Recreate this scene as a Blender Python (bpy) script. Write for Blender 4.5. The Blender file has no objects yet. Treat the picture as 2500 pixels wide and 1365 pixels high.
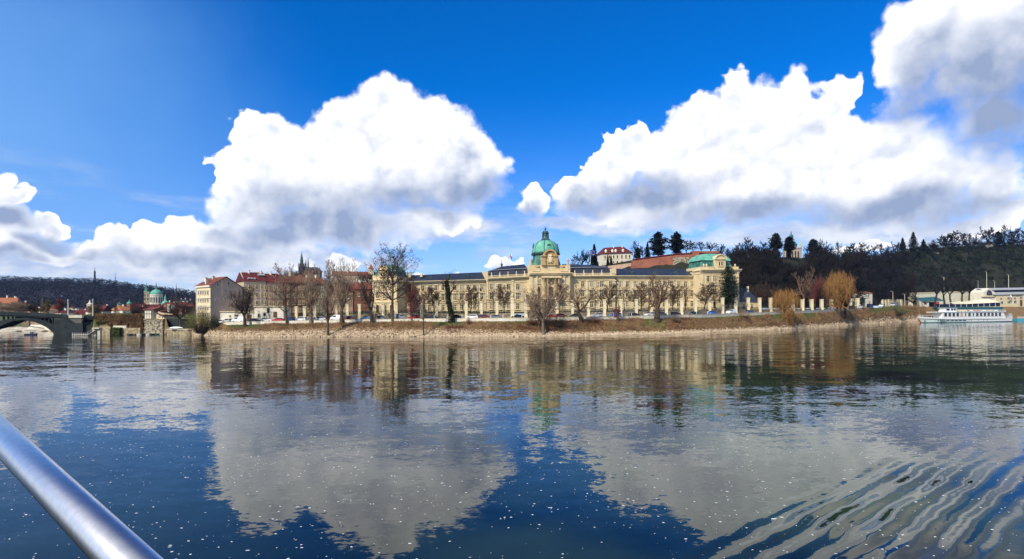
import bpy, bmesh, math, random
from mathutils import Vector, Matrix

sc = bpy.context.scene
COL = sc.collection
R = math.radians

# ------------------------------------------------------------------ camera
FPX, CX, HY, CAMZ = 1490.0, 1250.0, 772.0, 7.0      # focal length and horizon in photo pixels, eye height
ROLL = R(0.41)
cam_data = bpy.data.cameras.new('camera')
cam = bpy.data.objects.new('camera', cam_data)
COL.objects.link(cam)
cam.location = (0, 0, CAMZ)
cam.rotation_euler = (Matrix.Rotation(R(90), 4, 'X') @ Matrix.Rotation(-ROLL, 4, 'Z')).to_euler()
cam_data.sensor_fit = 'HORIZONTAL'
cam_data.sensor_width = 36.0
cam_data.lens = 36.0 * FPX / 2500.0
cam_data.shift_y = (HY - 682.5) / 2500.0
cam_data.clip_start = 0.05
cam_data.clip_end = 20000
sc.camera = cam

def ray(px, py):
    dx, dy = (px - CX) / FPX, (HY - py) / FPX
    c, s = math.cos(ROLL), math.sin(ROLL)
    return dx * c + dy * s, -dx * s + dy * c          # world x/y and z/y
def P(px, py, Y):
    a, b = ray(px, py)
    return Vector((a * Y, Y, CAMZ + b * Y))
def Zof(px, py, Y): return P(px, py, Y).z
def Xof(px, Y): return P(px, HY, Y).x
def pxof(X, Y): return CX + FPX * X / Y
def azel(px, py):
    a, b = ray(px, py)
    return math.atan2(a, 1.0), math.atan2(b, math.hypot(a, 1.0))

# ------------------------------------------------------------------ light and exposure
SUN_AZ, SUN_EL = R(37), R(40)                          # from behind the camera, to the left
TOSUN = Vector((-math.sin(SUN_AZ) * math.cos(SUN_EL), -math.cos(SUN_AZ) * math.cos(SUN_EL), math.sin(SUN_EL)))
sun_data = bpy.data.lights.new('sun', 'SUN')
sun_data.energy = 5.0
sun_data.angle = R(0.5)
sun_data.color = (1.0, 0.93, 0.80)
sun = bpy.data.objects.new('sun', sun_data)
COL.objects.link(sun)
sun.rotation_euler = (-TOSUN).to_track_quat('-Z', 'Y').to_euler()
sun.location = (-60, -60, 80)

sc.view_settings.view_transform = 'Standard'
sc.view_settings.look = 'None'
sc.view_settings.exposure = 0.0
sc.view_settings.gamma = 1.0
sc.view_settings.use_curve_mapping = False
sc.cycles.max_bounces = 6
sc.cycles.diffuse_bounces = 2
sc.cycles.glossy_bounces = 4
sc.cycles.transparent_max_bounces = 6
sc.cycles.volume_bounces = 0
sc.cycles.caustics_reflective = False
sc.cycles.caustics_refractive = False
sc.cycles.use_denoising = True
sc.cycles.denoising_prefilter = 'ACCURATE'
sc.cycles.use_adaptive_sampling = True
sc.cycles.adaptive_threshold = 0.02

# ------------------------------------------------------------------ sky with clouds (all in world directions)
world = bpy.data.worlds.new('World')
sc.world = world
world.use_nodes = True
wt = world.node_tree
wt.nodes.clear()

class NT:
    """tiny helper to write node maths"""
    def __init__(self, tree): self.t = tree
    def new(self, typ, **kw):
        n = self.t.nodes.new(typ)
        for k, v in kw.items(): setattr(n, k, v)
        return n
    def put(self, sock, v):
        if v is None: return
        if isinstance(v, bpy.types.NodeSocket): self.t.links.new(v, sock)
        else:
            if hasattr(sock.default_value, '__len__') and not hasattr(v, '__len__'): v = [v] * len(sock.default_value)
            if hasattr(sock.default_value, '__len__') and len(sock.default_value) == 4 and len(v) == 3: v = list(v) + [1.0]
            sock.default_value = v
    def m(self, op, a, b=None, c=None, clamp=False):
        n = self.new('ShaderNodeMath', operation=op, use_clamp=clamp)
        for i, v in enumerate((a, b, c)): self.put(n.inputs[i], v)
        return n.outputs[0]
    def v(self, op, a, b=None, c=None, scale=None):
        n = self.new('ShaderNodeVectorMath', operation=op)
        for i, w in enumerate((a, b, c)): self.put(n.inputs[i], w)
        if scale is not None: self.put(n.inputs['Scale'], scale)
        return n.outputs['Value'] if op in ('LENGTH', 'DOT_PRODUCT', 'DISTANCE') else n.outputs['Vector']
    def noise(self, vec, scale, detail=4, rough=0.55, lac=2.0, dist=0.0, col=False):
        n = self.new('ShaderNodeTexNoise')
        self.put(n.inputs['Vector'], vec)
        for k, v in (('Scale', scale), ('Detail', detail), ('Roughness', rough), ('Lacunarity', lac), ('Distortion', dist)): self.put(n.inputs[k], v)
        return n.outputs['Color' if col else 'Fac']
    def vor(self, vec, scale, detail=0.0, rough=0.5, feature='F1', out='Distance', smooth=0.4, rnd=1.0):
        n = self.new('ShaderNodeTexVoronoi', feature=feature)
        self.put(n.inputs['Vector'], vec)
        self.put(n.inputs['Scale'], scale)
        if 'Detail' in n.inputs: self.put(n.inputs['Detail'], detail); self.put(n.inputs['Roughness'], rough)
        if feature == 'SMOOTH_F1': self.put(n.inputs['Smoothness'], smooth)
        self.put(n.inputs['Randomness'], rnd)
        return n.outputs[out]
    def rng(self, x, a, b, c=0.0, d=1.0, kind='SMOOTHSTEP'):
        n = self.new('ShaderNodeMapRange', interpolation_type=kind)
        for i, v in enumerate((x, a, b, c, d)): self.put(n.inputs[i], v)
        return n.outputs[0]
    def mix(self, f, a, b, blend='MIX'):
        n = self.new('ShaderNodeMix', data_type='RGBA', blend_type=blend)
        self.put(n.inputs[0], f); self.put(n.inputs[6], a); self.put(n.inputs[7], b)
        return n.outputs[2]
    def xyz(self, vec):
        n = self.new('ShaderNodeSeparateXYZ'); self.put(n.inputs[0], vec)
        return n.outputs
    def comb(self, x, y, z):
        n = self.new('ShaderNodeCombineXYZ')
        for i, v in enumerate((x, y, z)): self.put(n.inputs[i], v)
        return n.outputs[0]

def build_sky():
    n = NT(wt)
    sky = n.new('ShaderNodeTexSky', sky_type='NISHITA', sun_disc=False)
    sky.sun_elevation = SUN_EL
    sky.sun_rotation = math.atan2(TOSUN.x, TOSUN.y)
    sky.altitude = 200; sky.air_density = 1.0; sky.dust_density = 0.6; sky.ozone_density = 2.6
    hs = n.new('ShaderNodeHueSaturation')
    n.put(hs.inputs['Color'], sky.outputs[0]); hs.inputs['Saturation'].default_value = SKY_SAT
    hs.inputs['Hue'].default_value = 0.5; hs.inputs['Value'].default_value = 1.0
    d = n.new('ShaderNodeTexCoord').outputs['Generated']
    x, y, z = n.xyz(d)
    skyc = n.mix(1.0, hs.outputs[0], n.mix(n.rng(z, 0.42, 0.85), n.mix(n.rng(z, 0.02, 0.36), SKY_LOW, SKY_TINT), (0.05, 0.32, 0.72)), 'MULTIPLY')
    az = n.m('ARCTAN2', x, y)
    el = n.m('ARCTAN2', z, n.m('SQRT', n.m('ADD', n.m('MULTIPLY', x, x), n.m('MULTIPLY', y, y))))
    w1 = n.noise(d, 9.0, 3, 0.6, col=True)
    w2 = n.noise(d, 34.0, 2, 0.6, col=True)
    base = n.comb(az, el, 0.0)
    warp = n.v('MULTIPLY', n.v('SUBTRACT', w1, (0.5, 0.5, 0.5)), (0.085, 0.085, 0))
    warp2 = n.v('MULTIPLY', n.v('SUBTRACT', w2, (0.5, 0.5, 0.5)), (0.030, 0.030, 0))
    q = n.v('ADD', n.v('ADD', base, warp), warp2)
    def field(vec, blobs, k):
        acc = None
        for (px, py, rx, ry) in blobs:
            a, e = azel(px, py)
            sx = FPX * (1 + ((px - CX) / FPX) ** 2); sy = FPX * math.sqrt(1 + ((px - CX) / FPX) ** 2)
            ia, ie = sx / rx, sy / ry
            L = n.v('LENGTH', n.v('MULTIPLY_ADD', vec, (ia, ie, 0), (-a * ia, -e * ie, 0)))
            acc = L if acc is None else n.m('SMOOTH_MIN', acc, L, k)
        return acc
    F = field(q, CLOUD_BLOBS, 0.22)
    # billows: inverted cell noise gives the cauliflower edge
    bv = n.vor(n.v('ADD', d, n.v('SCALE', n.v('SUBTRACT', w2, (0.5, 0.5, 0.5)), scale=0.02)), 24.0, 1.6, 0.6, 'F1')
    bill = n.m('SUBTRACT', 0.5, bv)
    fb = n.m('SUBTRACT', n.noise(d, 15.0, 9, 0.64), 0.5)
    s = n.m('ADD', n.m('SUBTRACT', 1.15, F), n.m('ADD', n.m('MULTIPLY', bill, 0.28), n.m('MULTIPLY', fb, 0.80)))
    # soft low veil near the horizon
    veiln = n.noise(n.v('MULTIPLY', d, (2.2, 2.2, 9.0)), 3.0, 6, 0.6)
    veil = n.m('MULTIPLY', n.rng(veiln, 0.47, 0.68), n.m('MULTIPLY', n.rng(el, 0.0, 0.05), n.rng(el, 0.26, 0.10)))
    LF = field(n.v('ADD', base, n.v('MULTIPLY', n.v('SUBTRACT', w1, (0.5, 0.5, 0.5)), (0.16, 0.06, 0))), LOW_BLOBS, 0.6)
    low = n.m('MULTIPLY', n.rng(n.m('ADD', LF, n.m('MULTIPLY', n.m('SUBTRACT', veiln, 0.5), -2.2)), 1.25, 0.35), 0.92)
    veil = n.m('MAXIMUM', n.m('MULTIPLY', veil, 0.40), low)
    # brightness: grey bases, white tops, small relief lit from the upper left
    S = field(n.v('ADD', base, n.v('MULTIPLY', n.v('SUBTRACT', w1, (0.5, 0.5, 0.5)), (0.10, 0.07, 0))), SHADE_BLOBS, 0.5)
    shade = n.rng(S, 1.75, 0.15, kind='SMOOTHERSTEP')
    soft = n.rng(S, 1.7, 0.6)
    wisp = n.rng(n.noise(d, 4.0, 2, 0.5), 0.42, 0.62)
    dens = n.rng(s, n.m('SUBTRACT', n.m('MULTIPLY', soft, -0.24), n.m('MULTIPLY', wisp, 0.10)), n.m('ADD', 0.06, n.m('ADD', n.m('MULTIPLY', soft, 0.50), n.m('MULTIPLY', wisp, 0.16))))
    off = (0.018, 0.006, -0.016)
    r1 = n.noise(d, 17.0, 5, 0.5)
    r2 = n.noise(n.v('ADD', d, off), 17.0, 5, 0.5)
    relief = n.m('MULTIPLY', n.m('SUBTRACT', r2, r1), 1.5)
    edge = n.rng(s, 0.10, 0.75)
    body = n.m('ADD', n.m('MULTIPLY', shade, 0.84), n.m('MULTIPLY', n.m('MULTIPLY', relief, edge), 0.60))
    crev = n.m('MULTIPLY', n.m('MULTIPLY', n.m('SUBTRACT', bv, 0.40), 0.50), n.m('MULTIPLY', edge, n.m('SUBTRACT', 1.0, n.m('MULTIPLY', shade, 0.7))))
    body = n.m('ADD', n.m('ADD', body, crev), n.m('MULTIPLY', n.m('SUBTRACT', n.noise(d, 7.5, 4, 0.58), 0.46), 0.50), clamp=True)
    lit = n.mix(body, (1.32, 1.32, 1.33), (0.33, 0.42, 0.63))
    # thin high haze, brightest at the upper left
    ha, he = azel(-120, 230)
    hz = n.v('LENGTH', n.v('MULTIPLY', n.v('SUBTRACT', n.v('ADD', base, n.v('SCALE', n.v('SUBTRACT', w1, (0.5, 0.5, 0.5)), scale=0.10)), (ha, he, 0)), (1 / 0.42, 1 / 0.34, 0)))
    SB = n.mix(n.m('MULTIPLY', n.rng(hz, 1.15, 0.0), 0.62), n.v('SCALE', skyc, scale=SKY_STR), (0.24, 0.52, 1.0))
    c1 = n.mix(veil, SB, n.mix(n.rng(n.noise(n.v('MULTIPLY', d, (1, 1, 2.5)), 9.0, 5, 0.6), 0.36, 0.64), (0.50, 0.61, 0.86), (0.90, 0.93, 0.99)))
    fill_clouds = n.m('MULTIPLY', n.rng(n.noise(d, 2.3, 5, 0.6), 0.37, 0.52), n.rng(y, 0.38, 0.10))  # unseen clouds behind the camera, added to whiten the fill light
    c2 = n.mix(n.m('MULTIPLY', fill_clouds, 0.60), n.mix(dens, c1, lit), (0.85, 0.88, 0.95))
    bg = n.new('ShaderNodeBackground')
    n.put(bg.inputs['Color'], c2)
    bg.inputs['Strength'].default_value = 1.0
    out = n.new('ShaderNodeOutputWorld')
    wt.links.new(bg.outputs[0], out.inputs[0])

SKY_STR, SKY_SAT, SKY_TINT, SKY_LOW = 0.15, 1.1, (0.0, 0.53, 1.14), (0.64, 0.78, 1.20)
CLOUD_BLOBS = [
    (640, 335, 85, 72), (592, 430, 75, 85), (710, 410, 150, 105), (840, 345, 85, 70), (955, 265, 78, 72), (900, 335, 150, 95),
    (1050, 345, 120, 80), (1125, 410, 105, 85), (900, 450, 290, 100), (750, 480, 210, 75), (1100, 450, 125, 60), (620, 510, 100, 65),
    (455, 560, 55, 42), (385, 580, 65, 42), (300, 598, 65, 42), (540, 575, 110, 55), (640, 595, 160, 50), (215, 618, 60, 25), (430, 620, 260, 38),
    (800, 560, 260, 55), (1100, 540, 85, 34),
    (45, 482, 55, 30), (-30, 480, 70, 60), (30, 545, 75, 45), (125, 565, 36, 30), (90, 622, 130, 32), (-20, 600, 100, 50),
    (1300, 468, 26, 28), (1328, 500, 34, 38), (1292, 512, 26, 30),
    (1545, 360, 72, 62), (1480, 425, 80, 58), (1425, 470, 60, 38), (1660, 410, 130, 100), (1730, 315, 105, 85), (1785, 235, 48, 60),
    (1850, 320, 170, 100), (1938, 265, 42, 70), (2000, 330, 150, 90), (2050, 250, 50, 55), (2150, 375, 170, 100), (2300, 420, 130, 100),
    (2420, 440, 65, 100), (1900, 440, 420, 110), (1800, 490, 300, 70), (2150, 490, 340, 70), (1600, 485, 200, 60),
    (2300, 70, 140, 120), (2225, 160, 95, 105), (2400, 140, 170, 150), (2490, 60, 150, 150), (2420, 280, 110, 70),
    (2490, 505, 60, 34), (2430, 535, 110, 28),
    (1222, 648, 60, 16), (1100, 662, 18, 9), (1028, 664, 18, 10), (2110, 602, 80, 15), (830, 648, 40, 20), (730, 660, 30, 12)]
LOW_BLOBS = [(60, 640, 260, 60), (330, 655, 300, 48), (620, 650, 260, 40), (860, 640, 200, 26), (20, 560, 120, 60), (1500, 545, 200, 26), (1950, 575, 420, 34), (2350, 570, 240, 36), (1080, 560, 150, 40)]
SHADE_BLOBS = [
    (720, 520, 140, 60), (820, 560, 220, 55), (1010, 500, 220, 50), (1160, 470, 90, 40), (640, 585, 120, 40), (420, 640, 240, 26), (560, 640, 200, 34),
    (40, 545, 70, 34), (120, 600, 60, 18), (0, 640, 120, 26), (1310, 545, 60, 38), (1222, 672, 80, 16),
    (1580, 470, 150, 45), (1800, 520, 260, 38), (2100, 525, 340, 44), (2350, 505, 150, 40), (1450, 500, 60, 26),
    (2330, 190, 150, 120), (2470, 220, 150, 160), (2440, 320, 110, 60), (2250, 250, 80, 50), (2290, 470, 120, 40)]
build_sky()

# ------------------------------------------------------------------ materials
MATS = {}
def mat(name, col, col2=None, scale=1.0, rough=0.8, bump=0.0, metal=0.0, detail=4, stretch=None, lo=0.35, hi=0.65, spec=0.3):
    m = bpy.data.materials.new(name); m.use_nodes = True
    t = NT(m.node_tree); b = m.node_tree.nodes['Principled BSDF']
    b.inputs['Roughness'].default_value = rough; b.inputs['Metallic'].default_value = metal
    b.inputs['Specular IOR Level'].default_value = spec
    if col2 is None: b.inputs['Base Color'].default_value = (*col, 1)
    if col2 is not None or bump:
        pos = t.new('ShaderNodeNewGeometry').outputs['Position']
        if stretch: pos = t.v('MULTIPLY', pos, stretch)
        nz = t.noise(pos, scale, detail, 0.6)
        if col2 is not None: t.put(b.inputs['Base Color'], t.mix(t.rng(nz, lo, hi), (*col, 1), (*col2, 1)))
        if bump:
            bn = t.new('ShaderNodeBump'); bn.inputs['Strength'].default_value = 1.0; bn.inputs['Distance'].default_value = bump
            t.put(bn.inputs['Height'], nz); t.put(b.inputs['Normal'], bn.outputs[0])
    MATS[name] = m
    return m

M = {}
def defmat(key, *a, **k): M[key] = mat(key, *a, **k)
defmat('cream_plaster', (0.70, 0.57, 0.345), (0.60, 0.47, 0.26), 0.35, 0.85)
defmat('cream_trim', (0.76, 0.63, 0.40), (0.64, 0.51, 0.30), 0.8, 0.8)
defmat('ochre_stone', (0.58, 0.40, 0.19), (0.40, 0.26, 0.12), 0.9, 0.85)
defmat('pillar_plaster', (0.76, 0.66, 0.45), (0.64, 0.53, 0.33), 0.9, 0.8)
defmat('slate', (0.018, 0.024, 0.042), (0.032, 0.040, 0.060), 0.5, 0.5, spec=0.4)
defmat('copper', (0.07, 0.30, 0.22), (0.17, 0.44, 0.33), 0.5, 0.65)
defmat('copper_dark', (0.025, 0.085, 0.075), (0.09, 0.28, 0.21), 0.45, 0.6, lo=0.4, hi=0.7)
defmat('lantern_copper', (0.022, 0.045, 0.055), (0.05, 0.13, 0.12), 0.8, 0.5)
defmat('window_glass', (0.008, 0.008, 0.010), (0.040, 0.036, 0.034), 0.23, 0.12, spec=0.6, lo=0.45, hi=0.6)
defmat('window_curtain', (0.34, 0.30, 0.24), (0.16, 0.15, 0.13), 0.5, 0.35)
defmat('window_frame', (0.62, 0.54, 0.36), rough=0.6)
defmat('brown_frame', (0.10, 0.055, 0.03), rough=0.6)
defmat('red_tile', (0.21, 0.062, 0.038), (0.11, 0.034, 0.022), 0.7, 0.85)
defmat('dark_red_tile', (0.13, 0.022, 0.022), (0.075, 0.016, 0.018), 0.7, 0.8)
defmat('orange_tile', (0.38, 0.15, 0.07), (0.28, 0.10, 0.05), 0.6, 0.85)
defmat('white_plaster', (0.72, 0.68, 0.56), (0.62, 0.57, 0.46), 0.3, 0.85)
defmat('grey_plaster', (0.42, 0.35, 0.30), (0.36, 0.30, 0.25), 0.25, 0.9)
defmat('beige_plaster', (0.56, 0.46, 0.34), (0.46, 0.38, 0.28), 0.4, 0.9)
defmat('brown_plaster', (0.24, 0.10, 0.065), (0.17, 0.075, 0.05), 0.5, 0.9)
defmat('green_plaster', (0.27, 0.30, 0.20), (0.22, 0.25, 0.17), 0.5, 0.9)
defmat('pink_plaster', (0.50, 0.33, 0.24), (0.40, 0.26, 0.18), 0.5, 0.9)
defmat('gothic_stone', (0.030, 0.028, 0.032), (0.055, 0.045, 0.045), 0.3, 0.9)
defmat('brick', (0.34, 0.125, 0.075), (0.24, 0.085, 0.055), 0.35, 0.9)
defmat('rubble_stone', (0.40, 0.34, 0.24), (0.10, 0.085, 0.06), 1.3, 0.95, bump=0.3, lo=0.45, hi=0.6, detail=2)
defmat('ashlar', (0.42, 0.35, 0.22), (0.20, 0.155, 0.09), 0.8, 0.95, bump=0.1)
defmat('wall_stone', (0.30, 0.25, 0.18), (0.12, 0.10, 0.075), 1.6, 0.95, lo=0.4, hi=0.62)
defmat('kerb_white', (0.72, 0.68, 0.56), (0.60, 0.55, 0.44), 0.7, 0.85)
defmat('concrete_dark_shaded', (0.014, 0.022, 0.024), (0.030, 0.037, 0.036), 0.4, 0.9)  # dark greenish stone, deepened further so the colour carries the shade
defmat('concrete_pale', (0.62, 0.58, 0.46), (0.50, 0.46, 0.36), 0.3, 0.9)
defmat('asphalt', (0.055, 0.055, 0.056), (0.075, 0.072, 0.07), 0.6, 0.9)
defmat('paving', (0.33, 0.30, 0.25), (0.25, 0.23, 0.19), 0.8, 0.9)
defmat('lawn', (0.045, 0.085, 0.018), (0.10, 0.11, 0.04), 0.25, 0.95)
defmat('hedge_leaf', (0.012, 0.022, 0.008), (0.03, 0.04, 0.014), 2.0, 0.9)
defmat('bark_dark', (0.040, 0.028, 0.020), (0.075, 0.052, 0.036), 1.5, 0.95)
defmat('bark_pale', (0.20, 0.155, 0.11), (0.12, 0.09, 0.06), 1.2, 0.95)
defmat('bark_mid', (0.11, 0.078, 0.052), (0.065, 0.045, 0.03), 1.2, 0.95)
defmat('twig_dark', (0.055, 0.036, 0.026), rough=0.95)
defmat('twig_brown', (0.15, 0.095, 0.058), rough=0.95)
defmat('twig_pale', (0.26, 0.185, 0.125), rough=0.95)
defmat('twig_red', (0.16, 0.050, 0.038), rough=0.95)
defmat('far_crowns', (0.007, 0.009, 0.016), (0.012, 0.013, 0.020), 0.012, 0.95)  # bluish tint paints distance haze into the crowns
defmat('twig_far', (0.015, 0.012, 0.010), (0.008, 0.008, 0.008), 0.03, 0.95)
defmat('willow_gold', (0.40, 0.21, 0.060), (0.15, 0.075, 0.024), 0.9, 0.9)
defmat('willow_green', (0.17, 0.15, 0.045), (0.11, 0.10, 0.03), 0.4, 0.9)
defmat('needles', (0.010, 0.026, 0.014), (0.022, 0.045, 0.020), 0.5, 0.9)
defmat('needles_dark', (0.006, 0.013, 0.012), (0.013, 0.024, 0.018), 0.4, 0.95)
defmat('ivy_leaf', (0.010, 0.026, 0.010), (0.026, 0.055, 0.018), 1.2, 0.7)
defmat('dry_brush', (0.31, 0.195, 0.095), (0.17, 0.095, 0.045), 0.25, 0.95)
defmat('red_brush', (0.17, 0.060, 0.03), (0.10, 0.04, 0.022), 0.3, 0.95)
defmat('green_brush', (0.07, 0.105, 0.022), (0.12, 0.12, 0.04), 0.3, 0.95)
defmat('blossom', (0.36, 0.36, 0.33), rough=0.95)
defmat('riprap', (0.56, 0.44, 0.30), (0.36, 0.27, 0.17), 0.9, 0.95)
defmat('white_paint', (0.80, 0.80, 0.76), rough=0.4, spec=0.5)
defmat('steel_grey', (0.35, 0.36, 0.37), rough=0.5)
defmat('dark_metal', (0.025, 0.027, 0.030), rough=0.5)
defmat('tyre', (0.012, 0.012, 0.012), rough=0.9)
defmat('car_glass', (0.012, 0.014, 0.018), rough=0.08, spec=0.8)
defmat('lamp_clear', (0.75, 0.75, 0.70), rough=0.3)
for k, c in dict(car_white=(0.72, 0.72, 0.70), car_silver=(0.42, 0.43, 0.44), car_grey=(0.13, 0.14, 0.15), car_black=(0.012, 0.013, 0.016), car_red=(0.45, 0.02, 0.02),
                 car_darkred=(0.10, 0.015, 0.015), car_blue=(0.03, 0.13, 0.42), car_navy=(0.012, 0.025, 0.10), car_lightblue=(0.14, 0.32, 0.50), car_green=(0.012, 0.035, 0.03)).items():
    defmat(k, c, rough=0.25, spec=0.6)
defmat('flag_white', (0.78, 0.78, 0.78)); defmat('flag_red', (0.55, 0.02, 0.03)); defmat('flag_blue', (0.012, 0.03, 0.22)); defmat('flag_yellow', (0.8, 0.6, 0.05))
defmat('hull_aqua', (0.58, 0.68, 0.62), (0.50, 0.61, 0.56), 0.3, 0.4)
defmat('hull_teal', (0.03, 0.10, 0.11), rough=0.5)
defmat('pontoon_blue', (0.06, 0.30, 0.38), rough=0.5)
defmat('canvas', (0.70, 0.66, 0.50), (0.62, 0.57, 0.43), 0.2, 0.85)
defmat('canvas_navy', (0.012, 0.016, 0.05), rough=0.8)
defmat('red_cloth', (0.5, 0.05, 0.04), rough=0.8)
defmat('panel_tan', (0.50, 0.33, 0.20), rough=0.7); defmat('panel_green', (0.04, 0.16, 0.12), rough=0.6); defmat('panel_yellow', (0.7, 0.55, 0.2), rough=0.7)
defmat('skin', (0.5, 0.32, 0.24)); defmat('cloth_blue', (0.05, 0.09, 0.2)); defmat('cloth_dark', (0.02, 0.02, 0.025)); defmat('cloth_white', (0.7, 0.7, 0.68))

# ------------------------------------------------------------------ mesh building
LOC = {}
class MB:
    def __init__(self): self.v = []; self.f = []
    def add(self, vs, fs):
        o = len(self.v); self.v.extend(vs); self.f.extend([tuple(i + o for i in f) for f in fs]); return self
    def hexa(self, a):                                   # a: 4 bottom corners then 4 top corners
        return self.add([tuple(p) for p in a], [(3, 2, 1, 0), (4, 5, 6, 7), (0, 1, 5, 4), (1, 2, 6, 5), (2, 3, 7, 6), (3, 0, 4, 7)])
    def box(self, c, s, rz=0.0):
        cx, cy, cz = c; hx, hy, hz = s[0] / 2, s[1] / 2, s[2] / 2; co, si = math.cos(rz), math.sin(rz)
        vs = [(cx + x * co - y * si, cy + x * si + y * co, cz + z) for z in (-hz, hz) for (x, y) in ((-hx, -hy), (hx, -hy), (hx, hy), (-hx, hy))]
        return self.hexa(vs)
    def tube(self, p0, p1, r0, r1=None, n=6, caps=False):
        r1 = r0 if r1 is None else r1
        d = (p1[0] - p0[0], p1[1] - p0[1], p1[2] - p0[2]); L = math.sqrt(d[0] ** 2 + d[1] ** 2 + d[2] ** 2) or 1e-6
        d = (d[0] / L, d[1] / L, d[2] / L)
        a = (0, 0, 1) if abs(d[2]) < 0.9 else (1, 0, 0)
        u = (d[1] * a[2] - d[2] * a[1], d[2] * a[0] - d[0] * a[2], d[0] * a[1] - d[1] * a[0])
        l = math.sqrt(u[0] ** 2 + u[1] ** 2 + u[2] ** 2); u = (u[0] / l, u[1] / l, u[2] / l)
        w = (d[1] * u[2] - d[2] * u[1], d[2] * u[0] - d[0] * u[2], d[0] * u[1] - d[1] * u[0])
        o = len(self.v)
        for (p, r) in ((p0, r0), (p1, r1)):
            for i in range(n):
                c, s = math.cos(6.28318 * i / n) * r, math.sin(6.28318 * i / n) * r
                self.v.append((p[0] + u[0] * c + w[0] * s, p[1] + u[1] * c + w[1] * s, p[2] + u[2] * c + w[2] * s))
        for i in range(n):
            j = (i + 1) % n
            self.f.append((o + i, o + j, o + n + j, o + n + i))
        if caps:
            self.f.append(tuple(o + n - 1 - i for i in range(n))); self.f.append(tuple(o + n + i for i in range(n)))
        return self
    def path(self, pts, r, n=6):
        for i in range(len(pts) - 1): self.tube(pts[i], pts[i + 1], r, r, n, True)
        return self
    def lathe(self, c, prof, n=16, rot=0.0, sx=1.0, sy=1.0, rz=0.0):   # prof: (radius, z) from bottom to top
        o = len(self.v); co, si = math.cos(rz), math.sin(rz)
        for (r, z) in prof:
            for i in range(n):
                a = rot + 2 * math.pi * i / n; x, y = math.cos(a) * r * sx, math.sin(a) * r * sy
                self.v.append((c[0] + x * co - y * si, c[1] + x * si + y * co, c[2] + z))
        for k in range(len(prof) - 1):
            for i in range(n):
                j = (i + 1) % n
                self.f.append((o + k * n + i, o + k * n + j, o + (k + 1) * n + j, o + (k + 1) * n + i))
        self.f.append(tuple(o + n - 1 - i for i in range(n))); self.f.append(tuple(o + (len(prof) - 1) * n + i for i in range(n)))
        return self
    def prism(self, front, back):                        # two matching outlines
        n = len(front)
        return self.add([tuple(p) for p in front] + [tuple(p) for p in back],
                        [tuple(range(n)), tuple(range(2 * n - 1, n - 1, -1))] + [(i, i + n, (i + 1) % n + n, (i + 1) % n) for i in range(n)])
    def quad(self, a, b, c, d): return self.add([tuple(a), tuple(b), tuple(c), tuple(d)], [(0, 1, 2, 3)])
    def ball(self, c, r, nu=8, nv=6, s=(1, 1, 1)):
        return self.lathe(c, [(r * math.sin(math.pi * (k + 0.02) / (nv + 0.04)) * 1, -r * s[2] * math.cos(math.pi * (k + 0.02) / (nv + 0.04))) for k in range(nv + 1)], nu, sx=s[0], sy=s[1])
    def build(self, name, material, parent=None, smooth=False, local=False, recalc=False):
        me = bpy.data.meshes.new(name)
        vs = self.v
        if parent is not None and not local:
            L = LOC[parent.name]; vs = [(x - L[0], y - L[1], z - L[2]) for (x, y, z) in vs]
        me.from_pydata(vs, [], self.f)
        if recalc:
            bm = bmesh.new(); bm.from_mesh(me); bmesh.ops.recalc_face_normals(bm, faces=bm.faces); bm.to_mesh(me); bm.free()
        me.materials.append(M[material] if isinstance(material, str) else material)
        if smooth: me.polygons.foreach_set('use_smooth', [True] * len(me.polygons))
        me.update()
        o = bpy.data.objects.new(name, me); COL.objects.link(o)
        if parent is not None:
            o.parent = parent; LOC[o.name] = LOC[parent.name]
        else: LOC[o.name] = (0, 0, 0)
        return o

def tag(o, label=None, cat=None, group=None, kind=None):
    if label: o['label'] = label
    if cat: o['category'] = cat
    if group: o['group'] = group
    if kind: o['kind'] = kind
    return o
def thing(name, label, cat, loc=(0, 0, 0), group=None, rz=0.0):
    o = bpy.data.objects.new(name, None); COL.objects.link(o)
    o.location = loc; o.rotation_euler = (0, 0, rz); o.empty_display_size = 0.5
    LOC[o.name] = tuple(loc)
    return tag(o, label, cat, group)
KIDS = {}
def dup(root, loc, rz=None, label=None, group=None, scale=None, recolour=None):
    r = root.copy(); COL.objects.link(r); r.location = loc
    if rz is not None: r.rotation_euler = (0, 0, rz)
    if scale is not None: r.scale = scale
    if label: r['label'] = label
    if group: r['group'] = group
    def cp(ch, par):
        c = ch.copy(); COL.objects.link(c); c.parent = par
        if recolour and c.name.split('.')[0] in recolour:
            c.material_slots[0].link = 'OBJECT'; c.material_slots[0].material = M[recolour[c.name.split('.')[0]]]
        for g in KIDS.get(ch.name, ()): cp(g, c)
    for ch in KIDS.get(root.name, ()): cp(ch, r)
    return r
def index_kids(*roots):
    for r in roots:
        KIDS[r.name] = list(r.children)
        for c in r.children: KIDS[c.name] = list(c.children)

def tab(table, x):
    if x <= table[0][0]: return table[0][1]
    for (a, va), (b, vb) in zip(table, table[1:]):
        if x <= b: return va + (vb - va) * (x - a) / (b - a)
    return table[-1][1]

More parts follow.
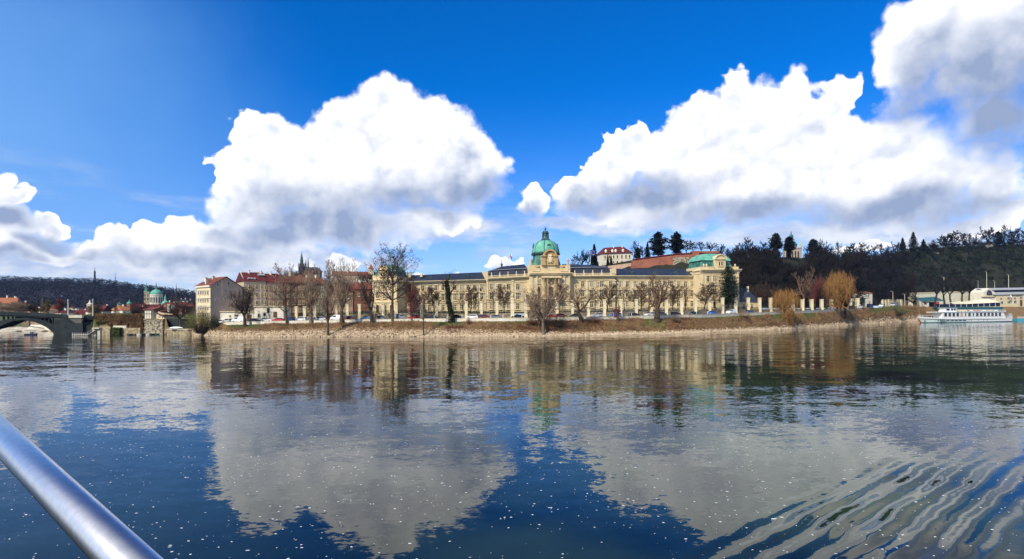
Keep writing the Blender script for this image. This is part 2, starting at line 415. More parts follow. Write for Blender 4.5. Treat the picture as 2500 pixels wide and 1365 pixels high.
# ------------------------------------------------------------------ the lie of the land (distance to the shore etc. along each sight line)
SH = [(-1500, 400), (0, 362), (128, 360), (150, 330), (238, 286), (398, 272), (412, 263), (465, 258), (520, 238), (560, 227), (800, 220), (1030, 214), (1250, 207), (1500, 217),
      (1700, 233), (1820, 259), (1900, 274), (2000, 312), (2100, 395), (2200, 497), (2300, 530), (2500, 580), (4000, 900)]
BW = [(-1500, 40), (128, 26), (235, 3.0), (405, 3.0), (412, 2.0), (465, 3.0), (520, 9), (560, 13), (1250, 13), (1700, 11), (1900, 12), (2000, 14), (2250, 16), (2500, 16), (4000, 20)]
PARY = [(545, 787), (560, 786.5), (700, 784), (880, 780.5), (1100, 778), (1280, 776.5), (1500, 773), (1730, 768), (1900, 761.5), (2000, 757.5), (2112, 752)]
PILY = [(700, 775), (770, 773), (850, 769), (940, 766), (1030, 765), (1138, 767), (1250, 765), (1500, 762), (1660, 759), (1764, 756), (1880, 756), (2000, 755), (2116, 751)]
def smooth_tab(t, px, w=48): return sum(tab(t, px + w * k / 4) * (5 - abs(k)) for k in range(-4, 5)) / 25.0
def sh(px): return smooth_tab(SH, px) if px > 600 else tab(SH, px)
def ptop(px):
    return Zof(px, tab(PARY, px), sh(px) + tab(BW, px))
def zroad(px):                                       # top of the bank / road level
    if px <= 128: return 2.0
    if px < 238: return 2.0 + (9.0 - 2.0) * (px - 128) / 110
    if px <= 402: return 9.0
    if px <= 412: return 9.0 - 6.3 * (px - 402) / 10
    if px <= 465: return 2.7
    if px <= 560: return 2.7 + (ptop(560) - 0.2 - 2.7) * (px - 465) / 95
    if px <= 2110: return ptop(px) - 0.2
    if px <= 2200: return ptop(2110) - 0.2 + (12.6 - ptop(2110) + 0.2) * (3 * ((px - 2110) / 90) ** 2 - 2 * ((px - 2110) / 90) ** 3)
    return 12.6
def ypar(px): return sh(px) + tab(BW, px)
def yfence(px): return ypar(px) + 16.0
def zfence(px):
    if px < 700: return zroad(px) + 1.2
    if px <= 2116: return Zof(px, tab(PILY, px), yfence(px))
    return max(zroad(px), Zof(2116, tab(PILY, 2116), yfence(2116)))
def zbank(px, Y):
    t = (Y - sh(px)) / tab(BW, px)
    zt = zroad(px) - (0.95 if 545 < px < 2112 else 0.0)
    t = max(-0.5, min(1.0, t))
    return t * 3.0 if t < 0 else zt * (1 - (1 - t) ** 1.25)

PXS = [-1500, -900, -500, -200, 0, 60, 128, 150, 200, 238, 300, 350, 398, 405, 412, 440, 465, 490, 520, 545, 560] + list(range(600, 2100, 20)) + list(range(2100, 2520, 15)) + [2112, 2600, 2700, 3000, 4000]
PXS.sort()
def strip(name, rows, material, kind='structure', pxs=PXS, smooth=False):
    mb = MB(); n = len(rows)
    for px in pxs:
        for fn in rows:
            Y, z = fn(px); mb.v.append((Xof(px, Y), Y, z))
    for i in range(len(pxs) - 1):
        for j in range(n - 1):
            mb.f.append((i * n + j, (i + 1) * n + j, (i + 1) * n + j + 1, i * n + j + 1))
    return tag(mb.build(name, material, smooth=smooth), kind=kind)

# bank material: pale stones low, dry growth and grass higher up
def bank_material():
    m = bpy.data.materials.new('bank_soil'); m.use_nodes = True
    t = NT(m.node_tree); b = m.node_tree.nodes['Principled BSDF']; b.inputs['Roughness'].default_value = 0.95; b.inputs['Specular IOR Level'].default_value = 0.1
    pos = t.new('ShaderNodeNewGeometry').outputs['Position']
    n1 = t.noise(pos, 0.16, 4, 0.6); n2 = t.noise(pos, 1.4, 4, 0.65); n3 = t.noise(pos, 0.05, 2, 0.5)
    stone = t.mix(t.rng(t.vor(pos, 1.1), 0.25, 0.6), (0.50, 0.39, 0.26, 1), (0.13, 0.085, 0.05, 1))
    brush = t.mix(t.rng(n2, 0.38, 0.62), (0.28, 0.18, 0.09, 1), (0.14, 0.085, 0.042, 1))
    brush = t.mix(t.rng(n1, 0.55, 0.68), brush, (0.06, 0.095, 0.022, 1))
    x, y, z = t.xyz(pos)
    edge = t.m('MULTIPLY', t.m('ADD', t.m('MULTIPLY', n1, 3.2), t.m('MULTIPLY', n3, 1.5)), t.rng(x, 22.0, -15.0, 0.42, 1.0))
    f = t.rng(t.m('SUBTRACT', z, edge), -0.9, 0.7)
    t.put(b.inputs['Base Color'], t.mix(t.rng(z, 0.15, 0.5), (0.07, 0.06, 0.045, 1), t.mix(f, stone, brush)))
    bn = t.new('ShaderNodeBump'); bn.inputs['Distance'].default_value = 0.4; t.put(bn.inputs['Height'], n2); t.put(b.inputs['Normal'], bn.outputs[0])
    return m
M['bank_soil'] = bank_material()

strip('river_bank', [lambda p: (sh(p) - 8, -3.0)] + [(lambda t: (lambda p: (sh(p) + t * tab(BW, p), zbank(p, sh(p) + t * tab(BW, p)))))(t) for t in (0.0, 0.15, 0.3, 0.5, 0.7, 0.85, 0.98)], 'bank_soil', smooth=True)
RPX = [p for p in PXS if 545 <= p <= 2250]
strip('road', [lambda p: (ypar(p) + 0.25, zroad(p)), lambda p: (ypar(p) + 12.2, zroad(p) + 0.05)], 'asphalt', pxs=RPX)
strip('pavement', [lambda p: (ypar(p) + 12.2, zroad(p) + 0.05), lambda p: (ypar(p) + 12.25, zroad(p) + 0.18), lambda p: (yfence(p) - 0.1, zroad(p) + 0.22)], 'paving', pxs=RPX)
# lane marking, a thin raised sheet on the asphalt
lm = MB()
for i in range(len(RPX) - 1):
    a, b = RPX[i], RPX[i + 1]
    for s in (0.0, 0.5):
        q0, q1 = a + (b - a) * s, a + (b - a) * (s + 0.28)
        def at(px, dy): Y = ypar(px) + dy; return (Xof(px, Y), Y, zroad(px) + 0.05 * dy / 12 + 0.006)
        lm.quad(at(q0, 7.4), at(q1, 7.4), at(q1, 7.55), at(q0, 7.55))
tag(lm.build('road_markings', 'white_paint'), kind='structure')

HB = [(1300, 330), (1800, 318), (1900, 335), (2000, 385), (2100, 470), (2200, 600), (2300, 690), (2400, 715), (2500, 730), (4000, 950)]     # foot of the right-hand hill
HC = [(1300, 430), (1800, 400), (1900, 425), (2000, 480), (2100, 560), (2200, 660), (2400, 730), (2500, 750), (4000, 1000)]    # its crest
def yback(p): return tab(HB, p) if p > 1300 else 330 + max(0, 128 - p) * 0.25 + (60 if p < 150 else 0)
strip('ground', [lambda p: (ypar(p) + (16.0 if 545 <= p <= 2250 else tab(BW, p) * 0.02 - 0.1), zfence(p) - 0.1 if 545 <= p <= 2250 else zbank(p, ypar(p)) ),
                 lambda p: (ypar(p) + 20, zfence(p) if 545 <= p <= 2250 else zroad(p)), lambda p: (yback(p) - 2 if p > 150 else yback(p) + 40, max(9.4, zfence(p)) if p > 150 else 2.6),
                 lambda p: (max(1000, yback(p) + 300), 15.0), lambda p: (2600, 20.0)], 'lawn')

# ------------------------------------------------------------------ river
def water_material():
    m = bpy.data.materials.new('river_water'); m.use_nodes = True
    t = NT(m.node_tree); b = m.node_tree.nodes['Principled BSDF']
    pos = t.new('ShaderNodeNewGeometry').outputs['Position']
    x, y, z = t.xyz(pos)
    b.inputs['IOR'].default_value = 1.27; b.inputs['Roughness'].default_value = 0.03; b.inputs['Specular IOR Level'].default_value = 0.5
    # wave slopes from noise colours (the slope itself, so that far water stays rippled)
    nA = t.noise(t.v('MULTIPLY', pos, (0.55, 1.0, 1)), 0.20, 3, 0.55, col=True)
    nB = t.noise(t.v('MULTIPLY', pos, (0.6, 1.0, 1)), 1.1, 3, 0.6, col=True)
    nC = t.noise(pos, 0.022, 2, 0.5)                              # gusts
    wind = t.rng(nC, 0.35, 0.65, 0.55, 1.3)
    sA = t.v('MULTIPLY', t.v('SUBTRACT', nA, (0.5, 0.5, 0.5)), (0.075, 0.10, 0))
    nD = t.noise(t.v('MULTIPLY', pos, (0.7, 1.0, 1)), 4.6, 2, 0.6, col=True)
    sD = t.v('MULTIPLY', t.v('SUBTRACT', nD, (0.5, 0.5, 0.5)), (0.07, 0.10, 0))
    sB = t.v('MULTIPLY', t.v('SUBTRACT', nB, (0.5, 0.5, 0.5)), (0.065, 0.105, 0))
    far = t.rng(y, 15.0, 130.0, 0.62, 0.95, 'LINEAR')
    sl = t.v('SCALE', t.v('ADD', t.v('ADD', sA, sD), sB), scale=t.m('MULTIPLY', wind, far))
    # wake train crossing the near water on the right
    dx, dy = 0.745, 0.667                                        # along the crests
    along = t.m('ADD', t.m('MULTIPLY', t.m('SUBTRACT', x, 15.5), dx), t.m('MULTIPLY', t.m('SUBTRACT', y, 23.0), dy))
    across = t.m('ADD', t.m('MULTIPLY', t.m('SUBTRACT', x, 15.5), dy), t.m('MULTIPLY', t.m('SUBTRACT', y, 23.0), -dx))
    wob = t.m('MULTIPLY', t.m('SUBTRACT', t.noise(pos, 0.35, 2, 0.5), 0.5), 0.7)
    env = t.m('MULTIPLY', t.rng(t.m('ABSOLUTE', t.m('ADD', across, wob)), 4.2, 1.5), t.m('MULTIPLY', t.rng(along, -16, -4), t.rng(along, 15, 0)))
    ph = t.m('SINE', t.m('ADD', t.m('MULTIPLY', t.m('ADD', across, wob), 6.2), t.m('MULTIPLY', t.noise(pos, 0.10, 1, 0.5), 1.6)))
    amp = t.m('MULTIPLY', t.m('MULTIPLY', ph, env), t.rng(t.noise(pos, 0.22, 2, 0.5), 0.32, 0.60, 0.07, 0.24))
    wk = t.comb(t.m('MULTIPLY', amp, dy), t.m('MULTIPLY', amp, -dx), 0.0)
    sl = t.v('SCALE', sl, scale=t.m('SUBTRACT', 1.0, t.m('MULTIPLY', env, 0.45)))
    nrm = t.v('NORMALIZE', t.v('ADD', t.v('ADD', sl, wk), (0, 0, 1)))
    t.put(b.inputs['Normal'], nrm)
    # murky water colour, greener in the shallows near the boat on the right
    mud = t.mix(t.m('MULTIPLY', t.rng(t.noise(pos, 0.10, 3, 0.5), 0.32, 0.62), t.rng(x, -12.0, 14.0, 0.25, 1.0)), (0.002, 0.004, 0.006, 1), (0.026, 0.046, 0.020, 1))
    # floating foam flecks
    fp = t.v('ADD', t.v('MULTIPLY', pos, (0.75, 1.0, 1.0)), t.v('SCALE', t.noise(pos, 0.6, 2, 0.5, col=True), scale=0.8))
    cell = t.vor(fp, 6.6, out='Color'); dist = t.vor(fp, 6.6)
    cr = t.xyz(cell)
    dens = t.rng(t.noise(t.v('MULTIPLY', pos, (0.5, 1.3, 1)), 0.22, 4, 0.65), 0.36, 0.60, 0.12, 0.9)
    rad = t.m('ADD', 0.04, t.m('MULTIPLY', t.m('POWER', cr[1], 5.0), 0.20))
    fl = t.m('MULTIPLY', t.m('LESS_THAN', dist, rad), t.m('LESS_THAN', cr[0], dens))
    fl = t.m('MULTIPLY', fl, t.rng(y, 75.0, 40.0))
    t.put(b.inputs['Base Color'], t.mix(fl, mud, (0.85, 0.85, 0.82, 1)))
    t.put(b.inputs['Roughness'], t.rng(fl, 0, 1, 0.025, 0.9, 'LINEAR'))
    t.put(b.inputs['Specular IOR Level'], t.rng(fl, 0, 1, 0.5, 0.0, 'LINEAR'))
    return m
M['river_water'] = water_material()
wm = MB()
wm.quad((-2400, -370, 0), (2400, -370, 0), (2400, 1200, 0), (-2400, 1200, 0))
tag(wm.build('river_water', 'river_water'), kind='structure')

# ------------------------------------------------------------------ vertical planes through the place, traced by sight line
class Plane:
    def __init__(self, px0, Y0, px1=None, Y1=None, g=None):
        self.a = P(px0, HY, Y0); self.a.z = 0
        if px1 is not None:
            b = P(px1, HY, Y1); b.z = 0; self.t = (b - self.a).normalized()
        else: self.t = Vector((math.cos(g), math.sin(g), 0))
        self.n = Vector((self.t.y, -self.t.x, 0))               # towards the river
        self.rz = math.atan2(self.t.y, self.t.x)
    def Y(self, px, py=HY):
        k, _ = ray(px, py)                                       # X = k Y ; (X-ax, Y-ay).n = 0
        return (self.a.x * self.n.x + self.a.y * self.n.y) / (k * self.n.x + self.n.y)
    def at(self, px, py, off=0.0):
        p = P(px, py, self.Y(px, py)); return p + self.n * off
    def s(self, px): return (self.at(px, HY) - self.a).dot(self.t)
def lr(v): return v if isinstance(v, tuple) else (v, v)

def block(mb, pl, px0, px1, pyb, pyt, depth, off=0.0):
    (b0, b1), (t0, t1) = lr(pyb), lr(pyt)
    f = [pl.at(px0, b0, off), pl.at(px1, b1, off), pl.at(px1, t1, off), pl.at(px0, t0, off)]
    for i, j in ((3, 0), (2, 1)): f[i].x, f[i].y = f[j].x, f[j].y
    k = [p - pl.n * depth for p in f]
    return mb.hexa([f[0], f[1], k[1], k[0], f[3], f[2], k[2], k[3]])

def roof_mesh(mb, pl, px0, px1, pye, pyr, depth, over=0.5, hip0=0.0, hip1=0.0, off=0.0, ridge=0.5, gable=False):
    (e0, e1) = lr(pye)
    a, b = pl.at(px0, e0, off), pl.at(px1, e1, off)
    a = a - pl.t * over; b = b + pl.t * over
    f0, f1 = a + pl.n * over, b + pl.n * over
    k0, k1 = a - pl.n * (depth + over), b - pl.n * (depth + over)
    (r0, r1) = lr(pyr)
    if gable:                                                   # ridge runs away from us
        m0, m1 = (f0 + f1) / 2, (k0 + k1) / 2
        zr = Zof((px0 + px1) / 2, r0, pl.Y((px0 + px1) / 2)); m0.z = m1.z = zr
        return mb.add([tuple(p) for p in (f0, f1, k1, k0, m0, m1)], [(0, 4, 5, 3), (1, 2, 5, 4), (0, 1, 4), (2, 3, 5), (3, 2, 1, 0)])
    q0, q1 = f0 + (k0 - f0) * ridge + pl.t * hip0, f1 + (k1 - f1) * ridge - pl.t * hip1
    q0.z = Zof(px0, r0, q0.y); q1.z = Zof(px1, r1, q1.y)
    return mb.add([tuple(p) for p in (f0, f1, k1, k0, q0, q1)], [(0, 1, 5, 4), (2, 3, 4, 5), (1, 2, 5), (3, 0, 4), (3, 2, 1, 0)])

def rect_on(pl, px, py, w, h, off):
    """corner points of an upright rectangle centred at a photo point, w by h photo pixels"""
    c = pl.at(px, py, off); Y = pl.Y(px, py); hw = (pl.at(px + w / 2, py) - pl.at(px - w / 2, py)).length / 2; hh = h / 2 * Y / FPX
    return c, hw, hh
def slab(mb, pl, px, py, w, h, off, th):
    """upright box proud of a facade by off, th thick"""
    c, hw, hh = rect_on(pl, px, py, w, h, off)
    t, n, u = pl.t, pl.n, Vector((0, 0, 1))
    f = [c - t * hw - u * hh, c + t * hw - u * hh, c + t * hw + u * hh, c - t * hw + u * hh]
    k = [p - n * th for p in f]
    return mb.hexa([f[0], f[1], k[1], k[0], f[3], f[2], k[2], k[3]])
def ring(mb, pl, px, py, w, h, bw, off, th):
    """rectangular frame, bw photo pixels wide"""
    slab(mb, pl, px - w / 2 + bw / 2, py, bw, h, off, th); slab(mb, pl, px + w / 2 - bw / 2, py, bw, h, off, th)
    slab(mb, pl, px, py - h / 2 + bw / 2, w - 2 * bw, bw, off, th); slab(mb, pl, px, py + h / 2 - bw / 2, w - 2 * bw, bw, off, th)
    return mb
WR = random.Random(12)
def window(parent, pl, px, py, w, h, frame='cream_trim', glass='window_glass', hood=False, cross=True, off=0.0):
    fr = MB(); ring(fr, pl, px, py, w + 2.2, h + 2.2, 1.2, 0.22 + off, 0.30)
    if hood:
        slab(fr, pl, px, py - h / 2 - 2.6, w + 5, 1.4, 0.5 + off, 0.6)
        c, hw, hh = rect_on(pl, px, py - h / 2 - 3.4, w + 4.4, 2, 0.45 + off)
        t, n = pl.t, pl.n; top = Vector((0, 0, hh * 2.6))
        arc = [c + t * hw * math.cos(a) + top * math.sin(a) for a in [math.pi * k / 6 for k in range(7)]]
        fr.prism(arc, [p - n * 0.5 for p in arc])
    else: slab(fr, pl, px, py - h / 2 - 1.6, w + 3.4, 1.0, 0.34 + off, 0.4)
    slab(fr, pl, px, py + h / 2 + 1.5, w + 3.6, 1.0, 0.40 + off, 0.45)
    o = fr.build('window', frame, parent)
    g = MB(); slab(g, pl, px, py, w, h, 0.10 + off, 0.16); g.build('pane', 'window_curtain' if WR.random() < .22 else glass, o)
    if cross:
        s = MB(); slab(s, pl, px, py, 0.9, h, 0.15 + off, 0.05); slab(s, pl, px, py - h * 0.18, w, 0.8, 0.153 + off, 0.05); s.build('sash', 'window_frame', o)
    return o

def arch_pts(pl, px, pyb, pyt, w, off, k=8):
    """outline of a round-headed opening"""
    r = w / 2; pts = [pl.at(px - r, pyb, off), pl.at(px + r, pyb, off)]
    hw = (pl.at(px + r, pyt) - pl.at(px - r, pyt)).length / 2
    c = pl.at(px, pyt + r, off)
    for i in range(k + 1):
        a = math.pi * i / k; pts.append(c + pl.t * hw * math.cos(a) + Vector((0, 0, hw * math.sin(a))))
    return pts
def arch_window(parent, pl, px, pyb, pyt, w, frame='cream_trim', off=0.0, name='window'):
    f = arch_pts(pl, px, pyb + 1, pyt - 1.6, w + 3.2, 0.18 + off)
    mb = MB(); mb.prism(f, [p - pl.n * 0.25 for p in f]); o = mb.build(name, frame, parent)
    g = arch_pts(pl, px, pyb, pyt, w, 0.26 + off); mb = MB(); mb.prism(g, [p - pl.n * 0.2 for p in g]); mb.build('pane', 'window_glass', o)
    s = MB(); slab(s, pl, px, (pyb + pyt) / 2, 0.9, abs(pyb - pyt), 0.31 + off, 0.05); s.build('sash', 'brown_frame', o)
    return o

def cornice(mb, pl, px0, px1, py, h, off, dent=True):
    (y0, y1) = lr(py)
    block(mb, pl, px0, px1, (y0 + h * 0.35, y1 + h * 0.35), (y0 - h * 0.35, y1 - h * 0.35), off + 0.3, off)
    block(mb, pl, px0, px1, (y0 - h * 0.35, y1 - h * 0.35), (y0 - h * 0.75, y1 - h * 0.75), off + 0.65, off + 0.35)
    if dent:
        n = int((px1 - px0) / 2.6)
        for i in range(n):
            f = (i + 0.5) / n; px = px0 + (px1 - px0) * f; slab(mb, pl, px, y0 + (y1 - y0) * f + h * 0.62, 1.3, h * 0.5, off * 0.75, off * 0.75 + 0.1)
    return mb
def balustrade(parent, pl, px0, px1, pyb, pyt, off, npost):
    (b0, b1), (t0, t1) = lr(pyb), lr(pyt)
    mb = MB(); h = b0 - t0
    block(mb, pl, px0, px1, (b0, b1), (b0 - h * .22, b1 - h * .22), 0.5, off); block(mb, pl, px0, px1, (t0 + h * .2, t1 + h * .2), (t0, t1), 0.5, off)
    n = int((px1 - px0) / 1.9)
    for i in range(n):
        f = (i + .5) / n; slab(mb, pl, px0 + (px1 - px0) * f, (b0 + t0) / 2 + ((b1 + t1) - (b0 + t0)) / 2 * f, 0.9, h * .62, off - 0.12, 0.26)
    o = mb.build('balustrade', 'cream_trim', parent)
    for i in range(npost):
        f = (i + .5) / npost; px = px0 + (px1 - px0) * f; yb, yt = b0 + (b1 - b0) * f, t0 + (t1 - t0) * f
        p = MB(); slab(p, pl, px, (yb + yt) / 2 - .5, 4.2, (yb - yt) + 1.4, off + 0.06, 0.7)
        c = pl.at(px, yt - 1.2, off - 0.3); k = pl.Y(px) / FPX
        p.lathe(c, [(0.8 * k, 0), (0.6 * k, 1.2 * k), (1.5 * k, 3.0 * k), (1.4 * k, 4.2 * k), (0.6 * k, 4.8 * k), (0.7 * k, 5.8 * k), (0.1 * k, 7.2 * k)], 8)
        p.build('urn_post', 'cream_trim', o)
    return o

def figure(mb, base, h, arm=0.0):
    """a small standing draped stone figure, one body"""
    x, y, z = base
    mb.lathe((x, y, z), [(0.20 * h, 0), (0.17 * h, 0.12 * h), (0.15 * h, 0.42 * h), (0.13 * h, 0.58 * h), (0.17 * h, 0.74 * h), (0.12 * h, 0.81 * h), (0.05 * h, 0.845 * h), (0.075 * h, 0.90 * h), (0.075 * h, 0.96 * h), (0.03 * h, h)], 9, sy=0.8)
    mb.tube((x + 0.14 * h, y, z + 0.76 * h), (x + (0.26 + arm) * h, y - 0.06 * h, z + (0.60 + arm * 2) * h), 0.05 * h, 0.035 * h, 6, True)
    mb.tube((x + (0.26 + arm) * h, y - 0.06 * h, z + (0.60 + arm * 2) * h), (x + (0.22 + arm) * h, y - 0.16 * h, z + (0.66 + arm * 4) * h), 0.035 * h, 0.025 * h, 6, True)
    mb.tube((x - 0.14 * h, y, z + 0.76 * h), (x - 0.24 * h, y - 0.04 * h, z + 0.52 * h), 0.05 * h, 0.035 * h, 6, True)
    return mb

# ------------------------------------------------------------------ the palace
PF = Plane(1000, 262, 1810, 300)                         # main facade
def build_palace():
    T = thing('palace', 'long cream palace with slate roofs and a green central dome behind the riverside garden', 'palace', PF.at(1340, 757))
    # ---- walls
    for (p0, p1, b, t, dpt, off) in ((1004, 1188, (763, 762), (690, 685), 16, 0.0), (1188, 1290, (762, 761), (683, 678), 17, 1.0),
                                     (1388, 1500, (758, 757), (677, 676), 17, 1.0), (1500, 1706, (757, 756), (677, 677), 16, 0.0)):
        w = MB(); block(w, PF, p0, p1, b, t, dpt, off); w.build('wing_wall', 'cream_plaster', T)
    c = MB(); block(c, PF, 1290, 1388, (762, 760), (672, 671), 22, 3.0); block(c, PF, 1290.5, 1387.5, (670, 670), (648.5, 648.5), 14, 2.6)
    slab(c, PF, 1305, 659, 18, 9, 2.85, 0.4); slab(c, PF, 1373, 659, 18, 9, 2.85, 0.4)
    cb = c.build('central_block', 'cream_plaster', T)
    # side pavilions
    L0, L1 = P(908, HY, 246), P(970, HY, 244)
    PL = Plane(908, 252, 970, 250)
    lw = MB()
    def wing(mb, pl, px0, px1, b, t, ybk_px):
        f = [pl.at(px0, b), pl.at(px1, b)]; z1 = [pl.at(px0, t).z, pl.at(px1, t).z]
        k = [PF.at(ybk_px[0], HY, -6), PF.at(ybk_px[1], HY, -6)]
        v = [f[0], f[1], Vector((k[1].x, k[1].y, f[1].z)), Vector((k[0].x, k[0].y, f[0].z))]
        mb.hexa(v + [Vector((p.x, p.y, z1[0 if i in (0, 3) else 1])) for i, p in enumerate(v)])
    wing(lw, PL, 908, 970, 768, 687, (925, 1012)); lw.build('pavilion_wall', 'cream_plaster', T)
    PR = Plane(1712, 285.5, 1805, 290)
    rw = MB(); wing(rw, PR, 1712, 1805, 757, 661, (1694, 1796)); rw.build('pavilion_wall', 'cream_plaster', T)
    # ---- cornices, string courses, plinth and rustication grooves
    tr = MB()
    cornice(tr, PF, 1006, 1187.6, (689.5, 684.5), 3.6, 0.8); cornice(tr, PF, 1187.8, 1289.6, (682.5, 677.5), 3.6, 1.8)
    cornice(tr, PF, 1388.4, 1499.8, (676.5, 675.5), 3.6, 1.8); cornice(tr, PF, 1500, 1705, (675.5, 676), 3.6, 0.8)
    cornice(tr, PF, 1287, 1391, (671, 670), 4.2, 4.0)
    for (p0, p1, y0, y1, off) in ((1006, 1187.8, 739, 738, 0.35), (1188, 1289.8, 737, 735.5, 1.35), (1388.2, 1500, 733.5, 733, 1.35), (1500.2, 1705, 733, 733, 0.35), (1290, 1388, 735, 734, 3.35)):
        block(tr, PF, p0, p1, (y0 + 1, y1 + 1), (y0 - 1, y1 - 1), 0.6, off)
        for dy in (5, 10, 15, 20):
            block(tr, PF, p0, p1, (y0 + dy + 1.6, y1 + dy + 1.6), (y0 + dy - 1.6, y1 + dy - 1.6), 0.3, off - 0.25)
    for (p0, p1, y, off) in ((1006, 1187.8, 702, 0.2), (1188, 1289.8, 696, 1.2), (1388.2, 1500, 691, 1.2), (1500.2, 1705, 690, 0.2)):
        block(tr, PF, p0, p1, y - 7, y - 8, 0.4, off)
    cornice(tr, PL, 906, 972, (686.5, 686.5), 3.8, 0.8); block(tr, PL, 908, 970, 739, 737, 0.6, 0.3)
    cornice(tr, PR, 1709, 1808, (661, 660), 3.8, 0.9); block(tr, PR, 1712, 1805, 733, 731, 0.6, 0.3); block(tr, PR, 1712, 1805, 668, 667, .5, .25)
    # cornice on the pavilions' inner sides
    for (pl, pa, pya, pb, pyb) in ((PL, 970, 686.5, 1008, 690), (PR, 1711, 660, 1692, 674)):
        a, b = pl.at(pa, pya), PF.at(pb, pyb); a.z = b.z = pl.at(pa, pya).z
        tr.tube(a, b, 0.6, 0.6, 4)
    for (y0, y1) in ((733, 733), (667.5, 673)):
        a, b = PR.at(1711, y0), PF.at(1692, y1); b.z = a.z; tr.tube(a, b, 0.25, 0.25, 4)
    tr.build('cornice', 'cream_trim', T)
    for (pl, pxs, py, w, h, off, th) in ((PF, (1188.8, 1250, 1288, 1390, 1432, 1498), 708, 4.5, 48, 1.25, 0.4), (PL, (911, 967), 712, 4, 46, 0.25, 0.4),
                                         (PR, (1715, 1801), 697, 4.5, 66, 0.25, 0.4), (PF, (1294, 1306, 1372, 1384), 702, 4, 56, 3.3, 0.5)):
        for px in pxs:
            pil = MB(); slab(pil, pl, px, py, w, h, off, th); slab(pil, pl, px, py - h / 2 + 1.5, w + 1.6, 3.0, off + .15, th); slab(pil, pl, px, py + h / 2 - 1.2, w + 1.2, 2.4, off + .1, th); pil.build('pilaster', 'cream_trim', T)
    for px in (1503, 1187): dp = MB(); slab(dp, PF, px, 717, 1.2, 78, 0.5, 0.2); dp.build('downpipe', 'brown_frame', T)
    # ---- windows
    rows = lambda px, d: ((700 + d, 12.5, False), (723 + d, 14, True), (748 + d, 13, False))
    for px in (1032, 1048, 1064, 1081, 1096, 1110, 1126, 1142, 1159, 1176):
        d = 3.0 - (px - 1032) * 0.018
        for (py, h, hood) in ((701 + d, 11.5, False), (724 + d, 13, True), (749 + d, 12, False)): window(T, PF, px, py, 6.8, h + 1, hood=hood)
    for px in (1198, 1219, 1240, 1262): 
        for (py, h, hood) in ((701, 13, False), (724, 13.5, True), (748, 12.5, False)): window(T, PF, px, py, 7.2, h + 1, hood=hood, off=1.0)
    for px in (1420, 1442, 1466, 1488):
        for (py, h, hood) in ((694, 12.5, False), (717, 13.5, True), (743, 13, False)): window(T, PF, px, py, 7.2, h + 1, hood=hood, off=1.0)
    for px in (1513, 1531, 1550, 1568, 1586, 1603, 1621, 1639, 1656, 1673, 1689):
        for (py, h, hood) in ((694, 12, False), (717, 13.5, True), (742, 13, False)): window(T, PF, px, py, 7.2, h + 1, hood=hood)
    for px in (922, 939, 956):
        for (py, h, hood) in ((700, 11, False), (722, 13, True)): window(T, PL, px, py, 6, h, hood=hood)
        arch_window(T, PL, px, 761, 744, 6.5)
    for px in (1728, 1744, 1774, 1790):
        for (py, h, hood) in ((681, 13, False), (706, 15, True), (745, 14, False)): window(T, PR, px, py, 7, h + 1, hood=hood)
    for px in (1310, 1340, 1370): arch_window(T, PF, px, 729, 701, 8.5, 'ochre_stone', off=3.0)
    for px in (1310, 1370):
        window(T, PF, px, 688, 6, 7, off=3.0); window(T, PF, px, 747, 6.5, 13, off=3.0)
    arch_window(T, PF, 1339, 760, 738, 12, 'cream_trim', off=3.0, name='portal')
    # ---- giant columns and balcony of the centre
    for px in (1322, 1331, 1349, 1358):
        k = PF.Y(px) / FPX; b = PF.at(px, 729, 4.2); t = PF.at(px, 680, 4.2); H = t.z - b.z
        cm = MB(); cm.lathe(b, [(2.6 * k, 0), (2.6 * k, 1.0 * k), (2.0 * k, 2.2 * k), (1.75 * k, H * .9), (2.5 * k, H * .96), (2.7 * k, H)], 12)
        cm.build('column', 'ochre_stone', T, smooth=True)
    e = MB(); block(e, PF, 1317, 1363, 680, 675.5, 2.0, 4.9); block(e, PF, 1315, 1365, 731.5, 729.2, 2.4, 5.4); e.build('entablature', 'cream_trim', T)
    balustrade(T, PF, 1316, 1364, 729, 725, 5.2, 2)
    sh_ = MB(); c0 = PF.at(1340, 690, 3.25); k = PF.Y(1340) / FPX
    sh_.ball(c0, 4 * k, 10, 6, (1, 0.3, 1.1)); sh_.ball(c0 + Vector((0, 0, 5 * k)), 2 * k, 8, 5, (1.4, 0.4, 0.8)); sh_.build('relief', 'ochre_stone', T)
    # ---- central gable with its crest
    g = MB(); block(g, PF, 1320.5, 1354.5, 649, 627, 3.0, 3.1)
    block(g, PF, 1318, 1327, 649, 628.5, 1.0, 3.6); block(g, PF, 1348, 1357, 649, 628.5, 1.0, 3.6)
    block(g, PF, 1316.5, 1327.5, 628.3, 625.5, 2.0, 4.0); block(g, PF, 1347.5, 1358.5, 628.3, 625.5, 2.0, 4.0)
    hw = (PF.at(1351, 626) - PF.at(1324, 626)).length / 2; cc = PF.at(1337.5, 627, 3.3)
    def arc(r, z=0): return [cc + PF.t * r * math.cos(math.pi * i / 12) + Vector((0, 0, r * 0.95 * math.sin(math.pi * i / 12))) for i in range(13)]
    A = arc(hw); g.prism(A, [p - PF.n * 3 for p in A])
    o1, o2 = arc(hw * 1.22), arc(hw * 0.96)
    out = [p + PF.n * 0.6 for p in o1] + [p + PF.n * 0.6 for p in reversed(o2)]
    for i in range(12):
        a, b, c2, d = o1[i] + PF.n * .7, o1[i + 1] + PF.n * .7, o2[i + 1] + PF.n * .7, o2[i] + PF.n * .7
        g.hexa([d, c2, c2 - PF.n, d - PF.n, a, b, b - PF.n, a - PF.n])
    gb = g.build('gable', 'ochre_stone', T)
    cr = MB(); c1 = PF.at(1338, 636, 3.4)
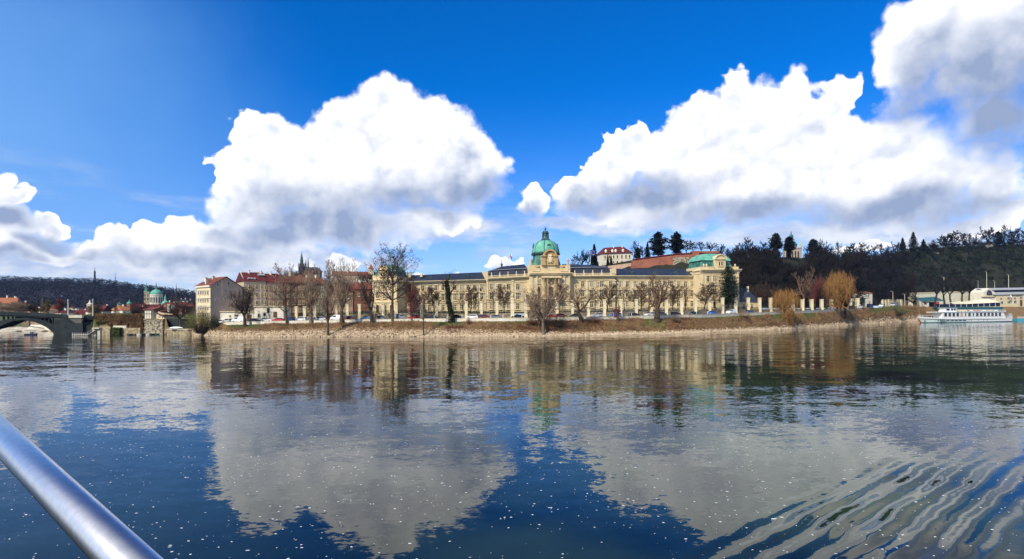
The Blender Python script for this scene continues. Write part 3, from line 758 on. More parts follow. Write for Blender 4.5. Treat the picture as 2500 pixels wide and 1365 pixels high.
    cr.ball(c1, 6.0 * k, 12, 8, (0.85, 0.18, 1.25)); cr.ball(PF.at(1338, 626, 3.4), 4.2 * k, 10, 6, (1.3, 0.3, 0.7))
    for s in (-1, 1):
        for i in range(6): cr.ball(PF.at(1338 + s * (5.0 + 2.2 * math.sin(i)), 642 - i * 3.4, 3.35), 1.7 * k, 6, 4, (1, 0.5, 1.1))
    cr.build('crest', 'cream_trim', gb, smooth=True)
    for px in (1308, 1369): q = MB(); q.ball(PF.at(px, 652, 2.9), 4.0 * k, 8, 5, (1.4, 0.35, 0.7)); q.build('cartouche', 'ochre_stone', gb, smooth=True)
    # ---- dome
    D = PF.at(1341.5, 650, -6.0); k = D.y / FPX
    ds = MB()
    zz = lambda py: Zof(1341.5, py, D.y) - D.z
    X = lambda w: w * k
    sk = [(X(37.5), 0), (X(36.5), zz(646)), (X(33.5), zz(637)), (X(31.5), zz(629)), (X(31), zz(624))]
    ds.lathe(D, sk, 8, rot=PF.rz + math.pi / 8); dsk = ds.build('dome_skirt', 'copper_dark', T)
    dc = MB(); dc.lathe(D, [(X(33), zz(624)), (X(35.5), zz(622.5)), (X(36), zz(620)), (X(33.5), zz(619))], 8, rot=PF.rz + math.pi / 8); dc.build('dome_cornice', 'lantern_copper', T)
    dm = MB(); prof = [(X(33.2), zz(619)), (X(32.9), zz(616))]
    for i in range(1, 11):
        a = math.pi / 2 * i / 11; prof.append((X(10 + 22.6 * math.cos(a)), zz(616) + (zz(588) - zz(616)) * math.sin(a)))
    prof += [(X(10), zz(587.6))]
    dm.lathe(D, prof, 24, rot=PF.rz); dome = dm.build('dome', 'copper', T, smooth=True)
    for i in range(8):
        rb = MB(); a = PF.rz + math.pi / 8 + i * math.pi / 4
        for (r0, z0), (r1, z1) in zip(prof[:-1], prof[1:]):
            rb.tube((D.x + math.cos(a) * r0, D.y + math.sin(a) * r0, D.z + z0), (D.x + math.cos(a) * r1, D.y + math.sin(a) * r1, D.z + z1), X(0.9), X(0.9), 4)
        rb.build('rib', 'copper_dark', dome)
    oc = MB(); O = D + PF.n * X(27) + Vector((0, 0, zz(604)))
    ringo = [O + PF.t * X(4.6) * math.cos(2 * math.pi * i / 14) + Vector((0, 0, X(5.6) * math.sin(2 * math.pi * i / 14))) for i in range(14)]
    oc.prism([p + PF.n * X(3) for p in ringo], [p - PF.n * X(10) for p in ringo])
    oc.hexa([O + PF.t * s * X(5) + PF.n * X(q) + Vector((0, 0, -X(z))) for z in (10, 5) for (s, q) in ((-1, 4), (1, 4), (1, -4), (-1, -4))])
    for s in (-1, 1):
        oc.tube(O + PF.t * s * X(5.5) + PF.n * X(3) - Vector((0, 0, X(8))), O + PF.t * s * X(5) + PF.n * X(2) + Vector((0, 0, X(1))), X(1.2), X(0.8), 6, True)
    oc.build('oculus_dormer', 'lantern_copper', dome)
    for s in (-1, 1):
        om = MB(); q = D + PF.t * s * X(31) + Vector((0, 0, zz(607))); om.lathe(q, [(X(2), 0), (X(2.2), X(4)), (X(1), X(8)), (X(1.4), X(10)), (X(0.2), X(13))], 6); om.build('corner_finial', 'lantern_copper', dome)
    ln = MB()
    ln.lathe(D, [(X(11.5), zz(588)), (X(11.8), zz(585.5)), (X(8.5), zz(583)), (X(6.6), zz(578)), (X(6.2), zz(570.5)), (X(8.2), zz(569.5)), (X(8.2), zz(567.5)), (X(6.6), zz(566.5)), (X(6.2), zz(564.5)), (X(3), zz(563.4)), (X(1.2), zz(562.8)),
                 (X(1.0), zz(561.5)), (X(2.6), zz(559.5)), (X(2.2), zz(557.4)), (X(0.8), zz(556.4)), (X(0.9), zz(555.5)), (X(0.15), zz(552.5))], 12)
    for i in range(8):
        a = i * math.pi / 4; ln.tube((D.x + math.cos(a) * X(7.6), D.y + math.sin(a) * X(7.6), D.z + zz(584)), (D.x + math.cos(a) * X(7.0), D.y + math.sin(a) * X(7.0), D.z + zz(570)), X(1.1), X(0.9), 6)
    ln.build('lantern', 'lantern_copper', T)
    # ---- roofs
    rs = []
    for (p0, p1, e, rg_) in ((1000, 1189, (686.5, 682), (672.5, 664.5)), (1499, 1712, (673.5, 673.5), (656, 657))):
        r = MB(); roof_mesh(r, PF, p0, p1, e, rg_, 16, 0.5); rs.append(r.build('roof', 'slate', T))
    def mansard(px0, px1, e, b, t, hip_l, hip_r, rim):
        mb = MB(); f = [PF.at(px0, e[0], 0.2), PF.at(px1, e[1], 0.2)]
        in0 = 4.0 if hip_l else 0.0; in1 = 4.0 if hip_r else 0.0
        f2 = [PF.at(px0, b[0], -2.5) + PF.t * in0 * .5, PF.at(px1, b[1], -2.5) - PF.t * in1 * .5]
        f2[0].z = Zof(px0, b[0], f2[0].y); f2[1].z = Zof(px1, b[1], f2[1].y)
        k0 = [p - PF.n * 17 for p in f]; k2 = [p - PF.n * 12 for p in f2]
        mb.hexa([f[0], f[1], k0[1], k0[0], f2[0], f2[1], k2[1], k2[0]])
        r0, r1 = f2[0] - PF.n * 6 + PF.t * (in0 * 1.6), f2[1] - PF.n * 6 - PF.t * (in1 * 1.6)
        r0.z = Zof(px0, t[0], r0.y); r1.z = Zof(px1, t[1], r1.y)
        u = Vector((0, 0, 0.12)); g = [f2[0] + PF.n * .4 + u, f2[1] + PF.n * .4 + u, k2[1] + u, k2[0] + u]
        mb.add([tuple(p) for p in g + [r0, r1]], [(0, 1, 5, 4), (2, 3, 4, 5), (1, 2, 5), (3, 0, 4), (3, 2, 1, 0)])
        o = mb.build('mansard_roof', 'slate', T)
        gm = MB(); gm.tube(f2[0] + PF.n * .5, f2[1] + PF.n * .5, 0.14, 0.14, 5); gm.build('gutter', 'steel_grey', o)
        return o, r0
    mo, rl = mansard(1190, 1291, (680, 676), (660.5, 655), (651, 645), True, False, 0)
    fm = MB(); fm.lathe(rl, [(0.5, -0.3), (0.35, 0.4), (0.6, 0.8), (0.5, 1.2), (0.12, 1.6), (0.06, 3.2)], 8); fm.build('roof_finial', 'lantern_copper', mo)
    mansard(1387, 1499, (675, 674.5), (654, 652), (645, 646), False, True, 0)
    for a_ in ((1184.5, 1190.5, 682, 662), (1497, 1502.5, 677, 655)): fw = MB(); block(fw, PF, *a_, 12, 1.0); fw.build('firewall', 'cream_plaster', T)
    for (px, py) in ((1051, 677.5), (1097, 675.5), (1146, 673.5), (1547, 665.5), (1602, 665.5), (1652, 665.5)):
        dmb = MB(); Yd = PF.Y(px) + 1.8; q = P(px, py, Yd); kk = Yd / FPX
        rg = [q + PF.t * 3.3 * kk * math.cos(2 * math.pi * i / 12) + Vector((0, 0, 3.3 * kk * math.sin(2 * math.pi * i / 12))) for i in range(12)]
        dmb.prism(rg, [p - PF.n * 3.5 for p in rg]); dmb.hexa([q + PF.t * s * 5 * kk + PF.n * a + Vector((0, 0, z * kk)) for z in (-5.0, -2.6) for (s, a) in ((-1, .2), (1, .2), (1, -2.5), (-1, -2.5))])
        do = dmb.build('dormer', 'lantern_copper', rs[0 if px < 1300 else 1])
        gm = MB(); gl = [q + (p - q) * 0.6 + PF.n * 0.05 for p in rg]; gm.prism(gl, [p - PF.n * .2 for p in gl]); gm.build('pane', 'window_glass', do)
    balustrade(T, PF, 1188.5, 1289, (680.5, 675.5), (674, 669), 1.7, 5)
    balustrade(T, PF, 1390, 1499, (674.5, 673.5), (668, 667), 1.7, 5)
    # chimneys on the wing behind the left pavilion
    ch = MB(); 
    for (px, y0, y1) in ((1000, 690, 664), (1028, 676, 668)): block(ch, Plane(px - 20, 266, px + 20, 266), px - 3, px + 3, y0, y1, 2)
    ch.build('chimney', 'cream_plaster', T)
    # left wing roof over the inner side (hipped, dark red-brown)
    lr_ = MB(); a, b = PL.at(968, 685), PF.at(1013, 688); 
    lr_.add([tuple(v) for v in (PL.at(910, 685), PL.at(970, 685), PF.at(1012, 688, -6), PF.at(930, 688, -6), PL.at(938, 672, -8), PF.at(985, 671, -4))], [(0, 1, 4), (1, 2, 5, 4), (2, 3, 5), (3, 0, 4, 5), (3, 2, 1, 0)])
    lr_.build('wing_roof', 'dark_red_tile', T)
    # ---- pavilion attics and domed roofs
    def pav(pl, x0, x1, att_b, att_t, skirt, cap, dx0, dx1, dpy, winpx, depth):
        a = MB(); block(a, pl, x0 + 1, x1 - 1, att_b, att_t, depth, -0.3); ao = a.build('attic', 'cream_plaster', T)
        def rect(xa, xb, py, back, ins):
            f0, f1 = pl.at(xa, py, -ins), pl.at(xb, py, -ins); z = Zof((xa + xb) / 2, py, f0.y); f0.z = f1.z = z
            k0, k1 = f0 - pl.n * back, f1 - pl.n * back
            return [f0, f1, k1, k0]
        def loft(levels, name, m, smooth=False):
            mb = MB(); rs = [rect(*l) for l in levels]
            for q in rs: mb.v.extend(tuple(p) for p in q)
            for i in range(len(rs) - 1):
                for j in range(4): mb.f.append((4 * i + j, 4 * i + (j + 1) % 4, 4 * (i + 1) + (j + 1) % 4, 4 * (i + 1) + j))
            n = len(rs) - 1; mb.f.append((4 * n, 4 * n + 1, 4 * n + 2, 4 * n + 3)); mb.f.append((3, 2, 1, 0))
            return mb.build(name, m, T)
        loft(skirt, 'pavilion_skirt', 'copper_dark'); loft(cap, 'pavilion_roof', 'copper')
        d = MB(); block(d, pl, dx0, dx1, att_b - 1, dpy, 5, 0.35); w2 = (dx1 - dx0) / 2; cx = (dx0 + dx1) / 2
        hw2 = (pl.at(dx1 + 1, dpy) - pl.at(dx0 - 1, dpy)).length / 2; c0 = pl.at(cx, dpy, 0.5)
        A = [c0 + pl.t * hw2 * math.cos(math.pi * i / 10) + Vector((0, 0, hw2 * .72 * math.sin(math.pi * i / 10))) for i in range(11)]
        d.prism(A, [p - pl.n * 5 for p in A])
        do = d.build('attic_dormer', 'cream_plaster', T)
        rm = MB()
        for i in range(10): rm.tube(A[i] + pl.n * .15, A[i + 1] + pl.n * .15, 0.32, 0.32, 5)
        block(rm, pl, dx0 - 1.5, dx1 + 1.5, dpy + .8, dpy - .8, 1.0, 0.8); rm.build('pediment_moulding', 'cream_trim', do)
        for px in winpx: window(do, pl, px, (att_b + dpy) / 2 - 1, 3.6, 9, off=0.35, cross=False)
        return ao
    pav(PL, 908, 970, 684, 673, [(912, 968, 673, 14, .5), (914, 964, 668, 12.5, 1.2), (915.5, 962, 663, 11.5, 2)],
        [(914.5, 963, 663, 12, 1.6), (916.5, 961, 658, 10.5, 2.6), (921, 956, 652.5, 8, 4), (929, 949, 648.5, 4, 6.3), (936, 942, 647.4, 1, 7.8)], 925, 947, 659, (933, 939), 14)
    ao = pav(PR, 1712, 1805, 658, 651, [(1716, 1790, 651, 14, .6), (1718, 1787, 643, 12.5, 1.3), (1719.5, 1786, 635, 11.5, 2)],
        [(1716.5, 1789, 635, 13, 1.3), (1718.5, 1787, 629, 11.5, 2.2), (1724, 1782, 623.5, 9, 3.5), (1733, 1774, 620, 5, 5.6), (1748, 1760, 619.2, 1, 7.5)], 1746, 1771, 633, (1755, 1761), 14)
    balustrade(T, PR, 1730, 1744, 658, 652, 0.2, 0); balustrade(T, PR, 1772, 1786, 658, 652, 0.2, 0)
    kk = PR.Y(1720) / FPX
    for px in (1720, 1727, 1797):
        um = MB(); um.lathe(PR.at(px, 651, -.8), [(2 * kk, 0), (1 * kk, kk), (2.6 * kk, 3 * kk), (2.2 * kk, 5 * kk), (0.8 * kk, 6 * kk), (.2 * kk, 8 * kk)], 8); um.build('urn', 'cream_trim', ao)
    # ---- statues on the corners of the centre block
    for px, ar in ((1294.5, 0.12), (1384.5, 0.0)):
        s = MB(); b = PF.at(px, 648.5, 1.2); kk = b.y / FPX; s.box((b.x, b.y, b.z + 1 * kk), (7 * kk, 7 * kk, 2.2 * kk)); figure(s, (b.x, b.y, b.z + 2 * kk), 15 * kk, ar)
        s.build('statue', 'ochre_stone', T, smooth=True)
    return T
palace = build_palace()

# ------------------------------------------------------------------ trees
def vnorm(d):
    l = math.sqrt(d[0] * d[0] + d[1] * d[1] + d[2] * d[2]) or 1e-6
    return (d[0] / l, d[1] / l, d[2] / l)
def grow(seed, up=0.10, ang=48, first=0.25, trunk_frac=0.75, kids=(9, 6, 5, 4), ratio=(0.55, 0.55, 0.55, 0.6), wob=0.10, split=0, levels=4, lean=(0, 0), r0=0.030, droop=0.0):
    """segments (p0, p1, ra, rb, level) of a bare tree of unit height"""
    rng = random.Random(seed); out = []
    def branch(p, d, L, r, lev, f0):
        ns = (8, 5, 4, 3, 2)[lev]; st = L / ns; az = rng.random() * 6.28
        nk = kids[lev] if lev < levels - 0 and lev < len(kids) else 0
        acc = 0.0
        for i in range(ns):
            t = (i + 1) / ns
            u = up * (0.35 if lev == 0 else 1.0)
            wb = wob * (.4 if lev == 0 else 1)
            d = vnorm((d[0] + rng.gauss(0, wb), d[1] + rng.gauss(0, wb), d[2] + rng.gauss(0, wob * .6) + u - droop * lev * t))
            q = (p[0] + d[0] * st, p[1] + d[1] * st, p[2] + d[2] * st)
            ra, rb = r * (1 - 0.72 * i / ns), r * (1 - 0.72 * t)
            out.append((p, q, ra, rb, lev)); p = q
            if lev < levels and t > f0:
                acc += nk / (ns * (1 - f0))
                while acc >= 1:
                    acc -= 1; az += 2.4 + rng.gauss(0, 0.5)
                    a = R(ang * rng.uniform(0.7, 1.3)) * (1.0 if lev else 1.0)
                    h = (1, 0, 0) if abs(d[2]) > 0.8 else (0, 0, 1)
                    u1 = vnorm((d[1] * h[2] - d[2] * h[1], d[2] * h[0] - d[0] * h[2], d[0] * h[1] - d[1] * h[0]))
                    u2 = (d[1] * u1[2] - d[2] * u1[1], d[2] * u1[0] - d[0] * u1[2], d[0] * u1[1] - d[1] * u1[0])
                    c, s = math.cos(az) * math.sin(a), math.sin(az) * math.sin(a); ca = math.cos(a)
                    nd = (d[0] * ca + u1[0] * c + u2[0] * s, d[1] * ca + u1[1] * c + u2[1] * s, d[2] * ca + u1[2] * c + u2[2] * s)
                    o = rng.random(); pp = (q[0] + (p[0] - q[0]) * o, q[1], q[2])
                    branch(q, nd, L * ratio[lev] * rng.uniform(0.65, 1.1) * (1 - 0.45 * max(0, t - f0)), max(rb * 0.62, 0.0), lev + 1, 0.12)
    if split:
        d = vnorm((lean[0], lean[1], 1)); p = (0, 0, 0); L0 = trunk_frac
        for i in range(4):
            d = vnorm((d[0] + rng.gauss(0, wob * .5), d[1] + rng.gauss(0, wob * .5), d[2])); q = tuple(p[k] + d[k] * L0 / 4 for k in range(3))
            out.append((p, q, r0 * (1.25 - 0.10 * i) if i else r0 * 1.5, r0 * (1.15 - 0.10 * i), 0)); p = q
        a0 = rng.random() * 6.28
        for k in range(split):
            a = a0 + 6.283 * k / split + rng.gauss(0, 0.3); s = R(ang * 0.75)
            branch(p, vnorm((math.cos(a) * math.sin(s) + lean[0] * .3, math.sin(a) * math.sin(s), math.cos(s))), (1 - trunk_frac) * rng.uniform(0.85, 1.05), r0 * 0.62, 1, 0.10)
    else:
        branch((0, 0, 0), vnorm((lean[0], lean[1], 1)), 1.0, r0, 0, first)
    return out

def tree_meshes(segs, H, W, rmin=0.022, trunk_lv=0, thick=1.0):
    """trunk and crown shapes scaled to height H and crown width W (metres)"""
    zs = max(s[1][2] for s in segs)
    pts = sorted(math.hypot(s[1][0], s[1][1]) for s in segs if s[4] >= 2) or [1]
    rad = pts[int(len(pts) * 0.88)]
    kz, kx = H / zs, W / 2 / rad
    tr, cr = MB(), MB()
    for (a, b, ra, rb, lv) in segs:
        p = (a[0] * kx, a[1] * kx, a[2] * kz); q = (b[0] * kx, b[1] * kx, b[2] * kz)
        mb = tr if lv <= trunk_lv else cr
        mb.tube(p, q, max(ra * H * thick, rmin), max(rb * H * thick, rmin), (8, 5, 4, 3, 3, 3)[lv])
    return tr, cr

TREES = {}
def bare_tree(px, pyb, pyt, wpx, Y, label, style, seed, bark='bark_mid', twig='twig_brown', group=None, name='bare_tree', cat='tree', z=None, key=None, rmin=None, thick=1.0):
    base = P(px, pyb, Y)
    if z is not None: base.z = z
    H = P(px, pyt, Y).z - base.z; W = wpx * Y / FPX
    base.z -= 0.15
    T = thing(name, label, cat, base, group)
    rm = rmin if rmin else 0.00013 * Y
    if key and key in TREES:
        (ta, ca, h0, w0) = TREES[key]; T.scale = (W / w0, W / w0, H / h0); T.rotation_euler = (0, 0, seed * 1.7)
        for m, n, mt in ((ta, 'trunk', bark), (ca, 'crown', twig)):
            o = bpy.data.objects.new(n, m); COL.objects.link(o); o.parent = T
        return T
    tr, cr = tree_meshes(grow(seed, **STY[style]), H, W, rm, thick=thick)
    a = tr.build('trunk', bark, T, local=True, smooth=True); c = cr.build('crown', twig, T, local=True)
    if key: TREES[key] = (a.data, c.data, H, W)
    return T

STY = dict(
    round=dict(up=0.06, ang=46, first=0.22, kids=(20, 9, 6, 4), ratio=(0.50, 0.52, 0.55, 0.6), wob=0.07, r0=0.022),
    upright=dict(up=0.17, ang=36, first=0.16, kids=(22, 8, 6, 4), ratio=(0.42, 0.5, 0.55, 0.6), wob=0.06, r0=0.020),
    vase=dict(up=0.07, ang=56, split=6, trunk_frac=0.20, kids=(0, 11, 8, 6), ratio=(0.5, 0.52, 0.55, 0.6), wob=0.09, r0=0.026),
    elm=dict(up=0.09, ang=50, first=0.30, kids=(22, 9, 6, 4), ratio=(0.52, 0.52, 0.55, 0.6), wob=0.08, r0=0.019),
    quay=dict(up=0.14, ang=46, split=4, trunk_frac=0.46, kids=(0, 7, 5, 4), ratio=(0.5, 0.5, 0.55, 0.6), wob=0.12, r0=0.022),
    open=dict(up=0.06, ang=60, split=6, trunk_frac=0.24, kids=(0, 8, 6, 4), ratio=(0.5, 0.52, 0.55, 0.6), wob=0.10, r0=0.024),
    spread=dict(up=0.02, ang=58, split=5, trunk_frac=0.26, kids=(0, 11, 8, 6), ratio=(0.5, 0.55, 0.58, 0.6), wob=0.14, r0=0.034),
    twisted=dict(up=0.07, ang=56, split=4, trunk_frac=0.28, kids=(0, 9, 7, 6), ratio=(0.5, 0.5, 0.5, 0.55), wob=0.26, r0=0.030),
    pollard=dict(up=0.09, ang=62, split=6, trunk_frac=0.28, kids=(0, 10, 7, 6), ratio=(0.5, 0.48, 0.5, 0.5), wob=0.2, r0=0.045),
    far=dict(up=0.07, ang=48, first=0.2, kids=(11, 6, 4, 0), ratio=(0.5, 0.55, 0.55, 0.5), wob=0.12, levels=3, r0=0.026),
    farvase=dict(up=0.09, ang=52, split=4, trunk_frac=0.28, kids=(0, 7, 6, 4), ratio=(0.5, 0.55, 0.55, 0.5), wob=0.16, r0=0.034),
    bush=dict(up=0.10, ang=50, split=9, trunk_frac=0.06, kids=(0, 10, 7, 5), ratio=(0.5, 0.5, 0.55, 0.6), wob=0.10, r0=0.016),
    sapling=dict(up=0.16, ang=38, first=0.34, kids=(13, 5, 4, 3), ratio=(0.42, 0.5, 0.5, 0.5), wob=0.05, r0=0.016),
)

def leaf(mb, c, s, rng, flat=0.0):
    """one small leaf or needle spray, a bent two-triangle blade"""
    a = rng.random() * 6.283; b = rng.uniform(-0.9, 0.9) * (1 - flat)
    u = (math.cos(a) * math.cos(b), math.sin(a) * math.cos(b), math.sin(b)); a2 = a + 1.57 + rng.uniform(-.6, .6); b2 = rng.uniform(-.8, .8)
    w = (math.cos(a2) * math.cos(b2), math.sin(a2) * math.cos(b2), math.sin(b2)); h = s * 0.45
    mb.add([(c[0] - u[0] * s, c[1] - u[1] * s, c[2] - u[2] * s), (c[0] + w[0] * h, c[1] + w[1] * h, c[2] + w[2] * h), (c[0] + u[0] * s, c[1] + u[1] * s, c[2] + u[2] * s), (c[0] - w[0] * h, c[1] - w[1] * h, c[2] - w[2] * h + h * .3)], [(0, 1, 2), (0, 2, 3)])

def conifer(px, pyb, pyt, wpx, Y, label, seed, shape='cone', mat_='needles_dark', group=None, name='conifer', first=0.12, dens=1.0, leafs=None, z=None):
    base = P(px, pyb, Y)
    if z is not None: base.z = z
    H = P(px, pyt, Y).z - base.z; W = wpx * Y / FPX; base.z -= 0.2
    rng = random.Random(seed); T = thing(name, label, 'tree', base, group)
    tr = MB(); pts = [(rng.gauss(0, .006) * H * i, rng.gauss(0, .006) * H * i, H * i / 6) for i in range(7)]
    for i in range(6): tr.tube(pts[i], pts[i + 1], 0.022 * H * (1 - i / 6.4), 0.022 * H * (1 - (i + 1) / 6.4), 7)
    tr.build('trunk', 'bark_dark', T, local=True)
    cr = MB(); n = int(70 * dens); ls = leafs or max(0.16, H * 0.022)
    for i in range(n):
        t = first + (1 - first) * ((i + rng.random()) / n); az = i * 2.4 + rng.gauss(0, .4)
        if shape == 'cone': w = (1 - t) ** 0.85 * 1.05 + 0.04
        elif shape == 'cedar': w = (0.45 + 0.65 * math.sin(min(1, t * 1.25) * math.pi * 0.62)) * (1 - t ** 4) * (0.55 + 0.45 * (math.sin(t * 23 + seed) > -0.3)) + 0.08
        elif shape == 'pine': w = (0.30 if t < 0.42 else 1.0) * (1 - max(0, t - 0.55) ** 1.5 * 2.2) * rng.uniform(0.6, 1.05) + 0.08
        else: w = math.sin(math.pi * min(1, (t + 0.12) / 1.15)) ** 0.7 * rng.uniform(0.75, 1.05)
        L = W / 2 * w * rng.uniform(0.8, 1.12); dz = L * (-0.16 if shape == 'cone' else 0.10 if shape in ('cedar',) else 0.18)
        p0 = (0, 0, H * t); p1 = (math.cos(az) * L, math.sin(az) * L, H * t + dz)
        cr.tube(p0, p1, 0.008 * H * (1 - t) + 0.02, 0.015, 3)
        m = int(7 + 26 * L / (W / 2 + 1e-6))
        for k in range(m):
            f = rng.uniform(0.18, 1.03); s = L * 0.16 * (1.2 - f * .6)
            c = (p0[0] + (p1[0] - p0[0]) * f + rng.gauss(0, s), p0[1] + (p1[1] - p0[1]) * f + rng.gauss(0, s), p0[2] + (p1[2] - p0[2]) * f + rng.gauss(0, ls * .55) - (0.10 * L * f * f if shape == 'cone' else 0))
            leaf(cr, c, ls * rng.uniform(0.7, 1.3), rng, 0.4)
    cr.build('crown', mat_, T, local=True)
    return T

def willow(px, pyb, pyt, wpx, Y, label, seed, strand_py, mat_='willow_gold', group=None, n=420, style='vase', z=None, name='weeping_willow', sr=0.026):
    base = P(px, pyb, Y)
    if z is not None: base.z = z
    H = P(px, pyt, Y).z - base.z; W = wpx * Y / FPX; low = P(px, strand_py, Y).z - base.z; base.z -= 0.2
    rng = random.Random(seed); T = thing(name, label, 'tree', base, group)
    segs = grow(seed, **{**STY[style], 'r0': 0.040, 'levels': 3})
    tr, cr = tree_meshes(segs, H, W * 0.82, 0.04)
    a = tr.build('trunk', 'bark_dark', T, local=True, smooth=True)
    zs = max(s[1][2] for s in segs); pts = sorted(math.hypot(s[1][0], s[1][1]) for s in segs if s[4] >= 2); kx = W * .41 / pts[int(len(pts) * .97)]; kz = H / zs
    for i in range(n):
        a = rng.random() * 6.283; rr = math.sqrt(rng.random()); sh_ = rng.uniform(.78, 1.0)
        x, y = math.cos(a) * rr * W * .5 * sh_, math.sin(a) * rr * W * .5 * sh_; z0 = H * (0.52 + 0.47 * sh_ * math.sqrt(max(0, 1 - rr * rr))) + rng.gauss(0, H * .03)
        bot = low + (z0 - low) * rng.random() ** .9 * 0.9; Ln = z0 - bot
        ox, oy = x * 0.14 + rng.gauss(0, .3), y * 0.14 + rng.gauss(0, .3); p = (x, y, z0)
        for k in range(1, 5):
            t = k / 4; q = (x + ox * (1 - (1 - t) ** 2) + rng.gauss(0, .05), y + oy * (1 - (1 - t) ** 2), z0 - Ln * t ** 1.3 + 0.10 * W * .2 * math.sin(t * 3.14) * (k < 3))
            cr.tube(p, q, sr, sr * .8, 3); p = q
    cr.build('crown', mat_, T, local=True)
    return T

def ybank(px, py):
    """distance at which a sight line meets the bank"""
    a, b = ray(px, py); best, bd = None, 1e9
    for i in range(61):
        Y = sh(px) + tab(BW, px) * i / 60 * 0.99
        d = abs(CAMZ + b * Y - zbank(px, Y))
        if d < bd: best, bd = Y, d
    return best
def on_bank(px, py):
    Y = ybank(px, py); return Y, zbank(px, Y)

# ---- the big trees between road and water
Y, z = on_bank(598, 797); bare_tree(598, 797, 690, 66, Y, 'dark spreading bare tree on the grass in front of the grey gabled house', 'spread', 11, 'bark_dark', 'twig_dark', z=z)
bare_tree(700, 787, 640, 64, ypar(700) - .8, 'tall pale bare tree with upswept boughs before the red-roofed house with skylights', 'upright', 12, 'bark_mid', 'twig_pale', z=zroad(700) - .9)
bare_tree(759, 786, 642, 52, ypar(759) - .8, 'pale slender bare tree before the green house front', 'vase', 13, 'bark_pale', 'twig_pale', z=zroad(759) - .9)
Y, z = on_bank(801, 820); bare_tree(801, 820, 638, 34, Y, 'narrow upright bare tree rooted in the stones at the water edge, casting a long shadow', 'upright', 14, 'bark_mid', 'twig_pale', z=z)
bare_tree(834, 785, 624, 76, ypar(834) - .8, 'broad pale bare tree with rounded top in front of the white castle wing', 'vase', 15, 'bark_mid', 'twig_pale', z=zroad(834) - .9)
Y, z = on_bank(908, 791); bare_tree(908, 791, 662, 60, Y, 'dark crooked sparse tree beside the left pavilion of the palace', 'twisted', 16, 'bark_dark', 'twig_dark', z=z)
Y, z = on_bank(960, 785); bare_tree(959, 785, 588, 100, Y, 'tallest bare tree, pale trunk and rounded crown rising over the left pavilion dome', 'elm', 47, 'bark_mid', 'twig_dark', z=z)
Y, z = on_bank(1007, 786)
bare_tree(1006, 786, 690, 44, Y, 'leaning tree with dense reddish twigs in the corner of the palace wing', 'round', 18, 'bark_mid', 'twig_red', z=z)
Y, z = on_bank(1034, 819); bare_tree(1034, 819, 690, 22, Y, 'thin straight sapling growing from the stones at the water edge', 'sapling', 19, 'bark_mid', 'twig_brown', z=z)
Y, z = on_bank(1326, 816); bare_tree(1327, 816, 672, 122, Y, 'wide spreading pale bare tree rooted at the shore before the central dome', 'open', 44, 'bark_pale', 'twig_pale', z=z)
Y, z = on_bank(1319, 800); bare_tree(1316, 800, 700, 70, Y, 'forked brown bare tree close behind the wide shore tree', 'vase', 22, 'bark_mid', 'twig_brown', z=z)
Y, z = on_bank(1421, 788); bare_tree(1420, 788, 684, 108, Y, 'thick twisted tree forking low into two dark boughs, right of the dome', 'twisted', 35, 'bark_dark', 'twig_brown', z=z, thick=1.35)
Y, z = on_bank(1603, 784); bare_tree(1604, 784, 660, 92, Y, 'stout dark pollarded tree with heavy trunk in front of the right palace wing', 'pollard', 24, 'bark_dark', 'twig_brown', z=z, thick=1.15)
Y, z = on_bank(1508, 786)
bare_tree(1508, 786, 742, 22, Y, 'broken reddish tree stump with stubs above the bank', 'twisted', 25, 'bark_mid', 'twig_red', name='dead_tree', z=z, thick=2.2)

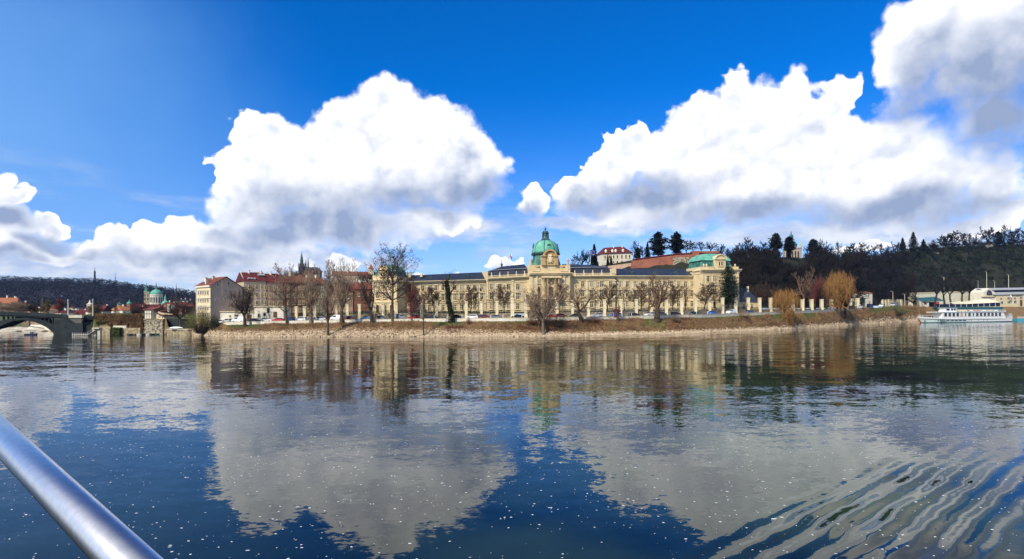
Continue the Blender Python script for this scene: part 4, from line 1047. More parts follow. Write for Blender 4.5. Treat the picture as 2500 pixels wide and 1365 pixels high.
def ivy_tree():
    Y, z = on_bank(1100, 788); base = P(1101, 788, Y); base.z = z - .2; k = Y / FPX
    T = thing('ivy_clad_tree', 'broken old tree wrapped in dark green ivy in front of the left palace wing', 'tree', base)
    rng = random.Random(5)
    ctr = [(0, 0), (3, 14), (-1, 34), (-6, 56), (-7, 78), (-9, 96), (-11, 108)]
    tr, iv, cr = MB(), MB(), MB()
    p3 = [(x * k, 0, h * k) for x, h in ctr]; rad = [5.0, 4.2, 4.4, 4.2, 3.4, 2.4, 1.6]
    for i in range(6): tr.tube(p3[i], p3[i + 1], rad[i] * k, rad[i + 1] * k, 9)
    limbs = [((-6, 62), (6, 84), (8, 100)), ((-7, 86), (-17, 92), (-20, 99)), ((-9, 96), (-4, 112), (-2, 118)), ((-5, 70), (9, 86), (12, 88))]
    for L in limbs:
        q = [(x * k, rng.gauss(0, 1) * k, h * k) for x, h in L]
        tr.tube(q[0], q[1], 1.9 * k, 1.4 * k, 6); tr.tube(q[1], q[2], 1.4 * k, 0.7 * k, 6)
        for j in range(46):
            f = rng.random(); a, b = (q[0], q[1]) if f < .6 else (q[1], q[2]); f = rng.random()
            leaf(iv, tuple(a[m] + (b[m] - a[m]) * f + rng.gauss(0, 1.2 * k) for m in range(3)), .34, rng)
        for j in range(5):
            d = (rng.gauss(0, 6), rng.gauss(0, 4), rng.uniform(2, 12)); e = tuple(q[2][m] + d[m] * k for m in range(3)); cr.tube(q[2], e, .06, .03, 3)
            for _ in range(3): cr.tube(e, (e[0] + rng.gauss(0, 4) * k, e[1] + rng.gauss(0, 3) * k, e[2] + rng.uniform(0, 6) * k), .03, .025, 3)
    for j in range(60):
        h = rng.uniform(60, 108); i = min(5, max(i for i in range(6) if ctr[i][1] <= h)); a = rng.random() * 6.28
        c = p3[i]; q = (c[0] + rng.gauss(0, 1) * k, c[1], h * k); e = (q[0] + math.cos(a) * rng.uniform(6, 17) * k, q[1] + math.sin(a) * 8 * k, q[2] + rng.uniform(1, 9) * k); cr.tube(q, e, .05, .03, 3)
        cr.tube(e, (e[0] + rng.gauss(0, 4) * k, e[1], e[2] + rng.uniform(-1, 6) * k), .03, .025, 3)
    for j in range(2300):
        t = rng.random() * 5.6; i = int(t); f = t - i; a = rng.random() * 6.283; r = (rad[i] + (rad[i + 1] - rad[i]) * f) * k * rng.uniform(1.0, 1.55) + .1
        if h and i == 0 and rng.random() < .4: continue
        leaf(iv, (p3[i][0] + (p3[i + 1][0] - p3[i][0]) * f + math.cos(a) * r, math.sin(a) * r, p3[i][2] + (p3[i + 1][2] - p3[i][2]) * f), rng.uniform(.2, .42), rng)
    t = tr.build('trunk', 'bark_dark', T, local=True, smooth=True); cr.build('crown', 'twig_dark', T, local=True); iv.build('ivy', 'ivy_leaf', T, local=True)
ivy_tree()

# ---- young limes in the palace garden
gl = [(1060, 698, 40), (1131, 700, 36), (1149, 694, 38), (1206, 697, 36), (1231, 692, 40), (1366, 690, 34), (1452, 700, 46), (1481, 690, 44), (1525, 691, 42), (1565, 689, 46), (1642, 694, 40), (1673, 688, 44), (1719, 688, 46), (1746, 702, 40)]
gd = ['beside the ivy-clad tree on its left', 'first to the right of the ivy-clad tree', 'beside the twin-lantern street lamp', 'behind the left gate pillar', 'just left of the garden gate', 'in front of the portal of the central block',
      'behind the twisted forked tree', 'left of the dark downpipe of the right wing', 'right of the dark downpipe of the right wing', 'left of the stout pollarded tree', 'first to the right of the stout pollarded tree', 'in the middle of the last four windows of the right wing',
      'at the left side of the right pavilion', 'half behind the dark pine']
for i, ((px, pt, w), d) in enumerate(zip(gl, gd)):
    Y = yfence(px) + 6; bare_tree(px, 757, pt, w, Y, 'young bare lime tree ' + d, 'sapling' if i % 2 else 'upright', 60 + i % 5, 'bark_dark', 'twig_brown', 'young bare trees in the palace garden', name='lime_tree', z=zfence(px), key='lime%d' % (i % 5))

# ---- evergreen and willows on the right
conifer(1779, 757, 650, 58, yfence(1779) + 5, 'bushy dark green pine before the right pavilion of the palace', 31, 'round', 'needles', name='pine_tree', dens=2.6, z=zfence(1779), leafs=0.42)
Y, z = on_bank(1918, 779); willow(1918, 779, 702, 70, Y, 'small golden weeping willow trailing over the bank', 33, 786, n=520, z=z + .3)
hw_ = willow(1926, 781, 752, 26, Y - 3, 'low golden willow shoots hanging to the stones below the small willow', 37, 799, n=150, z=z - .6, name='willow_shrub')
Y, z = on_bank(2052, 781); willow(2048, 781, 656, 74, Y, 'large golden weeping willow with dark forked trunk', 34, 738, n=760, z=z)
Y, z = on_bank(2064, 776); bare_tree(2063, 776, 672, 50, Y, 'second dark trunk leaning behind the large golden willow', 'vase', 71, 'bark_dark', 'twig_dark', z=z)
conifer(2096, 752, 668, 44, yfence(2090) + 12, 'tall dark evergreen right behind the large golden willow', 35, 'round', 'needles_dark', dens=1.6, z=10)

# ------------------------------------------------------------------ garden fence, embankment wall, hedge
def build_fence():
    T = thing('garden_fence', 'long garden fence of pale square pillars on a low rubble wall along the road', 'fence', P(1400, 762, yfence(1400)))
    pxs = [724, 744.5, 769.6, 795, 822, 848.5, 878, 907, 936, 968, 998, 1030, 1066, 1102, 1138.6, 1176, 1213.6, 1325, 1360, 1398, 1437, 1476, 1515.5, 1553.6, 1590, 1627, 1663.7, 1698, 1732, 1764, 1796,
           1826.7, 1854.6, 1881.6, 1909, 1936, 1959, 1981.6, 2006, 2030, 2054, 2076, 2093.5, 2107.6]
    big = {1251: 33, 1284: 33}
    for px in sorted(pxs + list(big)):
        Y = yfence(px); k = Y / FPX; z0 = zroad(px) + 0.1; yb = tab(PILY, px)
        top = yb - (23.5 if px < 1000 else 28.5 if px < 1700 else 27 if px < 1900 else 22.5) - (6 if px in big else 0)
        zt = Zof(px, top, Y); x = Xof(px, Y); w = (8.2 if px in big else 6.6) * k
        mb = MB(); mb.box((x, Y, (z0 + zt) / 2), (w, w, zt - z0)); mb.box((x, Y, zt + .10), (w + .3, w + .3, .24)); mb.box((x, Y, zt + .30), (w + .05, w + .05, .18)); mb.box((x, Y - 0.02, z0 + .35), (w + .16, w + .16, .7))
        if px in big:
            mb.lathe((x, Y, zt + .35), [(.5, 0), (.3, .25), (.62, .8), (.75, 1.2), (.3, 1.35), (.35, 1.6), (.08, 2.0)], 10)
        mb.build('pillar', 'pillar_plaster', T)
    allp = sorted(pxs + list(big))
    for a, b in zip(allp, allp[1:]):
        if (a, b) == (1251, 1284): continue
        Ya, Yb = yfence(a), yfence(b); A = Vector((Xof(a, Ya), Ya, 0)); B = Vector((Xof(b, Yb), Yb, 0)); d = (B - A).normalized(); A += d * .5; B -= d * .5; n = Vector((d.y, -d.x, 0)) * .22
        za, zb, ta, tb = zroad(a) + .1, zroad(b) + .1, zfence(a) + .15, zfence(b) + .15
        mb = MB(); mb.hexa([A + n + Vector((0, 0, za)), B + n + Vector((0, 0, zb)), B - n + Vector((0, 0, zb)), A - n + Vector((0, 0, za)), A + n + Vector((0, 0, ta)), B + n + Vector((0, 0, tb)), B - n + Vector((0, 0, tb)), A - n + Vector((0, 0, ta))])
        w = mb.build('base_wall', 'wall_stone', T)
        rl = MB(); rl.tube(A + Vector((0, 0, ta + 1.0)), B + Vector((0, 0, tb + 1.0)), .035, .035, 4); rl.tube(A + Vector((0, 0, ta + .2)), B + Vector((0, 0, tb + .2)), .03, .03, 4)
        m = 7
        for i in range(1, m): q = A + (B - A) * i / m; t = ta + (tb - ta) * i / m; rl.tube((q.x, q.y, t), (q.x, q.y, t + 1.15), .02, .02, 3)
        rl.build('railing', 'dark_metal', w)
build_fence()

def hedge():
    rng = random.Random(3); mb = MB()
    for px in range(730, 2110, 2):
        if 1244 < px < 1292: continue
        Y = yfence(px) + 1.1; z = zfence(px) + .1
        for j in range(13): leaf(mb, (Xof(px + rng.uniform(-1, 1), Y), Y + rng.gauss(0, .22), z + rng.random() * (1.15 + .15 * math.sin(px * .2))), rng.uniform(.16, .3), rng)
    o = mb.build('hedge', 'hedge_leaf'); tag(o, 'clipped dark hedge running just behind the pale pillared fence', 'hedge')
hedge()

def parapet():
    pxs = [p for p in range(545, 2113, 12)]; mb = MB(); n = len(pxs)
    for px in pxs:
        Y = ypar(px); zt = zroad(px) + .2; x = Xof(px, Y)
        mb.v.extend([(x, Y - .25, zt - 1.5), (x, Y - .25, zt), (x, Y + .25, zt), (x, Y + .25, zt - 1.5)])
    for i in range(n - 1):
        for j in range(4): mb.f.append((4 * i + j, 4 * i + 4 + j, 4 * i + 4 + (j + 1) % 4, 4 * i + (j + 1) % 4))
    mb.f += [(0, 1, 2, 3), tuple(4 * n - 4 + j for j in (3, 2, 1, 0))]
    T = mb.build('embankment_wall', 'kerb_white', recalc=True); tag(T, 'low whitish embankment wall running along the top of the river bank', 'wall')
    cp = MB()
    for px in pxs:
        Y = ypar(px); zt = zroad(px) + .203; x = Xof(px, Y); cp.v.extend([(x, Y - .34, zt), (x, Y - .34, zt + .13), (x, Y + .34, zt + .13), (x, Y + .34, zt)])
    cp.f = list(mb.f); cp.build('coping', 'pillar_plaster', T, recalc=True)
parapet()

# ------------------------------------------------------------------ river bank cover: stones, dry shrubs, grass
def bank_cover():
    rng = random.Random(8); st, br, rd, gr = MB(), MB(), MB(), MB()
    ico = [(0, 0, 1), (.89, 0, .45), (.28, .85, .45), (-.72, .53, .45), (-.72, -.53, .45), (.28, -.85, .45), (.72, .53, -.45), (-.28, .85, -.45), (-.89, 0, -.45), (-.28, -.85, -.45), (.72, -.53, -.45)]
    icf = [(0, 1, 2), (0, 2, 3), (0, 3, 4), (0, 4, 5), (0, 5, 1), (1, 6, 2), (2, 7, 3), (3, 8, 4), (4, 9, 5), (5, 10, 1), (2, 6, 7), (3, 7, 8), (4, 8, 9), (5, 9, 10), (1, 10, 6)]
    for i in range(9500):
        px = rng.uniform(470, 2250); lim = tab([(470, .4), (620, .34), (800, .55), (1000, .50), (1080, .38), (1250, .27), (1400, .15), (1700, .13), (2000, .15), (2250, .28)], px)
        t = abs(rng.gauss(0, 1)) * lim * .62 - .02
        if t > lim * 1.5: continue
        Y = sh(px) + t * tab(BW, px); s = rng.uniform(.14, .42) * (1.3 if t < .05 else 1) * Y / 240; z = zbank(px, Y)
        a, b, c = rng.uniform(.7, 1.3), rng.uniform(.7, 1.3), rng.uniform(.5, .9); rot = rng.random() * 6.28; co, si = math.cos(rot), math.sin(rot); X0 = Xof(px, Y)
        vs = []
        for (x, y, zz) in ico:
            x, y = x * a * rng.uniform(.8, 1.15), y * b * rng.uniform(.8, 1.15); vs.append((X0 + (x * co - y * si) * s, Y + (x * si + y * co) * s, z + zz * c * s))
        st.add(vs, icf)
    tag(st.build('bank_stones', 'riprap'), kind='stuff')
    def density(px, Y): return math.sin(px * .021) + math.sin(px * .057 + 1.3) + .7 * math.sin(px * .013 + Y * .2)
    for i in range(26000):
        px = rng.uniform(480, 2260); t = rng.uniform(.16, .97) if px > 1080 else rng.uniform(.34, .97); Y = sh(px) + t * tab(BW, px); z = zbank(px, Y); k = Y / 230
        d = density(px, Y)
        lim = tab([(470, .4), (620, .40), (800, .55), (1000, .55), (1080, .45), (1250, .36), (1400, .22), (1700, .2), (2250, .3)], px)
        if t < lim and rng.random() < .7: continue
        green = (px, t) and ((545 < px < 640 and t > .62) or (1055 < px < 1130 and t > .6) or (1190 < px < 1300 and t > .78) or (1570 < px < 1625 and t > .35) or (1880 < px < 1990 and t > .55 and d > -1) or (1700 < px < 1860 and t > .8) or (2120 < px < 2200 and t > .6))
        X0 = Xof(px, Y)
        if green:
            for _ in range(3):
                x, y = X0 + rng.gauss(0, .4), Y + rng.gauss(0, .3); h = rng.uniform(.15, .40) * k; w = .09 * k
                gr.add([(x - w, y, z - .05), (x + w, y, z - .05), (x + rng.gauss(0, .15), y + rng.gauss(0, .15), z + h)], [(0, 1, 2)])
            continue
        red = 1090 < px < 1180 and t < .8 and d > -.5 or 1260 < px < 1480 and rng.random() < .55 or 1600 < px < 1720 and rng.random() < .4
        mb = rd if red else br
        for _ in range(2 if d > 0 else 1):
            x, y = X0 + rng.gauss(0, .35), Y + rng.gauss(0, .3); h = rng.uniform(.3, .8) * k * (1.4 if d > 1.2 else 1.0); w = .035 * k
            e = (x + rng.gauss(0, .45) * h, y + rng.gauss(0, .3) * h, z + h)
            mb.tube((x, y, z - .05), e, w, w * .5, 3)
            if rng.random() < .5: mb.tube(((x + e[0]) / 2, (y + e[1]) / 2, z + h * .5), (e[0] + rng.gauss(0, .3), e[1] + rng.gauss(0, .2), z + h * rng.uniform(.7, 1.1)), w * .7, w * .4, 3)
            leaf(mb, (x + rng.gauss(0, .2), y, z + h * rng.uniform(.2, .7)), rng.uniform(.12, .3) * k, rng)
    tag(br.build('dry_undergrowth', 'dry_brush'), kind='stuff'); tag(rd.build('russet_undergrowth', 'red_brush'), kind='stuff'); tag(gr.build('bank_grass', 'green_brush'), kind='stuff')
bank_cover()

# individual shrubs on the bank that stand out
def shrub(px, py, wpx, hpx, label, mat_, seed, Y=None, z=None, n=None, group=None, name='shrub', leafy=0.3, cat='shrub'):
    if Y is None: Y, z = on_bank(px, py)
    k = Y / FPX; base = P(px, py, Y); base.z = z - .1; T = thing(name, label, cat, base, group); rng = random.Random(seed); W, H = wpx * k / 2, hpx * k
    st, cr = MB(), MB()
    for i in range(n or 70):
        a = rng.random() * 6.283; r = W * math.sqrt(rng.random()); e = (math.cos(a) * r, math.sin(a) * r * .7, H * rng.uniform(.55, 1.0) * math.sqrt(max(.08, 1 - (r / W) ** 2 * .8)))
        b = (math.cos(a) * r * .25, math.sin(a) * r * .2, 0); m = tuple((b[j] + e[j]) / 2 + rng.gauss(0, W * .06) for j in range(3))
        st.tube(b, m, .05 * k * 5, .035 * k * 5, 3); cr.tube(m, e, .028 * k * 5, .016 * k * 5, 3)
        for _ in range(4):
            f = rng.random(); q = tuple(m[j] + (e[j] - m[j]) * f for j in range(3)); g = (q[0] + rng.gauss(0, W * .16), q[1] + rng.gauss(0, W * .12), q[2] + rng.uniform(-.05, .16) * H); cr.tube(q, g, .02 * k * 5, .014 * k * 5, 3)
            if rng.random() < leafy: leaf(cr, g, rng.uniform(.8, 1.7) * k, rng)
    st.build('stem', mat_ if leafy < .25 else 'bark_dark', T, local=True); cr.build('crown', mat_, T, local=True)
    return T
shrub(1365, 800, 44, 34, 'dark tangled shrub on the bank right of the wide shore tree', 'twig_dark', 1, n=130)
shrub(1297, 796, 30, 26, 'russet shrub on the bank left of the wide shore tree', 'red_brush', 2, n=90)
shrub(1648, 788, 26, 24, 'grey bramble beside the stout pollarded tree', 'bark_pale', 3, n=70)
shrub(1145, 793, 20, 20, 'reddish bush on the bank under the white parked hatchback', 'twig_red', 4, n=60)
shrub(1815, 778, 40, 22, 'low brown bush on the bank under the dark blue car', 'dry_brush', 5, n=80)
shrub(1450, 790, 36, 20, 'low rust brown bush right of the twisted forked tree', 'red_brush', 6, n=80)
shrub(2190, 770, 60, 24, 'greenish scrub at the end of the bank before the moored ship', 'green_brush', 7, n=140, leafy=.6)

# ------------------------------------------------------------------ parked cars
def car_proto(kind):
    T = thing('parked_car', 'x', 'car', (0, 0, 0)); L, W = (4.4, 1.78) if kind != 'van' else (5.2, 1.95)
    prof = dict(sedan=[(-2.2, .32), (-2.22, .62), (-2.1, .88), (-1.55, .95), (-.75, 1.40), (.55, 1.42), (1.25, .98), (2.05, .84), (2.2, .60), (2.2, .32)],
                hatch=[(-2.1, .32), (-2.12, .72), (-2.02, 1.02), (-1.72, 1.50), (-1.1, 1.60), (.35, 1.58), (1.15, 1.06), (1.95, .92), (2.15, .66), (2.15, .32)],
                van=[(-2.55, .35), (-2.58, .9), (-2.5, 1.9), (-2.2, 2.08), (1.0, 2.08), (1.75, 1.30), (2.45, 1.08), (2.58, .7), (2.58, .35)])[kind]
    def loft(pr, ins):                                   # side outline swept across with rounded flanks
        mb = MB(); lev = [(-W / 2, .93), (-W / 2 + .08, 1.0), (W / 2 - .08, 1.0), (W / 2, .93)]; n = len(pr)
        for (y, s) in lev:
            for (x, z) in pr:
                t = max(0, (z - .9) / .7); mb.v.append((x * (1 - .02 * (1 - s) * 10), y * (1 - .16 * t), .3 + (z - .3) * (1 if s == 1 else .97)))
        for a in range(3):
            for i in range(n): mb.f.append((a * n + i, a * n + (i + 1) % n, (a + 1) * n + (i + 1) % n, (a + 1) * n + i))
        mb.f.append(tuple(range(n - 1, -1, -1))); mb.f.append(tuple(3 * n + i for i in range(n)))
        return mb
    body = loft(prof, 0).build('body', 'car_white', T, local=True, recalc=True)
    gl = MB()
    win = dict(sedan=[(-1.35, .96), (-.72, 1.33), (.50, 1.35), (1.08, .98)], hatch=[(-1.85, 1.08), (-1.58, 1.47), (.30, 1.50), (1.0, 1.08)], van=[(.1, 1.30), (.1, 1.85), (.95, 1.85), (1.5, 1.30)])[kind]
    for s in (-1, 1):
        o = [(x, s * (W / 2 * (1 - .16 * max(0, (z - .9) / .7)) * .985 + .035), z) for (x, z) in win]; i_ = [(x, y - s * .12, z) for (x, y, z) in o]
        gl.prism(o, i_) if s < 0 else gl.prism(o[::-1], i_[::-1])
    a, b = (prof[5], prof[6]) if kind != 'van' else (prof[4], prof[5])
    def pane(p, q, sgn):
        p2 = (p[0] + (q[0] - p[0]) * .12, p[1] + (q[1] - p[1]) * .12); q2 = (p[0] + (q[0] - p[0]) * .9, p[1] + (q[1] - p[1]) * .9)
        w1, w2 = W / 2 * .78, W / 2 * .86; e = .03
        gl.add([(p2[0] + sgn * e, -w1, p2[1] + e), (p2[0] + sgn * e, w1, p2[1] + e), (q2[0] + sgn * e, w2, q2[1] + e), (q2[0] + sgn * e, -w2, q2[1] + e)], [(0, 1, 2, 3)])
    pane(a, b, 1)
    if kind == 'sedan': pane(prof[4], prof[3], -1)
    if kind == 'hatch': pane(prof[3], prof[2], -1)
    gl.build('window_band', 'car_glass', T, local=True)
    for x in (-1.32, 1.32) if kind != 'van' else (-1.6, 1.6):
        for s in (-1, 1):
            w = MB(); w.tube((x, s * (W / 2 - .19), .32), (x, s * (W / 2 + .02), .32), .33, .33, 14, True); wo = w.build('wheel', 'tyre', T, local=True)
            h = MB(); h.tube((x, s * (W / 2 - .02), .32), (x, s * (W / 2 + .04), .32), .20, .18, 10, True); h.build('rim', 'steel_grey', wo, local=True)
    for s in (-1, 1):
        h = MB(); e = prof[-2][0]; h.box((e - .12, s * .62, prof[-2][1] + .06), (.34, .34, .15)); h.build('headlight', 'lamp_clear', T, local=True)
        h = MB(); h.box((prof[1][0] + .06, s * .64, prof[1][1] + .10), (.16, .26, .18)); h.build('tail_light', 'car_red', T, local=True)
    return T
PROTO = {k: car_proto(k) for k in ('sedan', 'hatch', 'van')}
for p in PROTO.values(): index_kids(p)
CARS = [  # photo x, kind, colour, facing (+1 right), how it is singled out
    (541, 'hatch', 'white', -1, 'white car at the left end of the parked row by the cream garage wall'), (556, 'hatch', 'silver', -1, 'silver car second from the left end of the parked row'),
    (583, 'van', 'white', -1, 'big white van behind the dark spreading tree'), (621, 'sedan', 'black', 1, 'black saloon between the white van and a white estate'),
    (653, 'hatch', 'white', 1, 'white estate car left of the bright red saloon'), (680, 'sedan', 'red', -1, 'bright red saloon left of the tall pale upswept tree'),
    (711, 'hatch', 'navy', 1, 'dark blue hatchback right of the tall pale upswept tree'), (735, 'hatch', 'white', -1, 'white hatchback left of the slender pale tree'),
    (762, 'sedan', 'grey', -1, 'grey saloon behind the slender pale tree'), (787, 'hatch', 'white', 1, 'white hatchback left of the narrow shore tree'),
    (823, 'van', 'white', -1, 'white van left of the broad pale tree trunk'), (858, 'hatch', 'darkred', 1, 'dark red hatchback right of the broad pale tree trunk'), 
    (895, 'sedan', 'lightblue', -1, 'light blue saloon behind the dark crooked tree'), (934, 'hatch', 'grey', 1, 'grey hatchback left of the tallest tree trunk'), (978, 'van', 'grey', 1, 'dark grey van right of the tallest tree trunk'),
    (1010, 'hatch', 'red', -1, 'bright red hatchback behind the leaning reddish tree'), (1056, 'sedan', 'black', -1, 'black saloon left of the ivy-clad tree'), (1115, 'hatch', 'black', 1, 'black compact car right beside the ivy-clad tree'),
    (1154, 'hatch', 'white', -1, 'white hatchback below the twin-lantern street lamp'), (1183, 'hatch', 'darkred', 1, 'dark red hatchback right of the white hatchback by the lamp'), (1210, 'sedan', 'grey', -1, 'grey saloon left of the garden gate'),
    (1264, 'sedan', 'black', -1, 'black saloon in front of the garden gate'), (1308, 'sedan', 'black', -1, 'black saloon behind the wide shore tree'), (1341, 'sedan', 'red', -1, 'red saloon half hidden right of the wide shore tree'), (1370, 'hatch', 'darkred', 1, 'dark maroon hatchback left of the twisted forked tree'),
    (1404, 'sedan', 'green', -1, 'dark green saloon directly behind the twisted forked tree'), (1457, 'hatch', 'silver', -1, 'silver hatchback left of the bright blue hatchback'), (1503, 'hatch', 'blue', -1, 'bright blue hatchback behind the broken reddish stump'),
    (1546, 'sedan', 'black', -1, 'black saloon right of the broken reddish stump'), (1588, 'hatch', 'white', -1, 'white hatchback half hidden left of the stout pollarded trunk'), (1614, 'hatch', 'grey', 1, 'grey hatchback right of the stout pollarded trunk'),
    (1648, 'hatch', 'black', 1, 'black people carrier right of the grey hatchback'), (1694, 'sedan', 'green', -1, 'dark green saloon below the right pavilion corner'), (1738, 'hatch', 'blue', -1, 'blue estate car in front of the right pavilion'),
    (1785, 'van', 'white', -1, 'white van below the dark pine'), (1829, 'sedan', 'navy', -1, 'navy blue saloon left of the small golden willow'),
    (2081, 'hatch', 'black', 1, 'black car behind the large golden willow'), (2103, 'sedan', 'silver', 1, 'silver saloon near the small yellow house'), (2124, 'van', 'navy', 1, 'navy van at the far right end of the fence'),
    (2153, 'hatch', 'white', -1, 'white car driving on the far road bend'), (2182, 'hatch', 'silver', -1, 'silver car parked last on the far road bend')]
used = set()
for (px, kind, colr, face, lab) in CARS:
    Y = ypar(px) + (3.2 if px < 2140 else 9 if px < 2170 else 6); x = Xof(px, Y); d = (Xof(px + 8, ypar(px + 8)) - Xof(px - 8, ypar(px - 8)), ypar(px + 8) - ypar(px - 8)); rz = math.atan2(d[1], d[0]) + (0 if face > 0 else math.pi)
    zt = zroad(px) + .02 + (.4 if px > 2140 else 0); sc_ = 1.0 if px < 1900 else Y / 300
    root = PROTO[kind]
    if kind not in used:
        used.add(kind); root.location = (x, Y, zt); root.rotation_euler = (0, 0, rz); root['label'] = lab; root['group'] = 'cars parked along the embankment road'; c = root
        for ch in KIDS[root.name]:
            if ch.name.split('.')[0] == 'body': ch.material_slots[0].link = 'OBJECT'; ch.material_slots[0].material = M['car_' + colr]
    else: c = dup(root, (x, Y, zt), rz, lab, 'cars parked along the embankment road', recolour={'body': 'car_' + colr})
    c.scale = (1.05 * sc_, 1.05 * sc_, 1.05 * sc_)

# ------------------------------------------------------------------ street furniture on the embankment
def twin_lamp():
    Y = ypar(1168) + 13.0; b = P(1168, 770, Y); b.z = zroad(1168) + .2; T = thing('street_lamp', 'tall twin-lantern street lamp in front of the left palace wing', 'street lamp', b); H = Zof(1168, 701, Y) - b.z
    mb = MB(); mb.lathe((0, 0, 0), [(.28, 0), (.26, .5), (.12, .9), (.10, H * .8), (.07, H)], 10); mb.tube((0, 0, H * .92), (-.95, 0, H * .97), .06, .06, 6); mb.tube((0, 0, H * .92), (.95, 0, H * .97), .06, .06, 6); mb.build('pole', 'dark_metal', T, local=True)
    for s in (-1, 1):
        l = MB(); l.lathe((s * .95, 0, H * .97 - 1.2), [(.15, 0), (.36, .25), (.42, .8), (.30, 1.0), (.06, 1.25)], 8); l.build('lantern', 'dark_metal', T, local=True)
twin_lamp()
posts = MB()
bp = thing('bollard', 'thin white post standing on the embankment wall', 'bollard', (0, 0, 0), 'white posts along the embankment wall')
pm = MB(); pm.lathe((0, 0, 0), [(.075, 0), (.07, 1.0), (.09, 1.02), (.09, 1.14), (.03, 1.2)], 8); pm.build('post', 'white_paint', bp, local=True)
bs = MB(); bs.box((0, 0, .05), (.3, .3, .1)); bs.build('base_plate', 'steel_grey', bp, local=True); index_kids(bp)
first = True
for px in [1060, 1092, 1128, 1163, 1198, 1228, 1254, 1274, 1460, 1498, 1542, 1572, 1602, 1636, 1668, 1701, 1727, 1762, 1800]:
    loc = (Xof(px, ypar(px)), ypar(px), zroad(px) + .33)
    if first: bp.location = loc; first = False
    else: dup(bp, loc)

def person(px, pyb, Y, label, top, legs, seed, h=1.75, z=None, hold=0.0):
    b = P(px, pyb, Y); b.z = z if z is not None else b.z
    T = thing('person', label, 'person', b); rng = random.Random(seed)
    def skin(chains, name, m, parent):
        me = bpy.data.meshes.new(name); vs, es, rs = [], [], []
        for ch in chains:
            prev = None
            for (p, r) in ch:
                if p in vs: i = vs.index(p)
                else: vs.append(p); rs.append(r); i = len(vs) - 1
                if prev is not None: es.append((prev, i))
                prev = i
        me.from_pydata(vs, es, []); me.materials.append(M[m])
        o = bpy.data.objects.new(name, me); COL.objects.link(o); o.parent = parent
        o.modifiers.new('skin', 'SKIN')
        for i, r in enumerate(rs): me.skin_vertices[0].data[i].radius = (r, r); me.skin_vertices[0].data[i].use_root = (i == 0)
        s = o.modifiers.new('sub', 'SUBSURF'); s.levels = s.render_levels = 1
        return o
    f = h / 1.75; S = lambda x, y, z_: (x * f, y * f, z_ * f)
    st = rng.uniform(.05, .16)
    pel, chest, neck = (S(0, 0, .93), .14), (S(0, 0, 1.30), .17), (S(0, 0, 1.50), .06)
    sk = skin([[pel, (S(0, 0, 1.1), .13), chest, neck, (S(0, -.02, 1.60), .085), (S(0, -.01, 1.69), .085)],
          [chest, (S(-.22, 0, 1.38), .065), (S(-.27, .03, 1.10), .045), (S(-.24, -.10 - hold * .1, .88 + hold * .3), .033)], [chest, (S(.22, 0, 1.38), .065), (S(.27, .03, 1.10), .045), (S(.25, -.08, .86), .033)],
          [pel, (S(-.10, -st, .5), .075), (S(-.10, -st * 1.2, .06), .05), (S(-.10, -st * 1.2 - .14, .04), .045)], [pel, (S(.10, st, .5), .075), (S(.10, st * 1.5, .06), .05), (S(.10, st * 1.5 - .14, .04), .045)]], 'body', 'skin', T)
    skin([[(S(0, 0, .95), .165), (S(0, 0, 1.12), .16), (S(0, 0, 1.32), .195), (S(0, 0, 1.45), .10)], [(S(0, 0, 1.32), .195), (S(-.22, 0, 1.38), .09), (S(-.27, .03, 1.10), .07), (S(-.25, -.06, .95 + hold * .15), .055)], [(S(0, 0, 1.32), .195), (S(.22, 0, 1.38), .09), (S(.27, .03, 1.10), .07), (S(.26, -.05, .94), .055)]], 'jacket', top, T)
    skin([[(S(0, 0, .93), .15), (S(-.10, -st, .5), .095), (S(-.10, -st * 1.2, .10), .07)], [(S(0, 0, .93), .15), (S(.10, st, .5), .095), (S(.10, st * 1.5, .10), .07)]], 'trousers', legs, T)
    hr = MB(); hr.ball(S(0, .02, 1.70), .115 * f, 10, 6, (1, 1, .9)); hr.build('hair', 'cloth_dark', T, local=True)
    return T
Yq = yfence(1265) - 1.2
person(1262, 765, Yq, 'pedestrian in dark blue jacket standing at the palace garden gate, left of a companion', 'cloth_blue', 'cloth_dark', 1, z=zroad(1262) + .3)
person(1268, 765, Yq + .5, 'pedestrian in pale jacket at the palace garden gate, right of a companion', 'cloth_white', 'cloth_blue', 2, z=zroad(1268) + .3, h=1.68)
person(1731, 757, yfence(1731) - 1.0, 'walker in white top on the pavement before the right pavilion, left of a companion', 'cloth_white', 'cloth_dark', 3, z=zroad(1731) + .3)
person(1737, 757, yfence(1737) - 1.3, 'walker in white top on the pavement before the right pavilion, right of a companion', 'cloth_white', 'cloth_blue', 4, z=zroad(1737) + .3, h=1.7)

